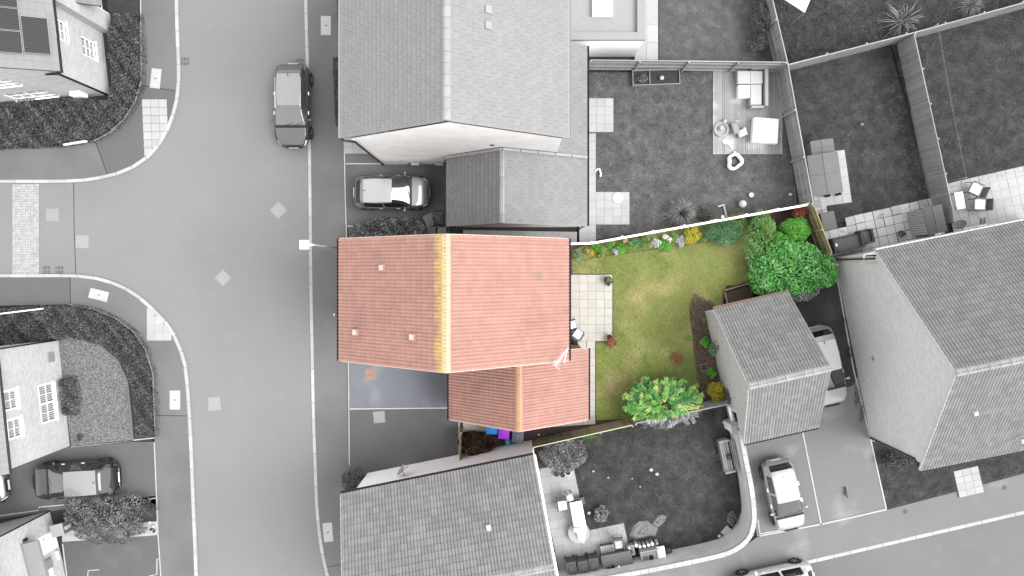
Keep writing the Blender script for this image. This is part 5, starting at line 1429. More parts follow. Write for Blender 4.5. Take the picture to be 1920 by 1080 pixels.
    q = MB(); q.box((-L / 2 - .005, 0, .62), (.02, .52, .11)); q.build('number_plate', M['plate'], t, world=False)
    q = MB(); q.box((L / 2 - .02, 0, .62), (.05, .7, .10)); q.build('grille', M['black'], t, world=False)
    for y0 in (-.28, .22):
        zz = lerp_tab(.75, top) + .03
        q = MB(); q.tube([(.262 * L, y0 - .05, zz - .01), (.235 * L, y0 + .40, zz + .06)], .012, 4); q.build('wiper', M['black'], t, world=False)
    # bonnet and tailgate shut lines
    return t
car('black hatchback parked against the right kerb', 556, 203, -90, 4.45, 1.84, 1.50, 'p_black', 'p_grey', 'cglass_l', z=.03, suv=.04, rails='chrome')
car('silver hatchback parked between the two houses', 738, 363, 0, 4.0, 1.78, 1.48, 'p_silver', 'p_pale', 'cglass', z=.11)  # body darker than roof: shading of the sides is put into the paint
car('glossy black car with pale glass roof on the lower left drive', 156, 893, 183.5, 4.55, 1.88, 1.52, 'p_black2', 'p_grey', 'cglass', suv=.06)
car('dark car whose nose shows at the left edge', -44, 914, 8, 4.2, 1.78, 1.48, 'p_black', None, 'cglass')
car('silver estate car half hidden beside the detached garage', 1535, 684, -76.5, 4.3, 1.78, 1.48, 'p_pale', 'p_light', 'cglass', box=.5)
car('pale silver small hatchback on the lower right drive', 1461, 921, -77, 3.85, 1.68, 1.44, 'p_pale', 'p_pale', 'cglass', box=.7)
car('white roofed car cut off by the bottom edge', 1442, 1089, 192, 4.5, 1.9, 1.55, 'p_light', 'p_white', 'cglass', z=.03, suv=.06, rails='black', mirror='p_white')
# ------------------------------------------------------------------ plants
def np_mesh(name, V, Fq, tint, m, parent, kind=None, off=None):
    """V (n,3) float, Fq (m,k) int, tint per face"""
    me = bpy.data.meshes.new(name)
    if off is not None: V = V - np.array(off)[None, :]
    nV, nF, kk = len(V), len(Fq), Fq.shape[1]
    me.vertices.add(nV); me.vertices.foreach_set('co', V.astype(np.float32).ravel())
    me.loops.add(nF * kk); me.loops.foreach_set('vertex_index', Fq.astype(np.int32).ravel())
    me.polygons.add(nF); me.polygons.foreach_set('loop_start', np.arange(0, nF * kk, kk, dtype=np.int32)); me.polygons.foreach_set('loop_total', np.full(nF, kk, dtype=np.int32))
    at = me.attributes.new('tint', 'FLOAT', 'FACE'); at.data.foreach_set('value', tint.astype(np.float32))
    me.materials.append(m); me.update(calc_edges=True); me.validate()
    o = bpy.data.objects.new(name, me); link(o, parent)
    if parent is not None: CH.setdefault(parent.name, []).append(o)
    ORG[o.name] = Vector(off) if off is not None else Vector()
    if kind: o['kind'] = kind
    return o

def unit(a): return a / (np.linalg.norm(a, axis=1, keepdims=True) + 1e-9)

def leaf_geo(C, N, size, aspect=.45, droop=.25):
    n = len(C); ax_ = unit(np.cross(N, rng.normal(size=(n, 3)))); sd_ = np.cross(N, ax_)
    s = size * rng.uniform(.65, 1.25, (n, 1))
    a = C - ax_ * s * .5; t = C + ax_ * s * .5 - N * s * droop * .5
    l = C + sd_ * s * aspect * .5 + N * s * .10; r_ = C - sd_ * s * aspect * .5 + N * s * .10
    V = np.stack([a, l, t, r_], 1).reshape(-1, 3)
    i = np.arange(n)[:, None] * 4
    Fq = np.concatenate([i + np.array([[0, 1, 2]]), i + np.array([[0, 2, 3]])], 1).reshape(-1, 3)
    return V, Fq

def blob_points(blobs, n, shell=.35, zmin=-.35):
    vol = np.array([b[3] * b[4] + b[3] * b[5] + b[4] * b[5] for b in blobs]); vol = vol / vol.sum()
    idx = rng.choice(len(blobs), n, p=vol); B = np.array(blobs)[idx]
    D = unit(rng.normal(size=(n, 3))); D[:, 2] = np.where(D[:, 2] < zmin, -D[:, 2], D[:, 2])
    rr = 1 - shell * rng.random(n) ** 1.6
    C = B[:, :3] + D * B[:, 3:6] * rr[:, None]
    Nn = unit(D / B[:, 3:6])
    keep = np.ones(n, bool)
    for j, b in enumerate(blobs):
        q = (((C - np.array(b[:3])) / np.array(b[3:6])) ** 2).sum(1)
        keep &= ~((q < .45) & (idx != j))
    return C[keep], Nn[keep]

def box_points(poly_px, z0, z1, n, round_=.25):
    """points over the top and sides of a clipped hedge standing on a photo polygon"""
    poly = np.array([(p.x, p.y) for p in PL(poly_px, 0.0)])
    lo, hi = poly.min(0), poly.max(0); out = np.zeros((0, 2))
    while len(out) < n:
        q = rng.uniform(lo, hi, (n * 2, 2)); out = np.vstack([out, q[inside(poly, q)]])
    xy = out[:n]
    # distance to the outline rounds the top edge
    d = np.full(n, 9.0)
    for i in range(len(poly)):
        a, b_ = poly[i], poly[(i + 1) % len(poly)]; ab = b_ - a; t = np.clip(((xy - a) @ ab) / (ab @ ab), 0, 1); d = np.minimum(d, np.linalg.norm(xy - (a + t[:, None] * ab), axis=1))
    e = np.clip(d / round_, 0, 1); top = z0 + (z1 - z0) * np.sqrt(1 - (1 - e) ** 2) * (1 - .0 * e)
    bump = .07 * np.sin(xy[:, 0] * 5.1 + 1.3 * np.sin(xy[:, 1] * 3.7)) + .06 * np.sin(xy[:, 1] * 6.3 + xy[:, 0] * 2.1) + .04 * np.sin(xy[:, 0] * 13 + xy[:, 1] * 11)
    z = top + bump * e - rng.random(n) ** 1.3 * .28
    C = np.column_stack([xy, np.maximum(z, z0 + .02)])
    N = np.column_stack([rng.normal(size=(n, 2)) * .5, np.ones(n)])
    return C, unit(N)

def inside(poly, q):
    x, y = q[:, 0], q[:, 1]; c = np.zeros(len(q), bool); n = len(poly)
    for i in range(n):
        x0, y0 = poly[i]; x1, y1 = poly[(i + 1) % n]
        if y0 == y1: continue
        c ^= ((y0 > y) != (y1 > y)) & (x < (x1 - x0) * (y - y0) / (y1 - y0) + x0)
    return c

def clump_tint(C, base=.5, amp=.3):
    ph = rng.uniform(0, 6, 4)
    w_ = np.sin(C[:, 0] * 4.1 + ph[0]) * np.sin(C[:, 1] * 3.7 + ph[1]) + .7 * np.sin(C[:, 0] * 9.3 + ph[2] + C[:, 1] * 7)
    return np.clip(base + amp * .5 * w_ + rng.normal(size=len(C)) * .22, 0, 1)

LM = {}
def G3(a, b_, c): return [g(a), g(b_), g(c)]
LM['hedge_g'] = leaf_mat('hedge_leaves_grey', G3(.012, .055, .17))
LM['dark_g'] = leaf_mat('dark_leaves_grey', G3(.014, .035, .08))
LM['mid_g'] = leaf_mat('mid_leaves_grey', G3(.03, .08, .20))
LM['front_g'] = leaf_mat('front_hedge_leaves_grey', G3(.015, .075, .24))
LM['pale_g'] = leaf_mat('pale_leaves_grey', G3(.04, .11, .26))
LM['laurel'] = leaf_mat('glossy_green_leaves', [(.010, .06, .010), (.034, .20, .020), (.08, .32, .04), (.22, .36, .22)], .35, .5)
LM['round'] = leaf_mat('bright_green_leaves', [(.018, .09, .008), (.06, .25, .016), (.12, .36, .03)])
LM['loose'] = leaf_mat('mixed_green_leaves', [(.018, .06, .014), (.05, .17, .03), (.14, .28, .06), (.22, .30, .14)])
LM['lime'] = leaf_mat('lime_green_leaves', [(.03, .08, .012), (.09, .20, .03), (.20, .30, .07)])
LM['fern'] = leaf_mat('yellow_green_leaves', [(.008, .06, .010), (.028, .15, .018), (.10, .24, .035), (.32, .33, .10)])
LM['yellow'] = leaf_mat('yellow_leaves', [(.06, .07, .004), (.28, .25, .006), (.48, .40, .02)])
LM['bluegreen'] = leaf_mat('blue_green_leaves', [(.03, .09, .04), (.07, .20, .09), (.15, .29, .15)])
LM['silver'] = leaf_mat('silver_leaves', [(.20, .24, .22), (.40, .44, .44), (.6, .62, .62)])
LM['orange'] = leaf_mat('orange_flowers', [(.16, .05, .005), (.34, .14, .01), (.10, .12, .02)])
LM['whitefl'] = leaf_mat('white_flowers', [(.55, .52, .50), (.75, .72, .70), (.12, .2, .05)])
LM['pinkfl'] = leaf_mat('pale_pink_flowers', [(.35, .20, .15), (.55, .38, .30), (.10, .13, .05)])
LM['red'] = leaf_mat('red_leaves', [(.10, .020, .015), (.20, .045, .03), (.26, .09, .05)])
LM['redbrown'] = leaf_mat('red_brown_leaves', [(.07, .015, .008), (.16, .035, .015), (.24, .08, .03)])
LM['dead'] = leaf_mat('dead_brown_twigs', [(.018, .008, .006), (.05, .022, .016), (.11, .06, .04), (.25, .19, .13)])
LM['grass'] = leaf_mat('grass_blades', [(.085, .155, .025), (.18, .21, .055), (.34, .30, .14)])
LM['grass_gl'] = leaf_mat('grass_blades_grey_light', G3(.025, .09, .25))
LM['grass_g'] = leaf_mat('grass_blades_grey', G3(.010, .042, .15))
M['twig'] = mat('twig_brown', (.05, .038, .03), .9, .1, 5, .1, 30); M['twig_g'] = mat('twig_grey', g(.035), .9, .1, 5, .1, 30)

def stems(root, c, hgt, spread, n, m, r=.018):
    q = MB()
    for i in range(n):
        a = 2 * PI * i / n + random.uniform(-.4, .4); s = spread * random.uniform(.5, .9)
        q.tube([(c[0], c[1], 0.02), (c[0] + math.cos(a) * s * .3, c[1] + math.sin(a) * s * .3, hgt * .5), (c[0] + math.cos(a) * s, c[1] + math.sin(a) * s, hgt * .9)], r, 5, r * .35)
    return q.build('branches', m, root)

def bush(name, label, px, py, rpx, hgt, lm, n=900, leaf=.09, aspect=.5, sub=5, cat='shrub', group=None, twig='twig', split=None, ry=None, z0=.1, flat=.5, base_t=.5, amp=.3, droop=.25):
    """round or spreading shrub: several leafy lobes on a frame of branches; rpx is measured at the crown"""
    zc = z0 + hgt * .55
    c = P(px, py, zc); s = (H - zc) / F; rx = rpx * s; ryy = (ry or rpx) * s
    t = thing(name, label, cat, (c.x, c.y, z0), 0, group)
    blobs = [(c.x, c.y, zc - hgt * .05, rx * .72, ryy * .72, hgt * .46)]
    for i in range(sub):
        a = 2 * PI * i / max(1, sub) + random.uniform(-.3, .3); d = random.uniform(.45, .62) * (1 if sub < 9 else 1.12) * (1 if sub < 9 else 1 / max(abs(math.cos(a)), abs(math.sin(a))) ** .75)
        k_ = random.uniform(.36, .50)
        blobs.append((c.x + math.cos(a) * rx * d, c.y + math.sin(a) * ryy * d, zc + hgt * random.uniform(-.16, .10), rx * k_, ryy * k_, hgt * random.uniform(.26, .40)))
    C, N = blob_points(blobs, n)
    ok = C[:, 2] > z0 + .01; C, N = C[ok], N[ok]
    N = unit(N * .6 + rng.normal(size=N.shape) * .45 + np.array([0, 0, flat]))
    ti = clump_tint(C, base_t, amp)
    groups = [(lm, np.ones(len(C), bool))]
    if split: msk = split[0](C); groups = [(lm, ~msk), (split[1], msk)]
    for lm_, mk in groups:
        if mk.sum() == 0: continue
        V, Fq = leaf_geo(C[mk], N[mk], leaf, aspect, droop)
        np_mesh('foliage', V, Fq, np.repeat(ti[mk], 2), LM[lm_], t, off=ORG[t.name])
    stems(t, (c.x, c.y), zc + hgt * .1, min(rx, ryy) * .8, 7, M[twig], max(.008, hgt * .012))
    return t

def hedge(label, poly, z0, z1, lm, n, leaf, twig='twig_g', round_=.25, aspect=.55, cat='hedge', name='hedge', base_t=.45):
    c = PL(poly); cx, cy = sum(p.x for p in c) / len(c), sum(p.y for p in c) / len(c)
    t = thing(name, label, cat, (cx, cy, z0))
    C, N = box_points(poly, z0, z1, n, round_); N = unit(N + rng.normal(size=N.shape) * .45)
    V, Fq = leaf_geo(C, N, leaf, aspect); np_mesh('foliage', V, Fq, np.repeat(clump_tint(C, base_t, .3), 2), LM[lm], t, off=ORG[t.name])
    q = MB()
    for i in range(0, n, max(1, n // 60)):
        x, y, z = C[i]; q.tube([(x + random.uniform(-.1, .1), y + random.uniform(-.1, .1), z0), (x, y, max(z0 + .1, z - .1))], .012, 4, .005)
    q.build('branches', M[twig], t)
    return t

# hedges (photo polygons are measured at the hedge top; heights are small enough to stand them there)
def at_top(poly, z): 
    return [(CX + (x - CX) * (H - z) / H, CY + (y - CY) * (H - z) / H) for x, y in poly]
hedge('dark clipped hedge wrapping the upper left corner house', at_top([(-60, 178), (0, 180), (70, 178), (140, 178), (196, 184), (203, 150), (199, 110), (195, 62), (206, 20), (255, 18), (262, 90), (260, 150), (247, 190), (225, 222), (198, 248), (165, 262), (100, 272), (-60, 278)], .9), .1, .95, 'hedge_g', 42000, .085, base_t=.42)
hedge('dark clipped hedge curving round the gravel garden', at_top([(-60, 582), (0, 578), (60, 573), (130, 572), (175, 580), (212, 597), (246, 622), (268, 655), (282, 700), (288, 770), (286, 822), (248, 824), (246, 780), (240, 720), (222, 682), (192, 654), (150, 640), (118, 636), (60, 648), (-60, 660)], .8), .1, .85, 'hedge_g', 30000, .075, base_t=.40)
hedge('small dark hedge under the big window', at_top([(106, 712), (136, 708), (142, 745), (138, 782), (116, 782)], .7), .1, .9, 'hedge_g', 2600, .08, base_t=.5)
hedge('narrow dark hedge along the front of the grey roofed house', [(627, 112), (650, 112), (652, 238), (632, 236)], .05, .75, 'dark_g', 3600, .07, round_=.15)
hedge('narrow hedge strip above the front hedge', [(634, -20), (655, -20), (655, 66), (636, 64)], .05, .6, 'dark_g', 1800, .07, round_=.12)
hedge('leafy front hedge between silver hatchback and red roofed house', at_top([(655, 428), (668, 416), (700, 408), (735, 406), (770, 408), (795, 414), (806, 428), (806, 450), (652, 452)], 1.0), .1, 1.15, 'front_g', 4600, .16, aspect=.36, base_t=.45)
bush('shrub', 'dark round shrub at the corner of the white wall', 664, 901, 25, 1.3, 'dark_g', 2200, .09, z0=.05, twig='twig_g', base_t=.6)
# spreading shrub lower left
bush('shrub', 'light speckled shrub beside the black car', 205, 958, 78, 1.1, 'mid_g', 7500, .10, sub=9, ry=34, twig='twig_g', base_t=.5, amp=.5)
bush('shrub', 'darker sprawling shrub above the lowest left drive', 205, 995, 72, .9, 'mid_g', 6500, .09, sub=7, ry=28, twig='twig_g', base_t=.38)
bush('shrub', 'small very dark shrub at the pavement end of the speckled shrub', 277, 955, 16, 1.0, 'dark_g', 1400, .07, twig='twig_g')
bush('plant', 'small low weed clump on the gravel by the wall', 150, 820, 8, .3, 'dark_g', 160, .07, sub=3, cat='plant', twig='twig_g')
# gravel stones
pts = PL([(108, 634), (150, 634), (190, 650), (222, 678), (238, 715), (246, 790), (247, 824), (138, 836)], 0); poly = np.array([(p.x, p.y) for p in pts])
q_ = rng.uniform(poly.min(0), poly.max(0), (26000, 2)); q_ = q_[inside(poly, q_)]
C = np.column_stack([q_, np.full(len(q_), .128)]); s = rng.uniform(.012, .032, (len(C), 1)); n = len(C)
ang = rng.uniform(0, 6.28, n); e1 = np.column_stack([np.cos(ang), np.sin(ang), np.zeros(n)]); e2 = np.column_stack([-np.sin(ang), np.cos(ang), np.zeros(n)])
V = np.stack([C + e1 * s, C + e2 * s * .8, C - e1 * s, C - e2 * s * .8, C + np.array([0, 0, 1]) * s * .8], 1).reshape(-1, 3); i = np.arange(n)[:, None] * 5
Fq = np.concatenate([i + np.array([[0, 1, 4]]), i + np.array([[1, 2, 4]]), i + np.array([[2, 3, 4]]), i + np.array([[3, 0, 4]])], 1).reshape(-1, 3)
M['peb'] = leaf_mat('gravel_stones', G3(.035, .10, .30), .9, .2)
tag(np_mesh('gravel', V, Fq, np.repeat(rng.random(n) ** 1.3, 4), M['peb'], None, 'stuff'), 'loose grey gravel chippings inside the curved hedge', 'gravel')

# lawns: real blades
def grass(label, poly_px, z, dens, lm, hgt=.05, wdt=.016, tint=None, holes=()):
    poly = np.array([(p.x, p.y) for p in PL(poly_px, z)]); a = 0.5 * abs(np.dot(poly[:, 0], np.roll(poly[:, 1], 1)) - np.dot(poly[:, 1], np.roll(poly[:, 0], 1)))
    lo, hi = poly.min(0), poly.max(0); n0 = int(dens * (hi - lo).prod()); q = rng.uniform(lo, hi, (n0, 2)); q = q[inside(poly, q)]
    fx = CX + q[:, 0] * F / (H - z); fy = CY - q[:, 1] * F / (H - z); q = q[(fx > -30) & (fx < 1950) & (fy > -30) & (fy < 1110)]
    for h_ in holes:
        hp = np.array([(p.x, p.y) for p in PL(h_, z)]); q = q[~inside(hp, q)]
    n = len(q); C = np.column_stack([q, np.full(n, z)])
    pat = .9 * vnoise(q, .55, 3) + 1.0 * vnoise(q, 1.5, 4) + 1.7 * vnoise(q, 3.0, 5) + 1.5 * vnoise(q, 5.5, 6)
    keep = rng.random(n) < np.clip(.78 + .5 * vnoise(q, 2.3, 9) + .4 * vnoise(q, 6.0, 10), .25, 1); q = q[keep]; C = C[keep]; pat = pat[keep]; n = len(q)
    ti = np.clip(.44 + (.50 if lm != 'grass' else .40) * pat + rng.normal(size=n) * .17, 0, 1)
    if tint is not None: ti = np.clip(tint(q, fx[:0], ti), 0, 1)
    an = rng.uniform(0, 6.28, n); hh = hgt * rng.uniform(.5, 1.3, n) * (1 + .35 * pat); ln = rng.uniform(.3, 1.1, n) * hh
    d = np.column_stack([np.cos(an), np.sin(an), np.zeros(n)]); sdv = np.column_stack([-np.sin(an), np.cos(an), np.zeros(n)]) * wdt * .5
    tip = C + d * ln[:, None] + np.column_stack([np.zeros((n, 2)), hh])
    V = np.stack([C - sdv, C + sdv, tip], 1).reshape(-1, 3); Fq = np.arange(n * 3).reshape(-1, 3)
    return tag(np_mesh('grass', V, Fq, ti, LM[lm], None, 'stuff'), label, 'grass')

def vnoise(q, sc, seed):
    r = np.random.default_rng(seed); T = r.random((128, 128)); u = q[:, 0] * sc + 500.3; v = q[:, 1] * sc + 500.7
    i, j = np.floor(u).astype(int), np.floor(v).astype(int); fu, fv = u - i, v - j; fu = fu * fu * (3 - 2 * fu); fv = fv * fv * (3 - 2 * fv)
    f = lambda a, b_: T[a % 128, b_ % 128]
    return (f(i, j) * (1 - fu) + f(i + 1, j) * fu) * (1 - fv) + (f(i, j + 1) * (1 - fu) + f(i + 1, j + 1) * fu) * fv - .5
def spot(q, px, py, r):
    c = P(px, py, .1); return np.exp(-(((q[:, 0] - c.x) ** 2 + (q[:, 1] - c.y) ** 2) / (r * k) ** 2))
def lawn_tint(q, _, ti):
    ti = ti + .05
    for px, py, r_, a in ((1345, 480, 42, .75), (1300, 500, 40, .3), (1215, 480, 24, .35), (1180, 555, 22, .3), (1310, 555, 26, .6), (1255, 560, 50, .22), (1160, 700, 30, .1), (1270, 600, 40, .12), (1390, 500, 40, .12),
                        (1225, 478, 16, -.5), (1240, 490, 22, -.55), (1160, 620, 20, -.6), (1165, 680, 26, -.4), (1090, 500, 26, -.35), (1150, 490, 24, -.2), (1290, 660, 30, -.4), (1300, 700, 20, -.35), (1200, 465, 30, -.25), (1140, 760, 20, -.1)):
        ti = ti + a * spot(q, px, py, r_)
    return ti
grass('mown lawn grass of the colour garden, green with straw patches', LAWN, .125, 900, 'grass', .045, .020, lawn_tint)
grass('grass of the lawn beside the grey wing', NLAWN, .115, 700, 'grass_gl', .05, .022, None, ([(1333, 128), (1474, 128), (1474, 290), (1337, 290)], [(1100, 182), (1151, 182), (1151, 248), (1100, 248)], [(1100, 358), (1181, 358), (1181, 421), (1100, 421)], [(1080, 248), (1118, 248), (1118, 460), (1080, 460)], [(1180, 130), (1275, 130), (1275, 164), (1180, 164)]))
grass('grass of the lawn beside the flat roofed extension', [(1236, -20), (1410, -20), (1440, 112), (1236, 112)], .115, 600, 'grass_gl', .04, .022, lambda q, _, ti: ti * .6 + .32)
grass('rough grass above the diagonal fence', [(1425, -20), (1930, -20), (1930, 5), (1878, 24), (1668, 82), (1455, 134)], .115, 600, 'grass_g', .07, .022)
grass('grass of the lawn between the two slatted fences', [(1455, 138), (1668, 86), (1748, 385), (1650, 400), (1585, 415), (1520, 420), (1500, 392)], .115, 600, 'grass_g', .05, .022, None, ([(1512, 268), (1592, 268), (1592, 385), (1512, 385)],))
grass('grass of the lawn under the washing line', [(1672, 84), (1878, 28), (1940, 10), (1940, 318), (1770, 356), (1755, 385)], .115, 600, 'grass_g', .05, .022)
grass('grass of the lawn inside the curved brick wall', [(1000, 828), (1345, 752), (1366, 790), (1392, 960), (1350, 1008), (1245, 1040), (1180, 1050), (1176, 995), (1090, 1008), (1080, 925), (1068, 885), (1010, 900)], .115, 650, 'grass_g', .05, .022, lambda q, _, ti: ti + .45 * spot(q, 1276, 880, 30) + .35 * spot(q, 1300, 930, 40) + .2 * spot(q, 1340, 900, 40) + .15 * spot(q, 1230, 860, 40) - .02)
grass('grass of the small front lawn below the brick gable', [(1634, 830), (1730, 870), (1940, 830), (1940, 880), (1838, 906), (1830, 870), (1782, 880), (1790, 920), (1664, 952)], .115, 600, 'grass_g', .05, .022)

# bark chips
pts = PL([(1298, 548), (1320, 560), (1347, 580), (1360, 640), (1370, 750), (1300, 770), (1312, 722), (1300, 650), (1291, 580)], 0); poly = np.array([(p.x, p.y) for p in pts])
q_ = rng.uniform(poly.min(0), poly.max(0), (16000, 2)); q_ = q_[inside(poly, q_)]; C = np.column_stack([q_, .135 + rng.random(len(q_)) * .02]); N = unit(rng.normal(size=C.shape) * .4 + np.array([0, 0, 1.]))
LM['bark'] = leaf_mat('bark_chips', [(.03, .02, .015), (.085, .06, .048), (.18, .14, .11)], .9, .1)
V, Fq = leaf_geo(C, N, .07, .4, 0); tag(np_mesh('bark_chips', V, Fq, np.repeat(rng.random(len(C)), 2), LM['bark'], None, 'stuff'), 'brown bark chips along the detached garage', 'bark mulch')

# colour garden: far right shrubs
fence_line = (Vector((P(1180, 796, 1.7).x, P(1180, 796, 1.7).y)), Vector((P(1365, 760, 1.7).x, P(1365, 760, 1.7).y)))
def below(a, b_):
    d = b_ - a
    return lambda C: (d.x * (C[:, 1] - a.y) - d.y * (C[:, 0] - a.x)) < -.05
fa, fb = (lambda a, b_: (Vector((a.x, a.y)), Vector((b_.x, b_.y))))(P(1482, 552, 1.2), P(1565, 535, 1.2))
bush('shrub', 'big glossy laurel shrub, green above and grey along its lower edge', 1487, 508, 80, 2.0, 'laurel', 13000, .19, .36, sub=12, ry=52, split=(below(fa, fb), 'pale_g'), amp=.35, base_t=.5)
bush('shrub', 'clipped bright green dome shrub next to the mossy fence', 1491, 431, 30, 1.6, 'round', 6500, .07, .5, sub=6, base_t=.5)
bush('shrub', 'loose mixed green shrub in front of the dome shrub', 1430, 452, 40, 1.3, 'loose', 5200, .11, .4, sub=8, ry=60, base_t=.4)
bush('shrub', 'fresh green shrub filling the gap between dome and laurel shrubs', 1462, 458, 26, 1.4, 'round', 3600, .10, .42, sub=6, ry=24, base_t=.4)
bush('shrub', 'dark green low shrub in front of the laurel', 1422, 486, 20, 1.1, 'laurel', 1500, .13, .4, sub=5, ry=22, base_t=.35)
bush('shrub', 'tall lime green shrub behind the loose shrub', 1437, 427, 16, 1.5, 'lime', 1600, .09, .4, sub=4, ry=26)
bush('shrub', 'red brown shrub in the far fence corner', 1500, 398, 17, 1.2, 'redbrown', 1500, .08, sub=4)
bush('plant', 'orange flowering plant at the lawn corner', 1409, 444, 9, .7, 'orange', 420, .06, sub=3, cat='plant')
bush('shrub', 'feathery blue green shrub by the white fence', 1356, 436, 37, .9, 'bluegreen', 3600, .16, .14, sub=7, ry=27, amp=.3)
bush('shrub', 'yellow leaved shrub by the white fence', 1299, 441, 19, .8, 'yellow', 1800, .07, sub=5)
bush('shrub', 'small grey shrub against the garage wall, upper one', 1352, 650, 14, 1.6, 'dark_g', 900, .07, sub=4, ry=22, twig='twig_g')
bush('shrub', 'dark grey shrub beside the yellow bush at the garage wall', 1366, 741, 13, 1.5, 'dark_g', 1100, .07, sub=4, ry=20, twig='twig_g')
bush('shrub', 'rounded yellow bush at the end of the bark bed', 1344, 735, 20, .9, 'yellow', 2600, .07, sub=6)
bush('plant', 'bright green plant in the middle of the bark bed', 1322, 641, 11, .5, 'round', 620, .08, sub=4, cat='plant')
bush('plant', 'green shrub growing beside the garage wall plant', 1336, 655, 10, .7, 'bluegreen', 700, .08, sub=4, ry=16, cat='plant')
bush('plant', 'low green plant above the yellow bush', 1334, 700, 11, .4, 'round', 600, .07, sub=4, cat='plant', base_t=.35)
bush('plant', 'small yellow green plant at the top of the bark bed', 1321, 600, 6, .3, 'lime', 180, .06, sub=3, cat='plant')
bush('shrub', 'small red leaved shrub on the lawn near the bark bed', 1268, 671, 14, .5, 'red', 420, .09, .3, sub=5, flat=.8)
bush('shrub', 'small red leaved shrub at the corner of the patio', 1147, 641, 13, .6, 'red', 620, .07, sub=4)
bush('shrub', 'big yellow green shrub spilling over the lower fence, its lower half grey', 1248, 758, 74, 1.7, 'fern', 5000, .15, .42, sub=8, ry=44, split=(below(*fence_line), 'pale_g'), amp=.55, base_t=.5, droop=.5)
for px, py, r_, hgt in ((1196, 738, 11, 2.2), (1257, 708, 8, 2.4), (1225, 712, 8, 2.3), (1178, 748, 8, 1.9), (1290, 715, 8, 2.1), (1322, 745, 8, 1.7)):
    pass
def fronds(t, name, c, rx, ry, z0, hgt, n, lm, L=.75, pairs=8, lf=.15, split=None):
    C = []; N = []; A = []; T = []; rm = MB()
    for i in range(n):
        a = random.uniform(0, 6.28); d = math.sqrt(random.random()) * .78; bx, by = c.x + math.cos(a) * d * rx, c.y + math.sin(a) * d * ry
        bz = z0 + hgt * math.sqrt(max(.05, 1 - d * d * .9)) * random.uniform(.8, 1.0); an = a + random.gauss(0, .7); el = random.uniform(.1, .9); l_ = L * random.uniform(.7, 1.2)
        tb = min(1, max(0, random.gauss(.5, .3))); pts = []
        for j in range(pairs + 1):
            u = j / pairs; p = Vector((bx + math.cos(an) * l_ * u * math.cos(el), by + math.sin(an) * l_ * u * math.cos(el), bz + l_ * u * math.sin(el) - .45 * u * u * l_)); pts.append(p)
            if j == 0: continue
            for sg in (-1, 1):
                w_ = lf * (1 - .55 * abs(u - .45)) ; dirv = Vector((math.cos(an + sg * 1.0), math.sin(an + sg * 1.0), -.12)); q = p + dirv * w_ * .5
                C.append(q); A.append(dirv); T.append(min(1, max(0, tb + random.gauss(0, .12))))
        rm.tube(pts[::4] + [pts[-1]], .008, 3, .003)
    C = np.array([tuple(v) for v in C]); A = unit(np.array([tuple(v) for v in A])); up = np.tile([0, 0, 1.], (len(C), 1)) + rng.normal(size=C.shape) * .15
    sd_ = unit(np.cross(up, A)); Nn = np.cross(A, sd_); s_ = lf * rng.uniform(.8, 1.2, (len(C), 1)); T = np.array(T)
    V = np.stack([C - A * s_ * .5, C + sd_ * s_ * .2 + Nn * .01, C + A * s_ * .5 - Nn * s_ * .12, C - sd_ * s_ * .2 + Nn * .01], 1)
    for lm_, mk in ([(lm, np.ones(len(C), bool))] if not split else [(lm, ~split[0](C)), (split[1], split[0](C))]):
        if mk.sum(): 
            k_ = int(mk.sum()); i = np.arange(k_)[:, None] * 4
            np_mesh(name, V[mk].reshape(-1, 3), np.concatenate([i + np.array([[0, 1, 2]]), i + np.array([[0, 2, 3]])], 1).reshape(-1, 3), np.repeat(T[mk], 2), LM[lm_], t, off=ORG[t.name])
    rm.build('stalk', M['twig'], t)
big = [o for o in COL.objects if o.get('label', '').startswith('big yellow green shrub')][0]
fronds(big, 'fronds', P(1248, 758, 1.9), 2.2, 1.08, .35, 1.6, 360, 'fern', .62, 8, .16, (below(*fence_line), 'pale_g'))
# flower border along the white fence
border = [(1108, 472, 8, .45, 'yellow', 'yellow edged plant at the left end of the border'), (1119, 463, 10, .5, 'round', 'leafy green plant beside the yellow edged plant'), (1129, 468, 9, .45, 'lime', 'lime green plant near the left end of the border'),
          (1127, 479, 6, .3, 'yellow', 'small yellow flowering clump at the lawn edge'), (1144, 457, 10, .5, 'round', 'wide green plant under the white fence'), (1155, 471, 8, .4, 'silver', 'grey green rosette plant in bare soil'),
          (1166, 466, 11, .5, 'round', 'bright green clump right of the rosette'), (1181, 463, 11, .5, 'lime', 'fresh green clump in the middle of the border'), (1172, 451, 5, .5, 'pinkfl', 'pale orange flowers close to the white fence'),
          (1192, 455, 10, .5, 'bluegreen', 'blue green plant between two fresh green clumps'), (1207, 455, 13, .6, 'lime', 'tall lime green plant near the border middle'), (1220, 459, 6, .4, 'pinkfl', 'pink tinged flowers beside the silver plant'),
          (1230, 455, 10, .5, 'silver', 'spiky silver leaved plant in the border'), (1246, 460, 14, .4, 'round', 'vivid green mound in front of white flowers'), (1247, 444, 5, .6, 'whitefl', 'upper white flower head near the fence'),
          (1255, 449, 5, .6, 'whitefl', 'lower white flower head near the fence'), (1277, 452, 10, .5, 'silver', 'round silver plant left of the yellow shrub'), (1263, 445, 9, .5, 'loose', 'dark green plant behind the silver mound'),
          (1082, 478, 9, .4, 'bluegreen', 'low green plant at the corner of the house'), (1100, 470, 5, .4, 'pinkfl', 'brownish plant at the very end of the border'), (1212, 447, 8, .5, 'loose', 'green plant against the white fence boards'), (1322, 447, 9, .5, 'loose', 'green plant between yellow and feathery shrubs'), (1390, 420, 12, .5, 'loose', 'green plant at the back right of the border')]
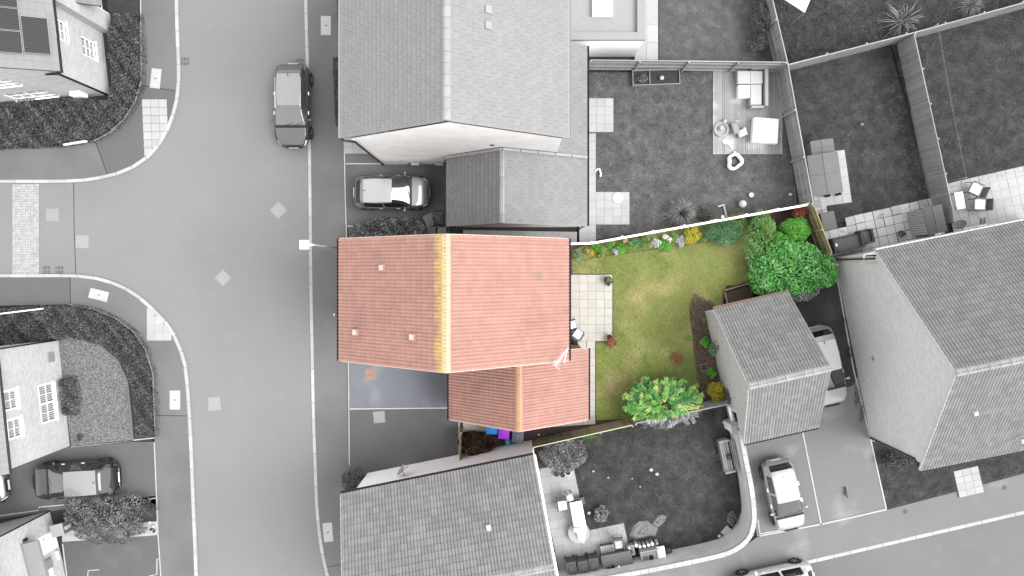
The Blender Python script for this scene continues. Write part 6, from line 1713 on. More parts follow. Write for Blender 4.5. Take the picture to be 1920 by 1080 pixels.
for px, py, r_, hgt, lm, lab in border:
    bush('border_plant', lab, px, py, r_ * 1.08, hgt, lm, int(60 + r_ * r_ * 4.2), .075 if lm not in ('silver', 'whitefl') else .085, .4 if lm != 'whitefl' else .8, sub=4, cat='plant', group='plants of the flower border')
# dead brown shrub and its twigs
t = bush('shrub', 'dead brown twiggy shrub between drive and bins', 894, 831, 38, 1.0, 'dead', 7000, .20, .08, sub=7, ry=24, droop=.6)
q = MB(); c = P(880, 843, .9)
for i in range(26):
    a = random.uniform(0, 6.28); l_ = random.uniform(.3, .7); x, y = c.x + random.uniform(-.3, .8), c.y + random.uniform(-.25, .15)
    q.tube([(x, y, .85), (x + math.cos(a) * l_ * .5, y + math.sin(a) * l_ * .4, 1.0 + random.uniform(-.1, .1)), (x + math.cos(a + .5) * l_, y + math.sin(a + .5) * l_ * .6, .95)], .012, 4, .005)
q.build('dry_twig', mat('dry_twig', (.25, .18, .12), .9), t, kind='stuff')
# spiky plants
def spiky(name, label, px, py, rpx, n, hgt, lm, wdt=.03, z0=.1, arch=.5):
    c = P(px, py, z0); t = thing(name, label, 'plant', tuple(c)); R_ = rpx * k
    a = rng.uniform(0, 6.28, n); el = rng.uniform(.15, 1.25, n); L = R_ * rng.uniform(.7, 1.08, n)
    V = []; Fq = []; T = []
    for i in range(n):
        dx, dy = math.cos(a[i]), math.sin(a[i]); hor = L[i] * math.cos(el[i] * .8); up = hgt * math.sin(el[i])
        ps = [Vector((0, 0, .02)), Vector((dx * hor * .4, dy * hor * .4, up * .75)), Vector((dx * hor * .75, dy * hor * .75, up * (1 - arch * .1))), Vector((dx * hor, dy * hor, up * (1 - arch * .5)))]
        s = Vector((-dy, dx, 0)) * wdt * .5; b0 = len(V)
        for j, p in enumerate(ps): w_ = (1, .9, .6, .08)[j]; V += [p - s * w_, p + s * w_]
        for j in range(3): Fq.append((b0 + 2 * j, b0 + 2 * j + 1, b0 + 2 * j + 3, b0 + 2 * j + 2)); T.append(min(1, max(0, random.gauss(.55, .25))))
    np_mesh('leaf_blades', np.array([tuple(v) for v in V]), np.array(Fq), np.array(T), LM[lm], t)
    q = MB(); q.ball((0, 0, .05), (.12, .12, .10), 8, 5); q.build('crown_base', M['twig_g'], t, world=False)
    return t
spiky('ornamental_grass', 'big spiky ornamental grass beside the white fence', 1275, 401, 37, 420, .85, 'mid_g', .022)
spiky('yucca', 'pale spiky yucca behind the diagonal fence', 1686, 42, 48, 46, 1.2, 'mid_g', .045)
spiky('ornamental_grass', 'untidy grass clump at the top edge beyond the diagonal fence', 1815, 12, 34, 160, .5, 'mid_g', .02)
bush('shrub', 'dark low shrub between spiky grass and white fence', 1322, 402, 16, .6, 'dark_g', 900, .08, sub=4, twig='twig_g')
bush('shrub', 'dark hedge shrub at the end of the extension lawn', 1424, 30, 22, 1.2, 'dark_g', 2200, .09, sub=5, ry=62, twig='twig_g')
bush('shrub', 'round grey shrub in the corner of the extension lawn', 1421, 82, 19, .9, 'mid_g', 1500, .08, sub=5, twig='twig_g', base_t=.42)
bush('shrub', 'large pale grey shrub in the corner behind the white house', 1055, 848, 47, 1.2, 'mid_g', 7500, .11, .4, sub=8, ry=38, twig='twig_g', base_t=.55)
bush('shrub', 'dark shrub under the front of the patterned gable', 1688, 862, 40, .8, 'dark_g', 3400, .09, sub=6, ry=18, twig='twig_g', base_t=.4)
bush('shrub', 'rounded grey leafy plant on the dark lawn', 1128, 963, 16, .5, 'mid_g', 700, .12, .7, sub=5, twig='twig_g', base_t=.6, amp=.15)
bush('plant', 'small dark plant against the white window band', 1690, 438, 8, .5, 'dark_g', 260, .08, sub=3, cat='plant', twig='twig_g')
bush('plant', 'scruffy weeds along the curved wall', 1372, 972, 12, .35, 'mid_g', 360, .08, sub=4, ry=18, cat='plant', twig='twig_g')
bush('plant', 'grey planting in the long timber planter', 1205, 147, 14, .3, 'mid_g', 420, .07, sub=4, ry=9, cat='plant', z0=.32, twig='twig_g')
for px, py, r_, lab in ((1580, 610, 7, 'upper dark weed strip at the foot of the gable'), (1592, 665, 6, 'middle dark weed strip at the foot of the gable'), (1606, 740, 6, 'lower dark weed strip at the foot of the gable'), (1616, 775, 6, 'last dark weed strip at the foot of the gable')):
    bush('weeds', lab, px, py, r_, .25, 'dark_g', 260, .06, sub=3, ry=24, cat='weeds', twig='twig_g', group='weeds at the foot of the brick gable')
bush('weeds', 'moss and weeds along the boarded fence top', 1100, 818, 20, .5, 'round', 300, .06, sub=4, ry=4, cat='weeds', base_t=.3)
# ------------------------------------------------------------------ street lamp and posts
def lamp():
    b0 = P(642, 466, .05); tp = P(583, 459, 5.6)
    t = thing('street_lamp', 'street lamp on a thin pale post with square white head', 'street lamp', (b0.x, b0.y, .05))
    q = MB(); q.tube([b0, (b0.x, b0.y, 1.2)], .06, 10); q.build('base', M['steel'], t)
    q = MB(); q.tube([(b0.x, b0.y, 1.2), (b0.x, b0.y, 5.6)], .042, 10, .03); q.build('post', mat('pale_galvanised', g(.42), .5), t, smooth=True)
    q = MB(); q.tube([(b0.x, b0.y, 5.55), (b0.x - .12, b0.y, 5.62), (b0.x - .22, b0.y, 5.62)], .05, 8); q.build('bracket', M['white'], t, smooth=True)
    q = MB(); q.bbox((b0.x - .42, b0.y + .005, 5.63), (.42, .42, .12), .035); h_ = q.build('head', M['white'], t)
    q = MB(); q.box((b0.x - .42, b0.y + .005, 5.565), (.30, .30, .012)); q.build('lens', M['cover'], h_)
lamp()
b0 = P(641, 586.5, .05)
t = thing('marker_post', 'short thin white marker post at the house front', 'post', (b0.x, b0.y, .05))
q = MB(); q.tube([b0, (b0.x, b0.y, 1.6)], .03, 8, .02); q.build('post', M['cover'], t); q = MB(); q.box((b0.x, b0.y, 1.66), (.05, .09, .12)); q.build('cap', M['white'], t)
def name_sign(px0, px1, z, label):
    a, b_ = P(*px0, z), P(*px1, z); c = (a + b_) / 2; an = math.atan2((b_ - a).y, (b_ - a).x); L = (b_ - a).length
    t = thing('street_sign', label, 'sign', (c.x, c.y, .1), an)
    q = MB(); q.bbox((0, 0, z - .2), (L, .07, .22), .01); q.build('plate', M['white'], t, world=False)
    for s in (-1, 1): q = MB(); q.box((s * L * .36, .06, (z - .1) / 2), (.06, .06, z - .1)); q.build('post', M['iron'], t, world=False)
name_sign((118, 271), (160, 264), .75, 'low white sign board at the upper hedge corner')
name_sign((-30, 592), (77, 579), .95, 'long low white sign board beside the lower hedge')

# ------------------------------------------------------------------ wheelie bins
def make_bin(label, m, lid_m, loc, rz, s=1.0, group=None):
    t = thing('wheelie_bin', label, 'bin', loc, rz, group)
    q = MB(); vs = []
    for z, a, b_ in ((.08, .20, .22), (.98, .26, .31)):
        for sx, sy in ((-1, -1), (1, -1), (1, 1), (-1, 1)): vs.append((sx * a * s, sy * b_ * s, z * s))
    q.raw(vs, [(3, 2, 1, 0), (4, 5, 6, 7), (0, 1, 5, 4), (1, 2, 6, 5), (2, 3, 7, 6), (3, 0, 4, 7)]); q.build('body', M[m], t, world=False)
    q = MB(); q.bbox((0, -.02 * s, 1.01 * s), (.58 * s, .66 * s, .06 * s), .03 * s); q.bbox((0, -.05 * s, 1.055 * s), (.36 * s, .40 * s, .03 * s), .015 * s); l_ = q.build('lid', M[lid_m], t, world=False)
    q = MB(); q.bbox((0, -.05 * s, 1.075 * s), (.24 * s, .28 * s, .02 * s), .008 * s); q.build('lid_panel', M[m], l_, world=False)
    q = MB(); q.tube([(-.24 * s, .36 * s, .97 * s), (.24 * s, .36 * s, .97 * s)], .022 * s, 6); q.box((-.2 * s, .33 * s, .97 * s), (.05, .08, .05)); q.box((.2 * s, .33 * s, .97 * s), (.05, .08, .05)); q.build('handle', M['black'], t, world=False)
    for sx in (-1, 1): q = MB(); q.lathe((sx * .25 * s, .24 * s, .1 * s), [(.0, -.025), (.1 * s, -.025), (.1 * s, .025), (.0, .025)], 12, 'x'); q.build('wheel', M['tyre'], t, world=False)
    return t
def binp(px, py, z=1.0): p = P(px, py, z); return (p.x, p.y, .104)
make_bin('grey wheelie bin standing askew beside the leafy hedge', 'bin_mid', 'bin_mid', binp(806, 412), math.radians(25), group=None)
make_bin('dark wheelie bin behind the askew grey bin', 'bin', 'bin', binp(822, 408), 0)
make_bin('grey wheelie bin with bluish lid at the red roof edge', 'bin_mid', 'bin_mid', binp(827, 437), 0)
make_bin('dark wheelie bin between hedge and bluish lidded bin', 'bin', 'bin', binp(812, 436), 0)
make_bin('blue wheelie bin under the red wing', 'bin_blue', 'bin_blue', binp(922, 801), math.radians(-2), 1.0)
make_bin('purple wheelie bin next to the blue bin', 'bin_purple', 'bin_purple', binp(945, 810), math.radians(-4), 1.0)
make_bin('slate grey wheelie bin nearest the boarded fence', 'bin_slate', 'bin_slate', binp(971, 816), math.radians(-4), 1.05)
for i, (px, py, lab) in enumerate(((1071, 1063, 'leftmost of three dark wheelie bins by the brick wall'), (1093, 1061, 'middle of three dark wheelie bins by the brick wall'), (1113, 1056, 'rightmost of three dark wheelie bins by the brick wall'))):
    make_bin(lab, 'bin', 'bin', binp(px, py), math.radians(10), .95, 'wheelie bins by the brick wall')
q = MB(); c = P(952, 827, .3)
q.ball((0, 0, .25), (.17, .19, .25), 10, 7, .15); o = q.build('plastic_bag', M['cyan'], None, smooth=True, world=False); o.location = (c.x, c.y, .1); tag(o, 'crumpled bright blue bag beside the purple bin', 'bag')
q = MB(); q.ball((0, 0, .0), .05, 10, 6); o = q.build('ball', M['white'], None, smooth=True, world=False); o.location = P(1010, 815, .15); tag(o, 'tiny white ball at the foot of the boarded fence', 'ball')

# ------------------------------------------------------------------ small furniture
def chair(label, px, py, rz, cush='cushion', fm='furn', cm='cloth', name='garden_chair', W_=.58, D_=.58, sh=.42, bh=.85, cushion=True, zpx=.45):
    p = P(px, py, zpx); t = thing(name, label, 'chair', (p.x, p.y, .15), rz)
    q = MB(); q.bbox((0, 0, sh - .02), (W_, D_, .04), .01); q.build('seat', M[fm], t, world=False)
    q = MB(); q.box((0, D_ / 2 + .06, (sh + bh) / 2), (W_, .05, bh - sh), M=Matrix.Translation((0, D_ / 2, sh)) @ Matrix.Rotation(-.22, 4, 'X') @ Matrix.Translation((0, -D_ / 2, -sh))); q.build('backrest', M[fm], t, world=False)
    for sx in (-1, 1):
        for sy in (-1, 1): q = MB(); q.tube([(sx * W_ * .45, sy * D_ * .45, sh - .03), (sx * W_ * .5, sy * D_ * .58, 0)], .018, 6); q.build('leg', M[fm], t, world=False)
        q = MB(); q.box((sx * (W_ / 2 + .02), -.02, sh + .2), (.05, D_ * .95, .03)); q.box((sx * (W_ / 2 + .02), -D_ * .4, sh + .09), (.04, .04, .2)); q.build('armrest', M[fm], t, world=False)
    if cushion:
        q = MB(); q.bbox((0, -.02, sh + .055), (W_ * .86, D_ * .86, .11), .035); q.build('seat_cushion', M[cm], t, world=False)
    return t
chair('patio chair with white cushion and black back, half under the red eave', 1082, 627, math.radians(145), cm='cloth_c', fm='black', W_=.50, D_=.52)
chair('second white cushioned patio chair tucked under the red eave', 1070, 609, math.radians(100), cm='cloth_c', fm='black', W_=.50, D_=.52)
chair('upper folding patio chair with white cushion facing the white table', 1826, 356, math.radians(-115), W_=.62, D_=.62)
chair('lower folding patio chair with white cushion facing the white table', 1834, 384, math.radians(-92), W_=.62, D_=.62)
chair('dark garden chair with white cushion at the end of the long table', 1054, 945, math.radians(10), W_=.55, D_=.55)
chair('dark chair with pale cushion behind the storage bench', 1159, 1018, math.radians(8), cm='cream', W_=.50, D_=.52)

def table(name, label, px, py, rz, W_, D_, h_, m, leg='furn', cat='table', th=.035, z0=.14):
    p = P(px, py, h_); t = thing(name, label, cat, (p.x, p.y, z0), rz); h_ -= z0
    q = MB(); q.bbox((0, 0, h_ - th / 2), (W_, D_, th), .008); q.build('table_top', M[m], t, world=False)
    for sx in (-1, 1):
        for sy in (-1, 1): q = MB(); q.box((sx * (W_ / 2 - .06), sy * (D_ / 2 - .06), (h_ - th) / 2), (.05, .05, h_ - th)); q.build('leg', M[leg], t, world=False)
    return t
t = table('patio_table', 'white topped patio table beside two folding chairs', 1800, 376, math.radians(10), .46, .90, .62, 'white')
t = table('garden_table', 'long garden table under a white cloth', 1084, 968, math.radians(11), .62, 1.55, .75, 'white')
q = MB(); p = P(1084, 968, .75); ca = Matrix.Translation((p.x, p.y, 0)) @ Matrix.Rotation(math.radians(11), 4, 'Z')
n0, n1 = 10, 18; vs = []
for i in range(n0 + 1):
    for j in range(n1 + 1):
        x, y = (i / n0 - .5) * .78, (j / n1 - .5) * 1.42 + .07; ez_ = max(0, abs(x) - .31) * 2.2
        vs.append(ca @ Vector((x - math.copysign(ez_ * .3, x), y, .757 - ez_ + .004 * math.sin(i * 2.1 + j * 1.7))))
q.raw(vs, [(i * (n1 + 1) + j, (i + 1) * (n1 + 1) + j, (i + 1) * (n1 + 1) + j + 1, i * (n1 + 1) + j + 1) for i in range(n0) for j in range(n1)])
tag(q.build('tablecloth', M['cloth'], None, smooth=True), 'white cloth spread on the long garden table', 'tablecloth')
p = P(1089, 1006, .62); q = MB(); vs = []; rr = random.Random(5)
for i in range(9):
    for j in range(9):
        x, y = (i / 8 - .5) * (.55 - .3 * j / 8), (.5 - j / 8) * .85; vs.append((p.x + x + .08 * (j / 8), p.y + y, .765 - max(0, j - 2) * .055 + rr.uniform(-.025, .025)))
q.raw(vs, [(i * 9 + j, (i + 1) * 9 + j, (i + 1) * 9 + j + 1, i * 9 + j + 1) for i in range(8) for j in range(8)])
tag(q.build('towel', M['cloth'], None), 'crumpled white towel hanging off the long table', 'towel')
t = thing('garden_bench', 'dark slatted bench at the head of the long table', 'bench', (*P(1081, 940, .4)[:2], .14), math.radians(11))
for i in range(4): q = MB(); q.bbox((0, (-.15 + i * .1) * 1.0, .40), (.85, .085, .03), .006); q.build('slat', M['furn'], t, world=False)
for sx in (-1, 1): q = MB(); q.box((sx * .36, 0, .19), (.05, .36, .38)); q.build('leg', M['furn'], t, world=False)
t = thing('round_table', 'low round grey table half under the long table', 'table', (*P(1085, 998, .4)[:2], .14))
q = MB(); q.lathe((0, 0, 0), [(.0, .33), (.56, .33), (.58, .35), (.56, .37), (.0, .37)], 28, close=False); q.build('table_top', M['steel'], t, world=False)
q = MB(); q.lathe((0, 0, 0), [(.05, .0), (.05, .33)], 10); q.lathe((0, 0, 0), [(.28, .0), (.28, .03), (.0, .03)], 16); q.build('pedestal', M['furn'], t, world=False)
q = MB(); p = P(1068, 933, .8); q.bbox((0, 0, .04), (.30, .34, .05), .02, .7); o = q.build('cushion', M['cream'], None, world=False); o.location = (p.x, p.y, .80); tag(o, 'pale loose cushion between bench and white cushioned chair', 'cushion')
# the thing it rests on
t = table('side_table', 'small grey side table under the loose cushion', 1068, 933, math.radians(11), .38, .38, .80, 'steel')
q = MB(); p = P(1082, 993, .78); q.bbox((0, 0, .045), (.42, .26, .09), .02, .2); o = q.build('box', M['cream'], None, world=False); o.location = (p.x, p.y, .76); tag(o, 'small pale box on the lower end of the long table', 'box')

# storage bench, play kitchen and pots by the brick wall
def chest(name, label, px, py, rz, W_, D_, h_, m, lid, cat='storage box', slats=0, lid_h=.05, z0=.14):
    p = P(px, py, h_); t = thing(name, label, cat, (p.x, p.y, z0), rz); h_ -= z0
    q = MB(); q.box((0, 0, (h_ - lid_h) / 2), (W_ - .06, D_ - .06, h_ - lid_h)); q.build('body', M[m], t, world=False)
    if slats:
        w_ = W_ / slats
        for i in range(slats): q = MB(); q.bbox((-W_ / 2 + (i + .5) * w_, 0, h_ - lid_h / 2), (w_ - .012, D_, lid_h), .008); q.build('lid_board', M[lid], t, world=False)
    else: q = MB(); q.bbox((0, 0, h_ - lid_h / 2), (W_, D_, lid_h), .012); q.build('lid', M[lid], t, world=False)
    return t
chest('storage_box', 'dark grey wooden storage box against the brick wall', 1157, 1050, math.radians(11), 1.62, .72, .95, 'wood_box', 'wood_box', slats=1)
chest('storage_box', 'low ribbed grey box beside the dark storage box', 1139, 1030, math.radians(10), .75, .42, .55, 'wood_box', 'timber_g', slats=6)
p = P(1219, 1040, .8); t = thing('play_kitchen', 'grey toy kitchen unit with a round bowl hole', 'toy', (p.x, p.y, .12), math.radians(11))
q = MB(); q.box((0, 0, .36), (1.0, .62, .72)); q.build('cabinet', M['timber_g'], t, world=False)
q = MB(); q.bbox((0, 0, .74), (1.06, .68, .04), .01); q.build('worktop', M['timber_g2'], t, world=False)
q = MB(); q.lathe((.02, -.12, .765), [(.14, -.004), (.14, .012), (.10, .012), (.09, .0), (.0, -.002)], 18); q.build('bowl', M['black'], t, world=False)
q = MB(); q.box((-.28, -.10, .765), (.26, .22, .012)); q.build('hob', M['wood_box'], t, world=False)
q = MB(); q.box((0, .31, .84), (1.06, .04, .22)); q.build('splashback', M['timber_g'], t, world=False)
p = P(1240, 1036, .95); q = MB(); q.bbox((0, 0, .06), (.42, .62, .14), .06, math.radians(11)); o = q.build('cushion', M['cloth'], None, world=False); o.location = (p.x, p.y, .88); tag(o, 'white cushion on the end of the toy kitchen', 'cushion')
pot_lab = ['first white pot from the left in the row behind the toy kitchen', 'second white pot from the left in the row behind the toy kitchen', 'third white pot from the left in the row behind the toy kitchen', 'fourth white pot from the left in the row behind the toy kitchen', 'fifth and largest white pot in the row behind the toy kitchen', 'small grey pot at the right end of the pot row']
def pot(label, px, py, r_, h_, m, soil='soil_g', z0=.13, group=None, name='plant_pot'):
    p = P(px, py, z0 + h_); t = thing(name, label, 'pot', (p.x, p.y, z0), 0, group)
    q = MB(); q.lathe((0, 0, 0), [(r_ * .7, 0), (r_ * .97, h_), (r_ * 1.06, h_), (r_ * 1.06, h_ - .03), (r_, h_ - .03)], 16, close=False); q.lathe((0, 0, 0), [(r_ * .92, h_), (r_ * .9, h_ - .06)], 16, close=False); q.build('pot_body', M[m], t, world=False)
    q = MB(); q.lathe((0, 0, 0), [(r_ * .92, h_ - .05), (r_ * .92, h_ - .03), (0, h_ - .02)], 14, close=False); q.build('soil', M[soil], t, world=False)
    return t
for (px, py, r_), lab in zip(((1193, 1023, .09), (1200, 1025, .08), (1208, 1024, .085), (1216, 1022, .085), (1223, 1020, .095), (1232, 1019, .07)), pot_lab):
    t = thing('flower_pot', lab, 'pot', (*P(px, py, .62)[:2], .12), 0, 'white pots behind the toy kitchen')
    q = MB(); q.lathe((0, 0, 0), [(r_ * .55, .28), (r_, .52), (r_ * .9, .54), (0, .55)], 12); q.build('pot_body', M['stone' if 'grey' in lab else 'white'], t, world=False); q = MB(); q.box((0, 0, .14), (.16, .16, .28)); q.build('stand', M['timber_g'], t, world=False)
p = P(1183, 1033, .6); t = thing('toy_rack', 'small rack cluttered with pale pots beside the storage box', 'rack', (p.x, p.y, .13), math.radians(11))
for i, z in enumerate((.12, .42)): q = MB(); q.box((0, 0, z), (.42, .55, .03)); q.build('shelf', M['timber_g2'], t, world=False)
for sx in (-1, 1):
    for sy in (-1, 1): q = MB(); q.box((sx * .19, sy * .25, .22), (.03, .03, .44)); q.build('leg', M['timber_g2'], t, world=False)
for i, (dx, dy, r_) in enumerate(((-.1, .18, .06), (.08, .16, .05), (.02, 0, .07), (-.12, -.05, .05), (.12, -.14, .06), (-.06, -.2, .06))):
    q = MB(); q.lathe((0, 0, 0), [(r_ * .7, 0), (r_, .12), (r_ * .8, .12), (r_ * .7, .06), (0, .05)], 12); o = q.build('small_pot', M[('white', 'stone', 'pot_g')[i % 3]], None, world=False); o.location = Vector((p.x + dx, p.y + dy, .568)); tag(o, ['upper left white pot on the little rack', 'upper right stone pot on the little rack', 'dark pot in the centre of the little rack', 'white pot at the left edge of the little rack', 'stone pot at the right edge of the little rack', 'dark pot at the front of the little rack'][i], 'pot', 'small pots on the rack')
q = MB(); q.ball((0, 0, .24), .24, 16, 10); o = q.build('ball', M['bin'], None, smooth=True, world=False); o.location = (*P(1252, 1034, .36)[:2], .12); tag(o, 'dark ball at the right end of the toy kitchen', 'ball')
for i, (px, py, m_, lab) in enumerate(((1141, 1065, 'black', 'left bowl with dark rim on the storage box'), (1149, 1062, 'black', 'right bowl with dark rim on the storage box'), (1147, 1067, 'white', 'small white cup between the two bowls'), (1160, 1064, 'white', 'white bottle lying on the storage box'))):
    r_ = .10 if m_ == 'black' else .055; q = MB()
    if 'bottle' in lab: q.ball((0, 0, .06), (.06, .14, .06), 10, 6)
    else: q.lathe((0, 0, 0), [(r_ * .5, 0), (r_, .09), (r_ * .85, .09), (r_ * .4, .02), (0, .02)], 14)
    o = q.build('bowl' if m_ == 'black' else ('bottle' if 'bottle' in lab else 'cup'), M[m_], None, world=False); o.location = P(px, py, .952); tag(o, lab, 'bowl' if m_ == 'black' else ('bottle' if 'bottle' in lab else 'cup'))
# slatted bench against the curved wall
p = P(1361, 854, .45); t = thing('garden_bench', 'pale slatted bench against the curved brick wall', 'bench', (p.x, p.y, .12), math.radians(-78))
for i in range(4): q = MB(); q.bbox((0, -.19 + i * .12, .42), (1.75, .10, .03), .006); q.build('seat_slat', M['timber_g2'], t, world=False)
for i in range(14): q = MB(); q.box((-.78 + i * .12, -.27, .26), (.05, .025, .30)); q.build('front_slat', M['timber_g2'], t, world=False)
for i in range(3): q = MB(); q.bbox((0, .30 + i * .05, .52 + i * .15), (1.75, .03, .11), .006); q.build('back_slat', M['timber_g2'], t, world=False)
for sx in (-1, 1):
    q = MB(); q.box((sx * .84, 0, .21), (.06, .52, .42)); q.build('leg', M['timber_g'], t, world=False); q = MB(); q.bbox((sx * .84, 0, .62), (.09, .56, .04), .008); q.box((sx * .84, -.22, .52), (.05, .05, .2)); q.build('armrest', M['timber_g2'], t, world=False)
q = MB(); q.bbox((0, 0, .10), (.22, .26, .20), .04, .2); o = q.build('bag', M['bin'], None, world=False); o.location = (*P(1366, 856, .6)[:2], .56); tag(o, 'small dark bag on the slatted bench', 'bag')
pot('round dark pot left of the white rimmed pot', 1043, 889, .13, .25, 'pot_g'); pot('second dark pot beside the white rimmed pot', 1055, 891, .12, .25, 'pot_g', name='plant_pot')
pot('dark pot with a bright white rim at the patio corner', 1065, 886, .17, .3, 'white'); pot('pale rimmed pot half under the pale shrub', 1054, 880, .15, .28, 'white'); pot('pale pot under the shrub nearest the lawn', 1069, 880, .14, .28, 'cover')
# large flat leaf shapes: crumpled tarpaulin
for nm, lab, pts_ in (('tarpaulin', 'larger piece of grey crumpled sheeting on the dark lawn', [(1180, 1005), (1186, 990), (1198, 978), (1214, 977), (1222, 984), (1234, 990), (1230, 1006), (1216, 1006), (1204, 1009), (1192, 1012)]), ('tarpaulin', 'narrower piece of grey crumpled sheeting pointing to the wall', [(1222, 983), (1232, 968), (1244, 966), (1251, 970), (1246, 980), (1236, 988), (1230, 990)])):
    w_ = PL(pts_, .2); c = sum(w_, Vector()) / len(w_); q = MB(); vs = []; n = len(w_)
    for s_, z_ in ((1, .13), (.75, .20), (.5, .19), (.25, .26)):
        for i, a in enumerate(w_): vs.append((c.x + (a.x - c.x) * s_, c.y + (a.y - c.y) * s_, z_ + .025 * math.sin(i * 2.3 + s_ * 9)))
    vs.append((c.x, c.y, .22)); fs = [(r_ * n + i, r_ * n + (i + 1) % n, (r_ + 1) * n + (i + 1) % n, (r_ + 1) * n + i) for r_ in range(3) for i in range(n)] + [(3 * n + i, 3 * n + (i + 1) % n, 4 * n) for i in range(n)]
    q.raw(vs, fs); tag(q.build(nm, M['sheet'], None), lab, 'sheeting')
for px, py, r_, lab in ((1112, 883, .07, 'pale stone on the dark lawn near the pots'), (1140, 895, .06, 'pale stone in the middle left of the dark lawn'), (1185, 897, .05, 'pale stone below the middle of the dark lawn'), (1220, 880, .12, 'upper pale toy lump on the dark lawn'), (1231, 888, .11, 'lower pale toy lump on the dark lawn'), (1104, 961, .10, 'pale stone beside the rounded leafy plant'), (1200, 912, .05, 'small pale stone below the toy lumps'), (1348, 1004, .11, 'round white stone at the foot of the curved wall'),
                        (1216, 170, .04, 'small white scrap by the planter on the lawn'), (1145, 280, .06, 'white scrap on the lawn beside the path'), (1252, 262, .06, 'white scrap in the middle of the neighbour lawn'), (1219, 367, .06, 'small white scrap right of the round lid'), (1614, 234, .13, 'pale clod on the lawn between the fences'), (1481, 365, .12, 'small white ball in the fence corner')):
    q = MB(); q.ball((0, 0, r_ * .7), (r_, r_ * .8, r_ * .7), 9, 6, .12); o = q.build('stone', M['sheet' if 'clod' in lab or 'scrap' in lab else 'stone'], None, smooth=True, world=False); o.location = P(px, py, .12); tag(o, lab, 'stone')
q = MB(); q.bbox((0, 0, .04), (.52, .50, .06), .015, math.radians(48)); o = q.build('paving_slab', M['slab'], None, world=False); o.location = P(1363, 997, .12); tag(o, 'loose square slab leaning at the curved wall foot', 'slab')
q = MB(); q.ball((0, 0, .05), (.16, .09, .09), 10, 6, .2); o = q.build('stone', M['stone'], None, smooth=True, world=False); o.location = P(1359, 792, .12); tag(o, 'pale stone by the garage wall corner', 'stone')

# ------------------------------------------------------------------ north garden things
dz = .175
def sofa():
    p = P(1409, 166, .5); t = thing('corner_sofa', 'pale cushioned corner sofa on the timber deck', 'sofa', (p.x, p.y, dz), 0)
    def bx(nm, x0, x1, y0, y1, z0, z1, m, b_=.03):
        q = MB(); q.bbox(((x0 + x1) / 2 * k, -(y0 + y1) / 2 * k, (z0 + z1) / 2), ((x1 - x0) * k, (y1 - y0) * k, z1 - z0), b_); q.build(nm, M[m], t, world=False)
    bx('base', -28, 20, -33, -8, .02, .30, 'timber_g', .01); bx('base', -4, 20, -8, 32, .02, .299, 'timber_g', .01)
    bx('seat_cushion', -27, -3, -32, -8, .30, .43, 'cream'); bx('seat_cushion', -3, 20, -32, -8, .30, .431, 'cream'); bx('seat_cushion', -3, 18, -7, 31, .30, .429, 'cream'); 
    bx('footstool_cushion', -25, -4, -6, 17, .02, .42, 'cloth')
    bx('backrest', 22, 28, -36, 34, .02, .62, 'timber_g2', .01); bx('backrest', -2, 21, -38, -34, .02, .62, 'timber_g2', .01); bx('armrest', -2, 21, 33, 37, .02, .52, 'timber_g2', .01)
sofa()
p = P(1434, 245, .5); t = thing('covered_chair', 'large white covered seat at the edge of the deck', 'seat', (p.x, p.y, dz), math.radians(-4))
q = MB(); q.bbox((0.05, 0, .30), (1.25, 1.30, .55), .14); q.build('cover', M['white'], t, world=False)
q = MB(); q.bbox((-.60, 0, .24), (.10, 1.28, .42), .04); q.build('side_panel', M['cloth'], t, world=False)
for dy in (-.3, .3): q = MB(); q.bbox((-.53, dy, .3), (.07, .42, .30), .02); q.build('opening', M['furn'], t, world=False)
def toy(label, px, py, parts_, cat='toy', rz=0, z0=dz, name='toy'):
    p = P(px, py, z0); t = thing(name, label, cat, tuple(p), rz)
    for nm, fn, m in parts_:
        q = MB(); fn(q); q.build(nm, M[m], t, smooth=False, world=False)
toy('round pale paddling toy with grey rim on the deck', 1352, 243, [('rim', lambda q: q.lathe((0, 0, .0), [(.30, .0), (.40, .06), (.40, .12), (.30, .10), (.28, .02), (0, .015)], 20), 'timber_g')])
for px, py, r_, m, lab in ((1358, 228, .11, 'stone', 'upper pale ball among the deck toys'), (1351, 241, .12, 'cream', 'middle pale ball among the deck toys'), (1394, 243, .12, 'stone', 'pale ball beside the white covered seat')):
    q = MB(); q.ball((0, 0, r_), r_, 14, 9); o = q.build('ball', M[m], None, smooth=True, world=False); o.location = P(px, py, dz + .02); tag(o, lab, 'ball')
toy('grey ride on toy in the middle of the deck', 1376, 242, [('seat', lambda q: q.bbox((0, 0, .26), (.34, .62, .16), .05, .3), 'timber_g'), ('wheel', lambda q: (q.lathe((-.2, .2, .1), [(0, -.03), (.1, -.03), (.1, .03), (0, .03)], 12, 'x'), q.lathe((.2, -.2, .1), [(0, -.03), (.1, -.03), (.1, .03), (0, .03)], 12, 'x')), 'furn'), ('handle', lambda q: q.tube([(-.2, .3, .3), (-.05, .34, .5), (.15, .3, .5)], .03, 6), 'stone')])
toy('white toy spade on the deck edge', 1361, 266, [('blade', lambda q: q.ball((0, 0, .05), (.22, .14, .05), 10, 6), 'white'), ('shaft', lambda q: q.tube([(.15, -.1, .05), (.42, -.32, .06)], .035, 6), 'white')], rz=-.2)
toy('pale grey toy cart on the deck', 1390, 250, [('tray', lambda q: q.bbox((0, 0, .14), (.5, .38, .18), .04, .4), 'cream'), ('wheel', lambda q: q.lathe((.2, .0, .08), [(0, -.03), (.08, -.03), (.08, .03), (0, .03)], 12, 'x'), 'furn')])
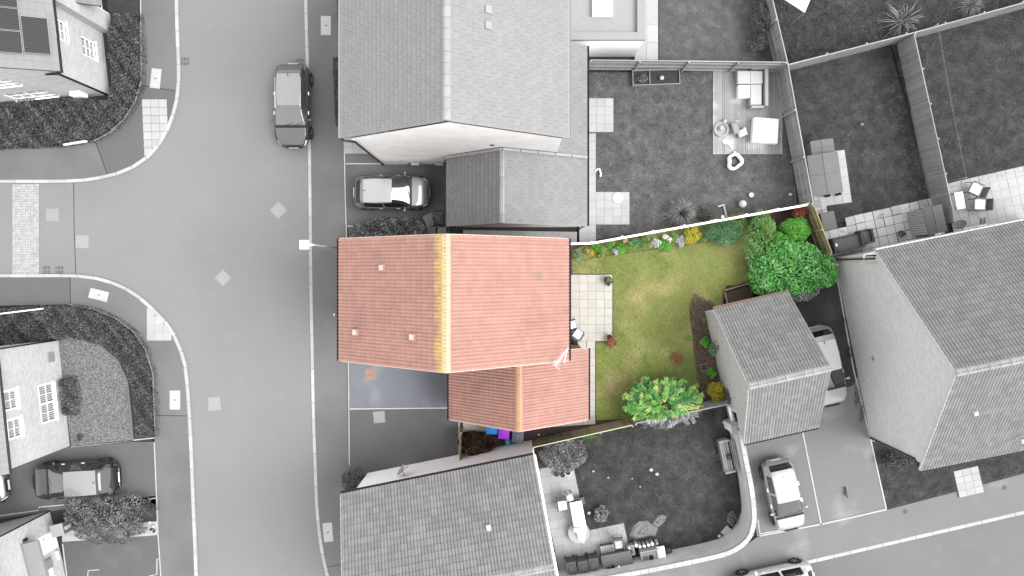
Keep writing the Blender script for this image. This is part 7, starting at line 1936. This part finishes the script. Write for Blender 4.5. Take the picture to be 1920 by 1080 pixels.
def ringf(q):
    for j, z in enumerate((.12, .30)):
        pts_ = [(math.cos(a) * (.34 + .07 * math.cos(3 * a)), math.sin(a) * (.38 + .05 * math.sin(2 * a)), z) for a in [2 * PI * i / 18 for i in range(19)]]; q.tube(pts_, .075, 7)
toy('white ring shaped toy seat on the lawn below the deck', 1375, 304, [('ring', ringf, 'cloth'), ('base', lambda q: q.lathe((0, 0, .0), [(.2, 0), (.2, .04), (0, .05)], 14), 'furn'), ('knob', lambda q: q.ball((.02, .5, .16), .06, 8, 5), 'white')], z0=.12)
toy('white toy lying by the pale slab path', 1122, 325, [('arm', lambda q: (q.tube([(-.1, .2, .06), (.05, .22, .08), (.12, -.0, .08), (.1, -.18, .06)], .045, 6), q.tube([(-.1, .2, .06), (-.16, .1, .05)], .04, 6)), 'white')], z0=.13)
q = MB(); q.lathe((0, 0, 0), [(.0, .0), (.27, .0), (.27, .05), (.24, .07), (.03, .085), (.02, .11), (0, .11)], 22, close=False); o = q.build('round_cover', M['white'], None, world=False); o.location = P(1158, 371, .138); tag(o, 'round white lid on the pale slab patio', 'lid')
q = MB(); q.ball((0, 0, .21), .21, 16, 10); o = q.build('ball', M['stone'], None, smooth=True, world=False); o.location = P(1390, 383, .12); tag(o, 'large pale grey ball on the lawn', 'ball')
q = MB(); q.ball((0, 0, .13), .13, 14, 9); o = q.build('ball', M['white'], None, smooth=True, world=False); o.location = P(1407, 366, .12); tag(o, 'small white ball right of the large pale ball', 'ball')
q = MB(); q.ball((0, 0, .1), .10, 12, 8); o = q.build('ball', M['white'], None, smooth=True, world=False); o.location = P(1354, 407, .12); tag(o, 'small white ball beside the bent white pipe', 'ball')
q = MB(); q.tube([P(1346, 387, .2), P(1358, 384, .2)], .05, 8); q.tube([P(1357, 385, .2), P(1362, 407, .16)], .045, 8); tag(q.build('pipe', M['cover'], None), 'bent pale pipe on the soil by the white fence', 'pipe')
# washing line
t = thing('washing_line', 'thin washing line across the right hand lawn', 'washing line', tuple(P(1785, 190, .1)))
q = MB(); a, b_ = P(1759, 45, 2.0), P(1812, 333, 2.0); q.tube([a, (a + b_) / 2 - Vector((0, 0, .12)), b_], .006, 5); q.build('line', M['line'], t)
q = MB(); q.tube([(a.x, a.y, .1), a], .03, 8); q.build('post', M['steel'], t); q = MB(); q.tube([(b_.x, b_.y, .1), b_], .03, 8); q.build('post', M['steel'], t)
# white canopy corner at the top edge
t = thing('garden_canopy', 'white fabric canopy whose corner shows at the top edge', 'canopy', tuple(P(1490, -40, .1)))
cs = [P(1509, 23, 2.2), P(1545, -60, 2.2), P(1470, -90, 2.2), P(1430, -28, 2.2)]
q = MB(); ap = sum(cs, Vector()) / 4 + Vector((0, 0, .6)); q.raw([tuple(c) for c in cs] + [tuple(ap)] + [tuple(c - Vector((0, 0, .06))) for c in cs], [(0, 1, 4), (1, 2, 4), (2, 3, 4), (3, 0, 4), (0, 5, 6, 1), (1, 6, 7, 2), (2, 7, 8, 3), (3, 8, 5, 0)]); q.build('fabric', M['cloth'], t)
for c in cs: q = MB(); q.tube([(c.x, c.y, .1), (c.x, c.y, 2.2)], .025, 6); q.build('pole', M['steel'], t)

# ------------------------------------------------------------------ right gardens: sheds and boxes
def shed(label, px, py, rz, W_, D_, eave, rise, roof_m, wall_m, boards, name='shed', ridge_along='y', z0=.14, two=None):
    zc = eave + rise * .5; p = P(px, py, zc); t = thing(name, label, 'shed', (p.x, p.y, z0), rz); e = eave - z0
    q = MB(); q.box((0, 0, e / 2), (W_ - .16, D_ - .16, e)); q.build('body', M[wall_m], t, world=False)
    for sx in (-1, 1):
        n = boards; dv = D_ / n; L_ = math.hypot(W_ / 2, rise); a = math.atan2(rise, W_ / 2); pr = None
        for i in range(n):
            Mx = Matrix.Translation((sx * W_ / 4, -D_ / 2 + (i + .5) * dv, e + rise / 2 + .03)) @ Matrix.Rotation(sx * a, 4, 'Y')
            if pr is None:
                q = MB(); q.box((0, 0, 0), (L_, dv - .012, .035)); pr = q.build('roof_board', M[two if (two and sx < 0) else roof_m], t, world=False); pr.matrix_local = Mx
            else: copy_of(pr, t, None, mat4=Mx)
    q = MB(); q.box((0, 0, e + rise + .05), (.10, D_, .03)); q.build('ridge_cap', M[roof_m], t, world=False)
    q = MB(); q.box((0, -D_ / 2 + .07, e * .48), (W_ * .4, .03, e * .9)); q.build('door', M[wall_m], t, world=False)
    return t
shed('small grey garden shed on pale slabs by the railed fence', 1547, 326, math.radians(8), 1.62, 2.15, 1.35, .10, 'felt', 'timber_g', 2, ridge_along='y')
shed('low lean-to porch at the upper end of the small grey shed', 1542, 277, math.radians(8), 1.22, .85, 1.1, .04, 'felt', 'timber_g', 2, name='porch_shed')
for px, py, lab in ((1548, 368, 'left dark post in front of the small grey shed'), (1568, 365, 'right dark post in front of the small grey shed')):
    q = MB(); q.lathe((0, 0, 0), [(.07, 0), (.07, .5), (.05, .56), (0, .57)], 10); o = q.build('bollard', M['iron'], None, world=False); o.location = P(px, py, .12); tag(o, lab, 'post')
t = shed('small dark roofed shed with pale ribbed boards on its left side', 1753, 412, math.radians(13), 1.0, 1.42, 1.75, .06, 'furn', 'rattan', 8, name='log_store')
pr = None
for i in range(11):
    loc = (-.46, -.60 + i * .12, .80)
    if pr is None: q = MB(); q.box((0, 0, 0), (.03, .095, 1.5)); pr = q.build('wall_board', M['cover'], t, world=False); pr.location = loc
    else: copy_of(pr, t, loc)
q = MB(); q.bbox((0, 0, .2), (.34, .3, .4), .03, .2); o = q.build('box', M['cloth'], None, world=False); o.location = P(1757, 436, .5) ; o.location.z = .14; tag(o, 'small white box at the foot of the ribbed shed', 'box')
chest('storage_box', 'upright dark grey storage box beside the mossy fence', 1554, 414, math.radians(12), .75, .95, 1.1, 'black', 'furn', slats=1)
def sofa2(label, px, py, rz, W_, D_, m='rattan'):
    p = P(px, py, .5); t = thing('rattan_sofa', label, 'sofa', (p.x, p.y, .14), rz)
    q = MB(); q.bbox((0, 0, .17), (W_, D_, .34), .02); q.build('base', M[m], t, world=False)
    q = MB(); q.bbox((.02, -.02, .42), (W_ - .24, D_ - .14, .14), .04); q.build('seat_cushion', M['furn'], t, world=False)
    q = MB(); q.bbox((W_ / 2 - .06, 0, .5), (.12, D_, .42), .04); q.build('armrest', M[m], t, world=False)
    q = MB(); q.bbox((-W_ / 2 + .06, 0, .5), (.12, D_, .42), .04); q.build('armrest', M[m], t, world=False)
    q = MB(); q.bbox((0, -D_ / 2 + .05, .56), (W_ - .26, .10, .55), .03); q.build('backrest', M[m], t, world=False)
sofa2('longer dark rattan sofa along the house wall', 1586, 456, math.radians(12), 1.62, .78)
sofa2('shorter dark rattan seat next to the long rattan sofa', 1622, 444, math.radians(12), .68, .74)
q = MB(); q.ball((0, 0, .10), .10, 14, 9); o = q.build('ball', M['white'], None, smooth=True, world=False); o.location = (*P(1567, 460, .72)[:2], .60); tag(o, 'white ball on the long rattan sofa', 'ball')

# ------------------------------------------------------------------ colour garden pots
t = pot('large round pot with low plant at the upper patio corner', 1140, 525, .20, .35, 'terracotta', 'soil')
bush('plant', 'low grey green plant in the large patio pot', 1140, 525, 6.5, .22, 'loose', 260, .06, sub=3, cat='plant', z0=.44)
pot('small pot below the large patio pot', 1141, 533, .09, .18, 'pot_g', 'soil'); pot('tiny pot beside the large patio pot', 1146, 529, .06, .14, 'terracotta', 'soil')
pot('dark pot with bare red twigs at the lower patio corner', 1143, 632, .13, .26, 'terracotta', 'soil')
t = thing('twig_plant', 'bare red twigs rising from the lower patio pot', 'plant', tuple(P(1143, 632, .36)))
q = MB(); c = P(1143, 632, .36)
for i in range(9):
    a = random.uniform(.5, 3.6); l_ = random.uniform(.25, .5); q.tube([tuple(c), (c.x + math.cos(a) * l_ * .5, c.y + math.sin(a) * l_ * .5, c.z + .3), (c.x + math.cos(a) * l_, c.y + math.sin(a) * l_ * .9, c.z + .5)], .010, 4, .004)
q.build('twigs', mat('red_twig', (.16, .05, .04), .8), t)
bush('shrub', 'dark green shrub under the eave by the patio chairs', 1070, 640, 9, .6, 'loose', 500, .07, sub=3, base_t=.2)
# door lamp box beside the lower left white door
p = P(108, 994, .9); t = thing('parcel_box', 'dark grey box beside the white front door', 'box', (p.x, p.y, .12), math.radians(14))
q = MB(); q.bbox((0, 0, .40), (.62, .60, .80), .02); q.build('body', M['bin_mid'], t, world=False); q = MB(); q.bbox((.0, 0, .83), (.66, .64, .05), .01); q.build('lid', M['steel'], t, world=False)
q = MB(); q.bbox((.34, -.02, .45), (.05, .2, .5), .01); q.build('front_panel', M['cover'], t, world=False)
# a small heap of pale things at the end of the lower left path
for i, (px, py, r_, lab) in enumerate(((270, 983, .13, 'largest pale stone in the heap at the path end'), (281, 979, .11, 'pale stone at the back of the heap by the pavement'), (288, 986, .10, 'pale stone nearest the pavement at the path end'), (276, 990, .07, 'small pale stone in the heap at the path end'))):
    q = MB(); q.ball((0, 0, r_ * .5), (r_, r_ * .8, r_ * .6), 9, 6, .18); o = q.build('stone', M['stone'], None, smooth=True, world=False); o.location = P(px, py, .13); tag(o, lab, 'stone')
for i in range(2):
    q = MB(); q.ball((0, 0, .05), (.11, .05, .05), 8, 5); q.box((-.05, 0, .03), (.10, .10, .05)); o = q.build('shoe', M['black'], None, world=False); o.location = P(285 + i * 5, 992 + i * 3, .13); o.rotation_euler = (0, 0, .5 + i * .4); tag(o, ('left' if i == 0 else 'right') + ' dark shoe left on the pale path end', 'shoe')
# dark bird on the worn drive
p = P(1585, 924, .11); q = MB()
q.ball((0, 0, .09), (.15, .075, .07), 10, 6); q.ball((.17, 0, .15), (.055, .045, .05), 8, 5); q.raw([(-.12, -.04, .10), (-.12, .04, .10), (-.34, .05, .07), (-.34, -.05, .07), (-.12, 0, .07)], [(0, 1, 2, 3), (0, 3, 4), (1, 4, 2), (3, 2, 4)])
for s in (-1, 1): q.tube([(.0, s * .03, .05), (.01, s * .03, 0)], .008, 4)
q.tube([(.21, 0, .15), (.27, 0, .14)], .015, 5, .003)
o = q.build('bird', M['bin'], None, smooth=True, world=False); o.location = p; o.rotation_euler = (0, 0, math.radians(-80)); tag(o, 'dark bird standing on the pale worn drive', 'bird')
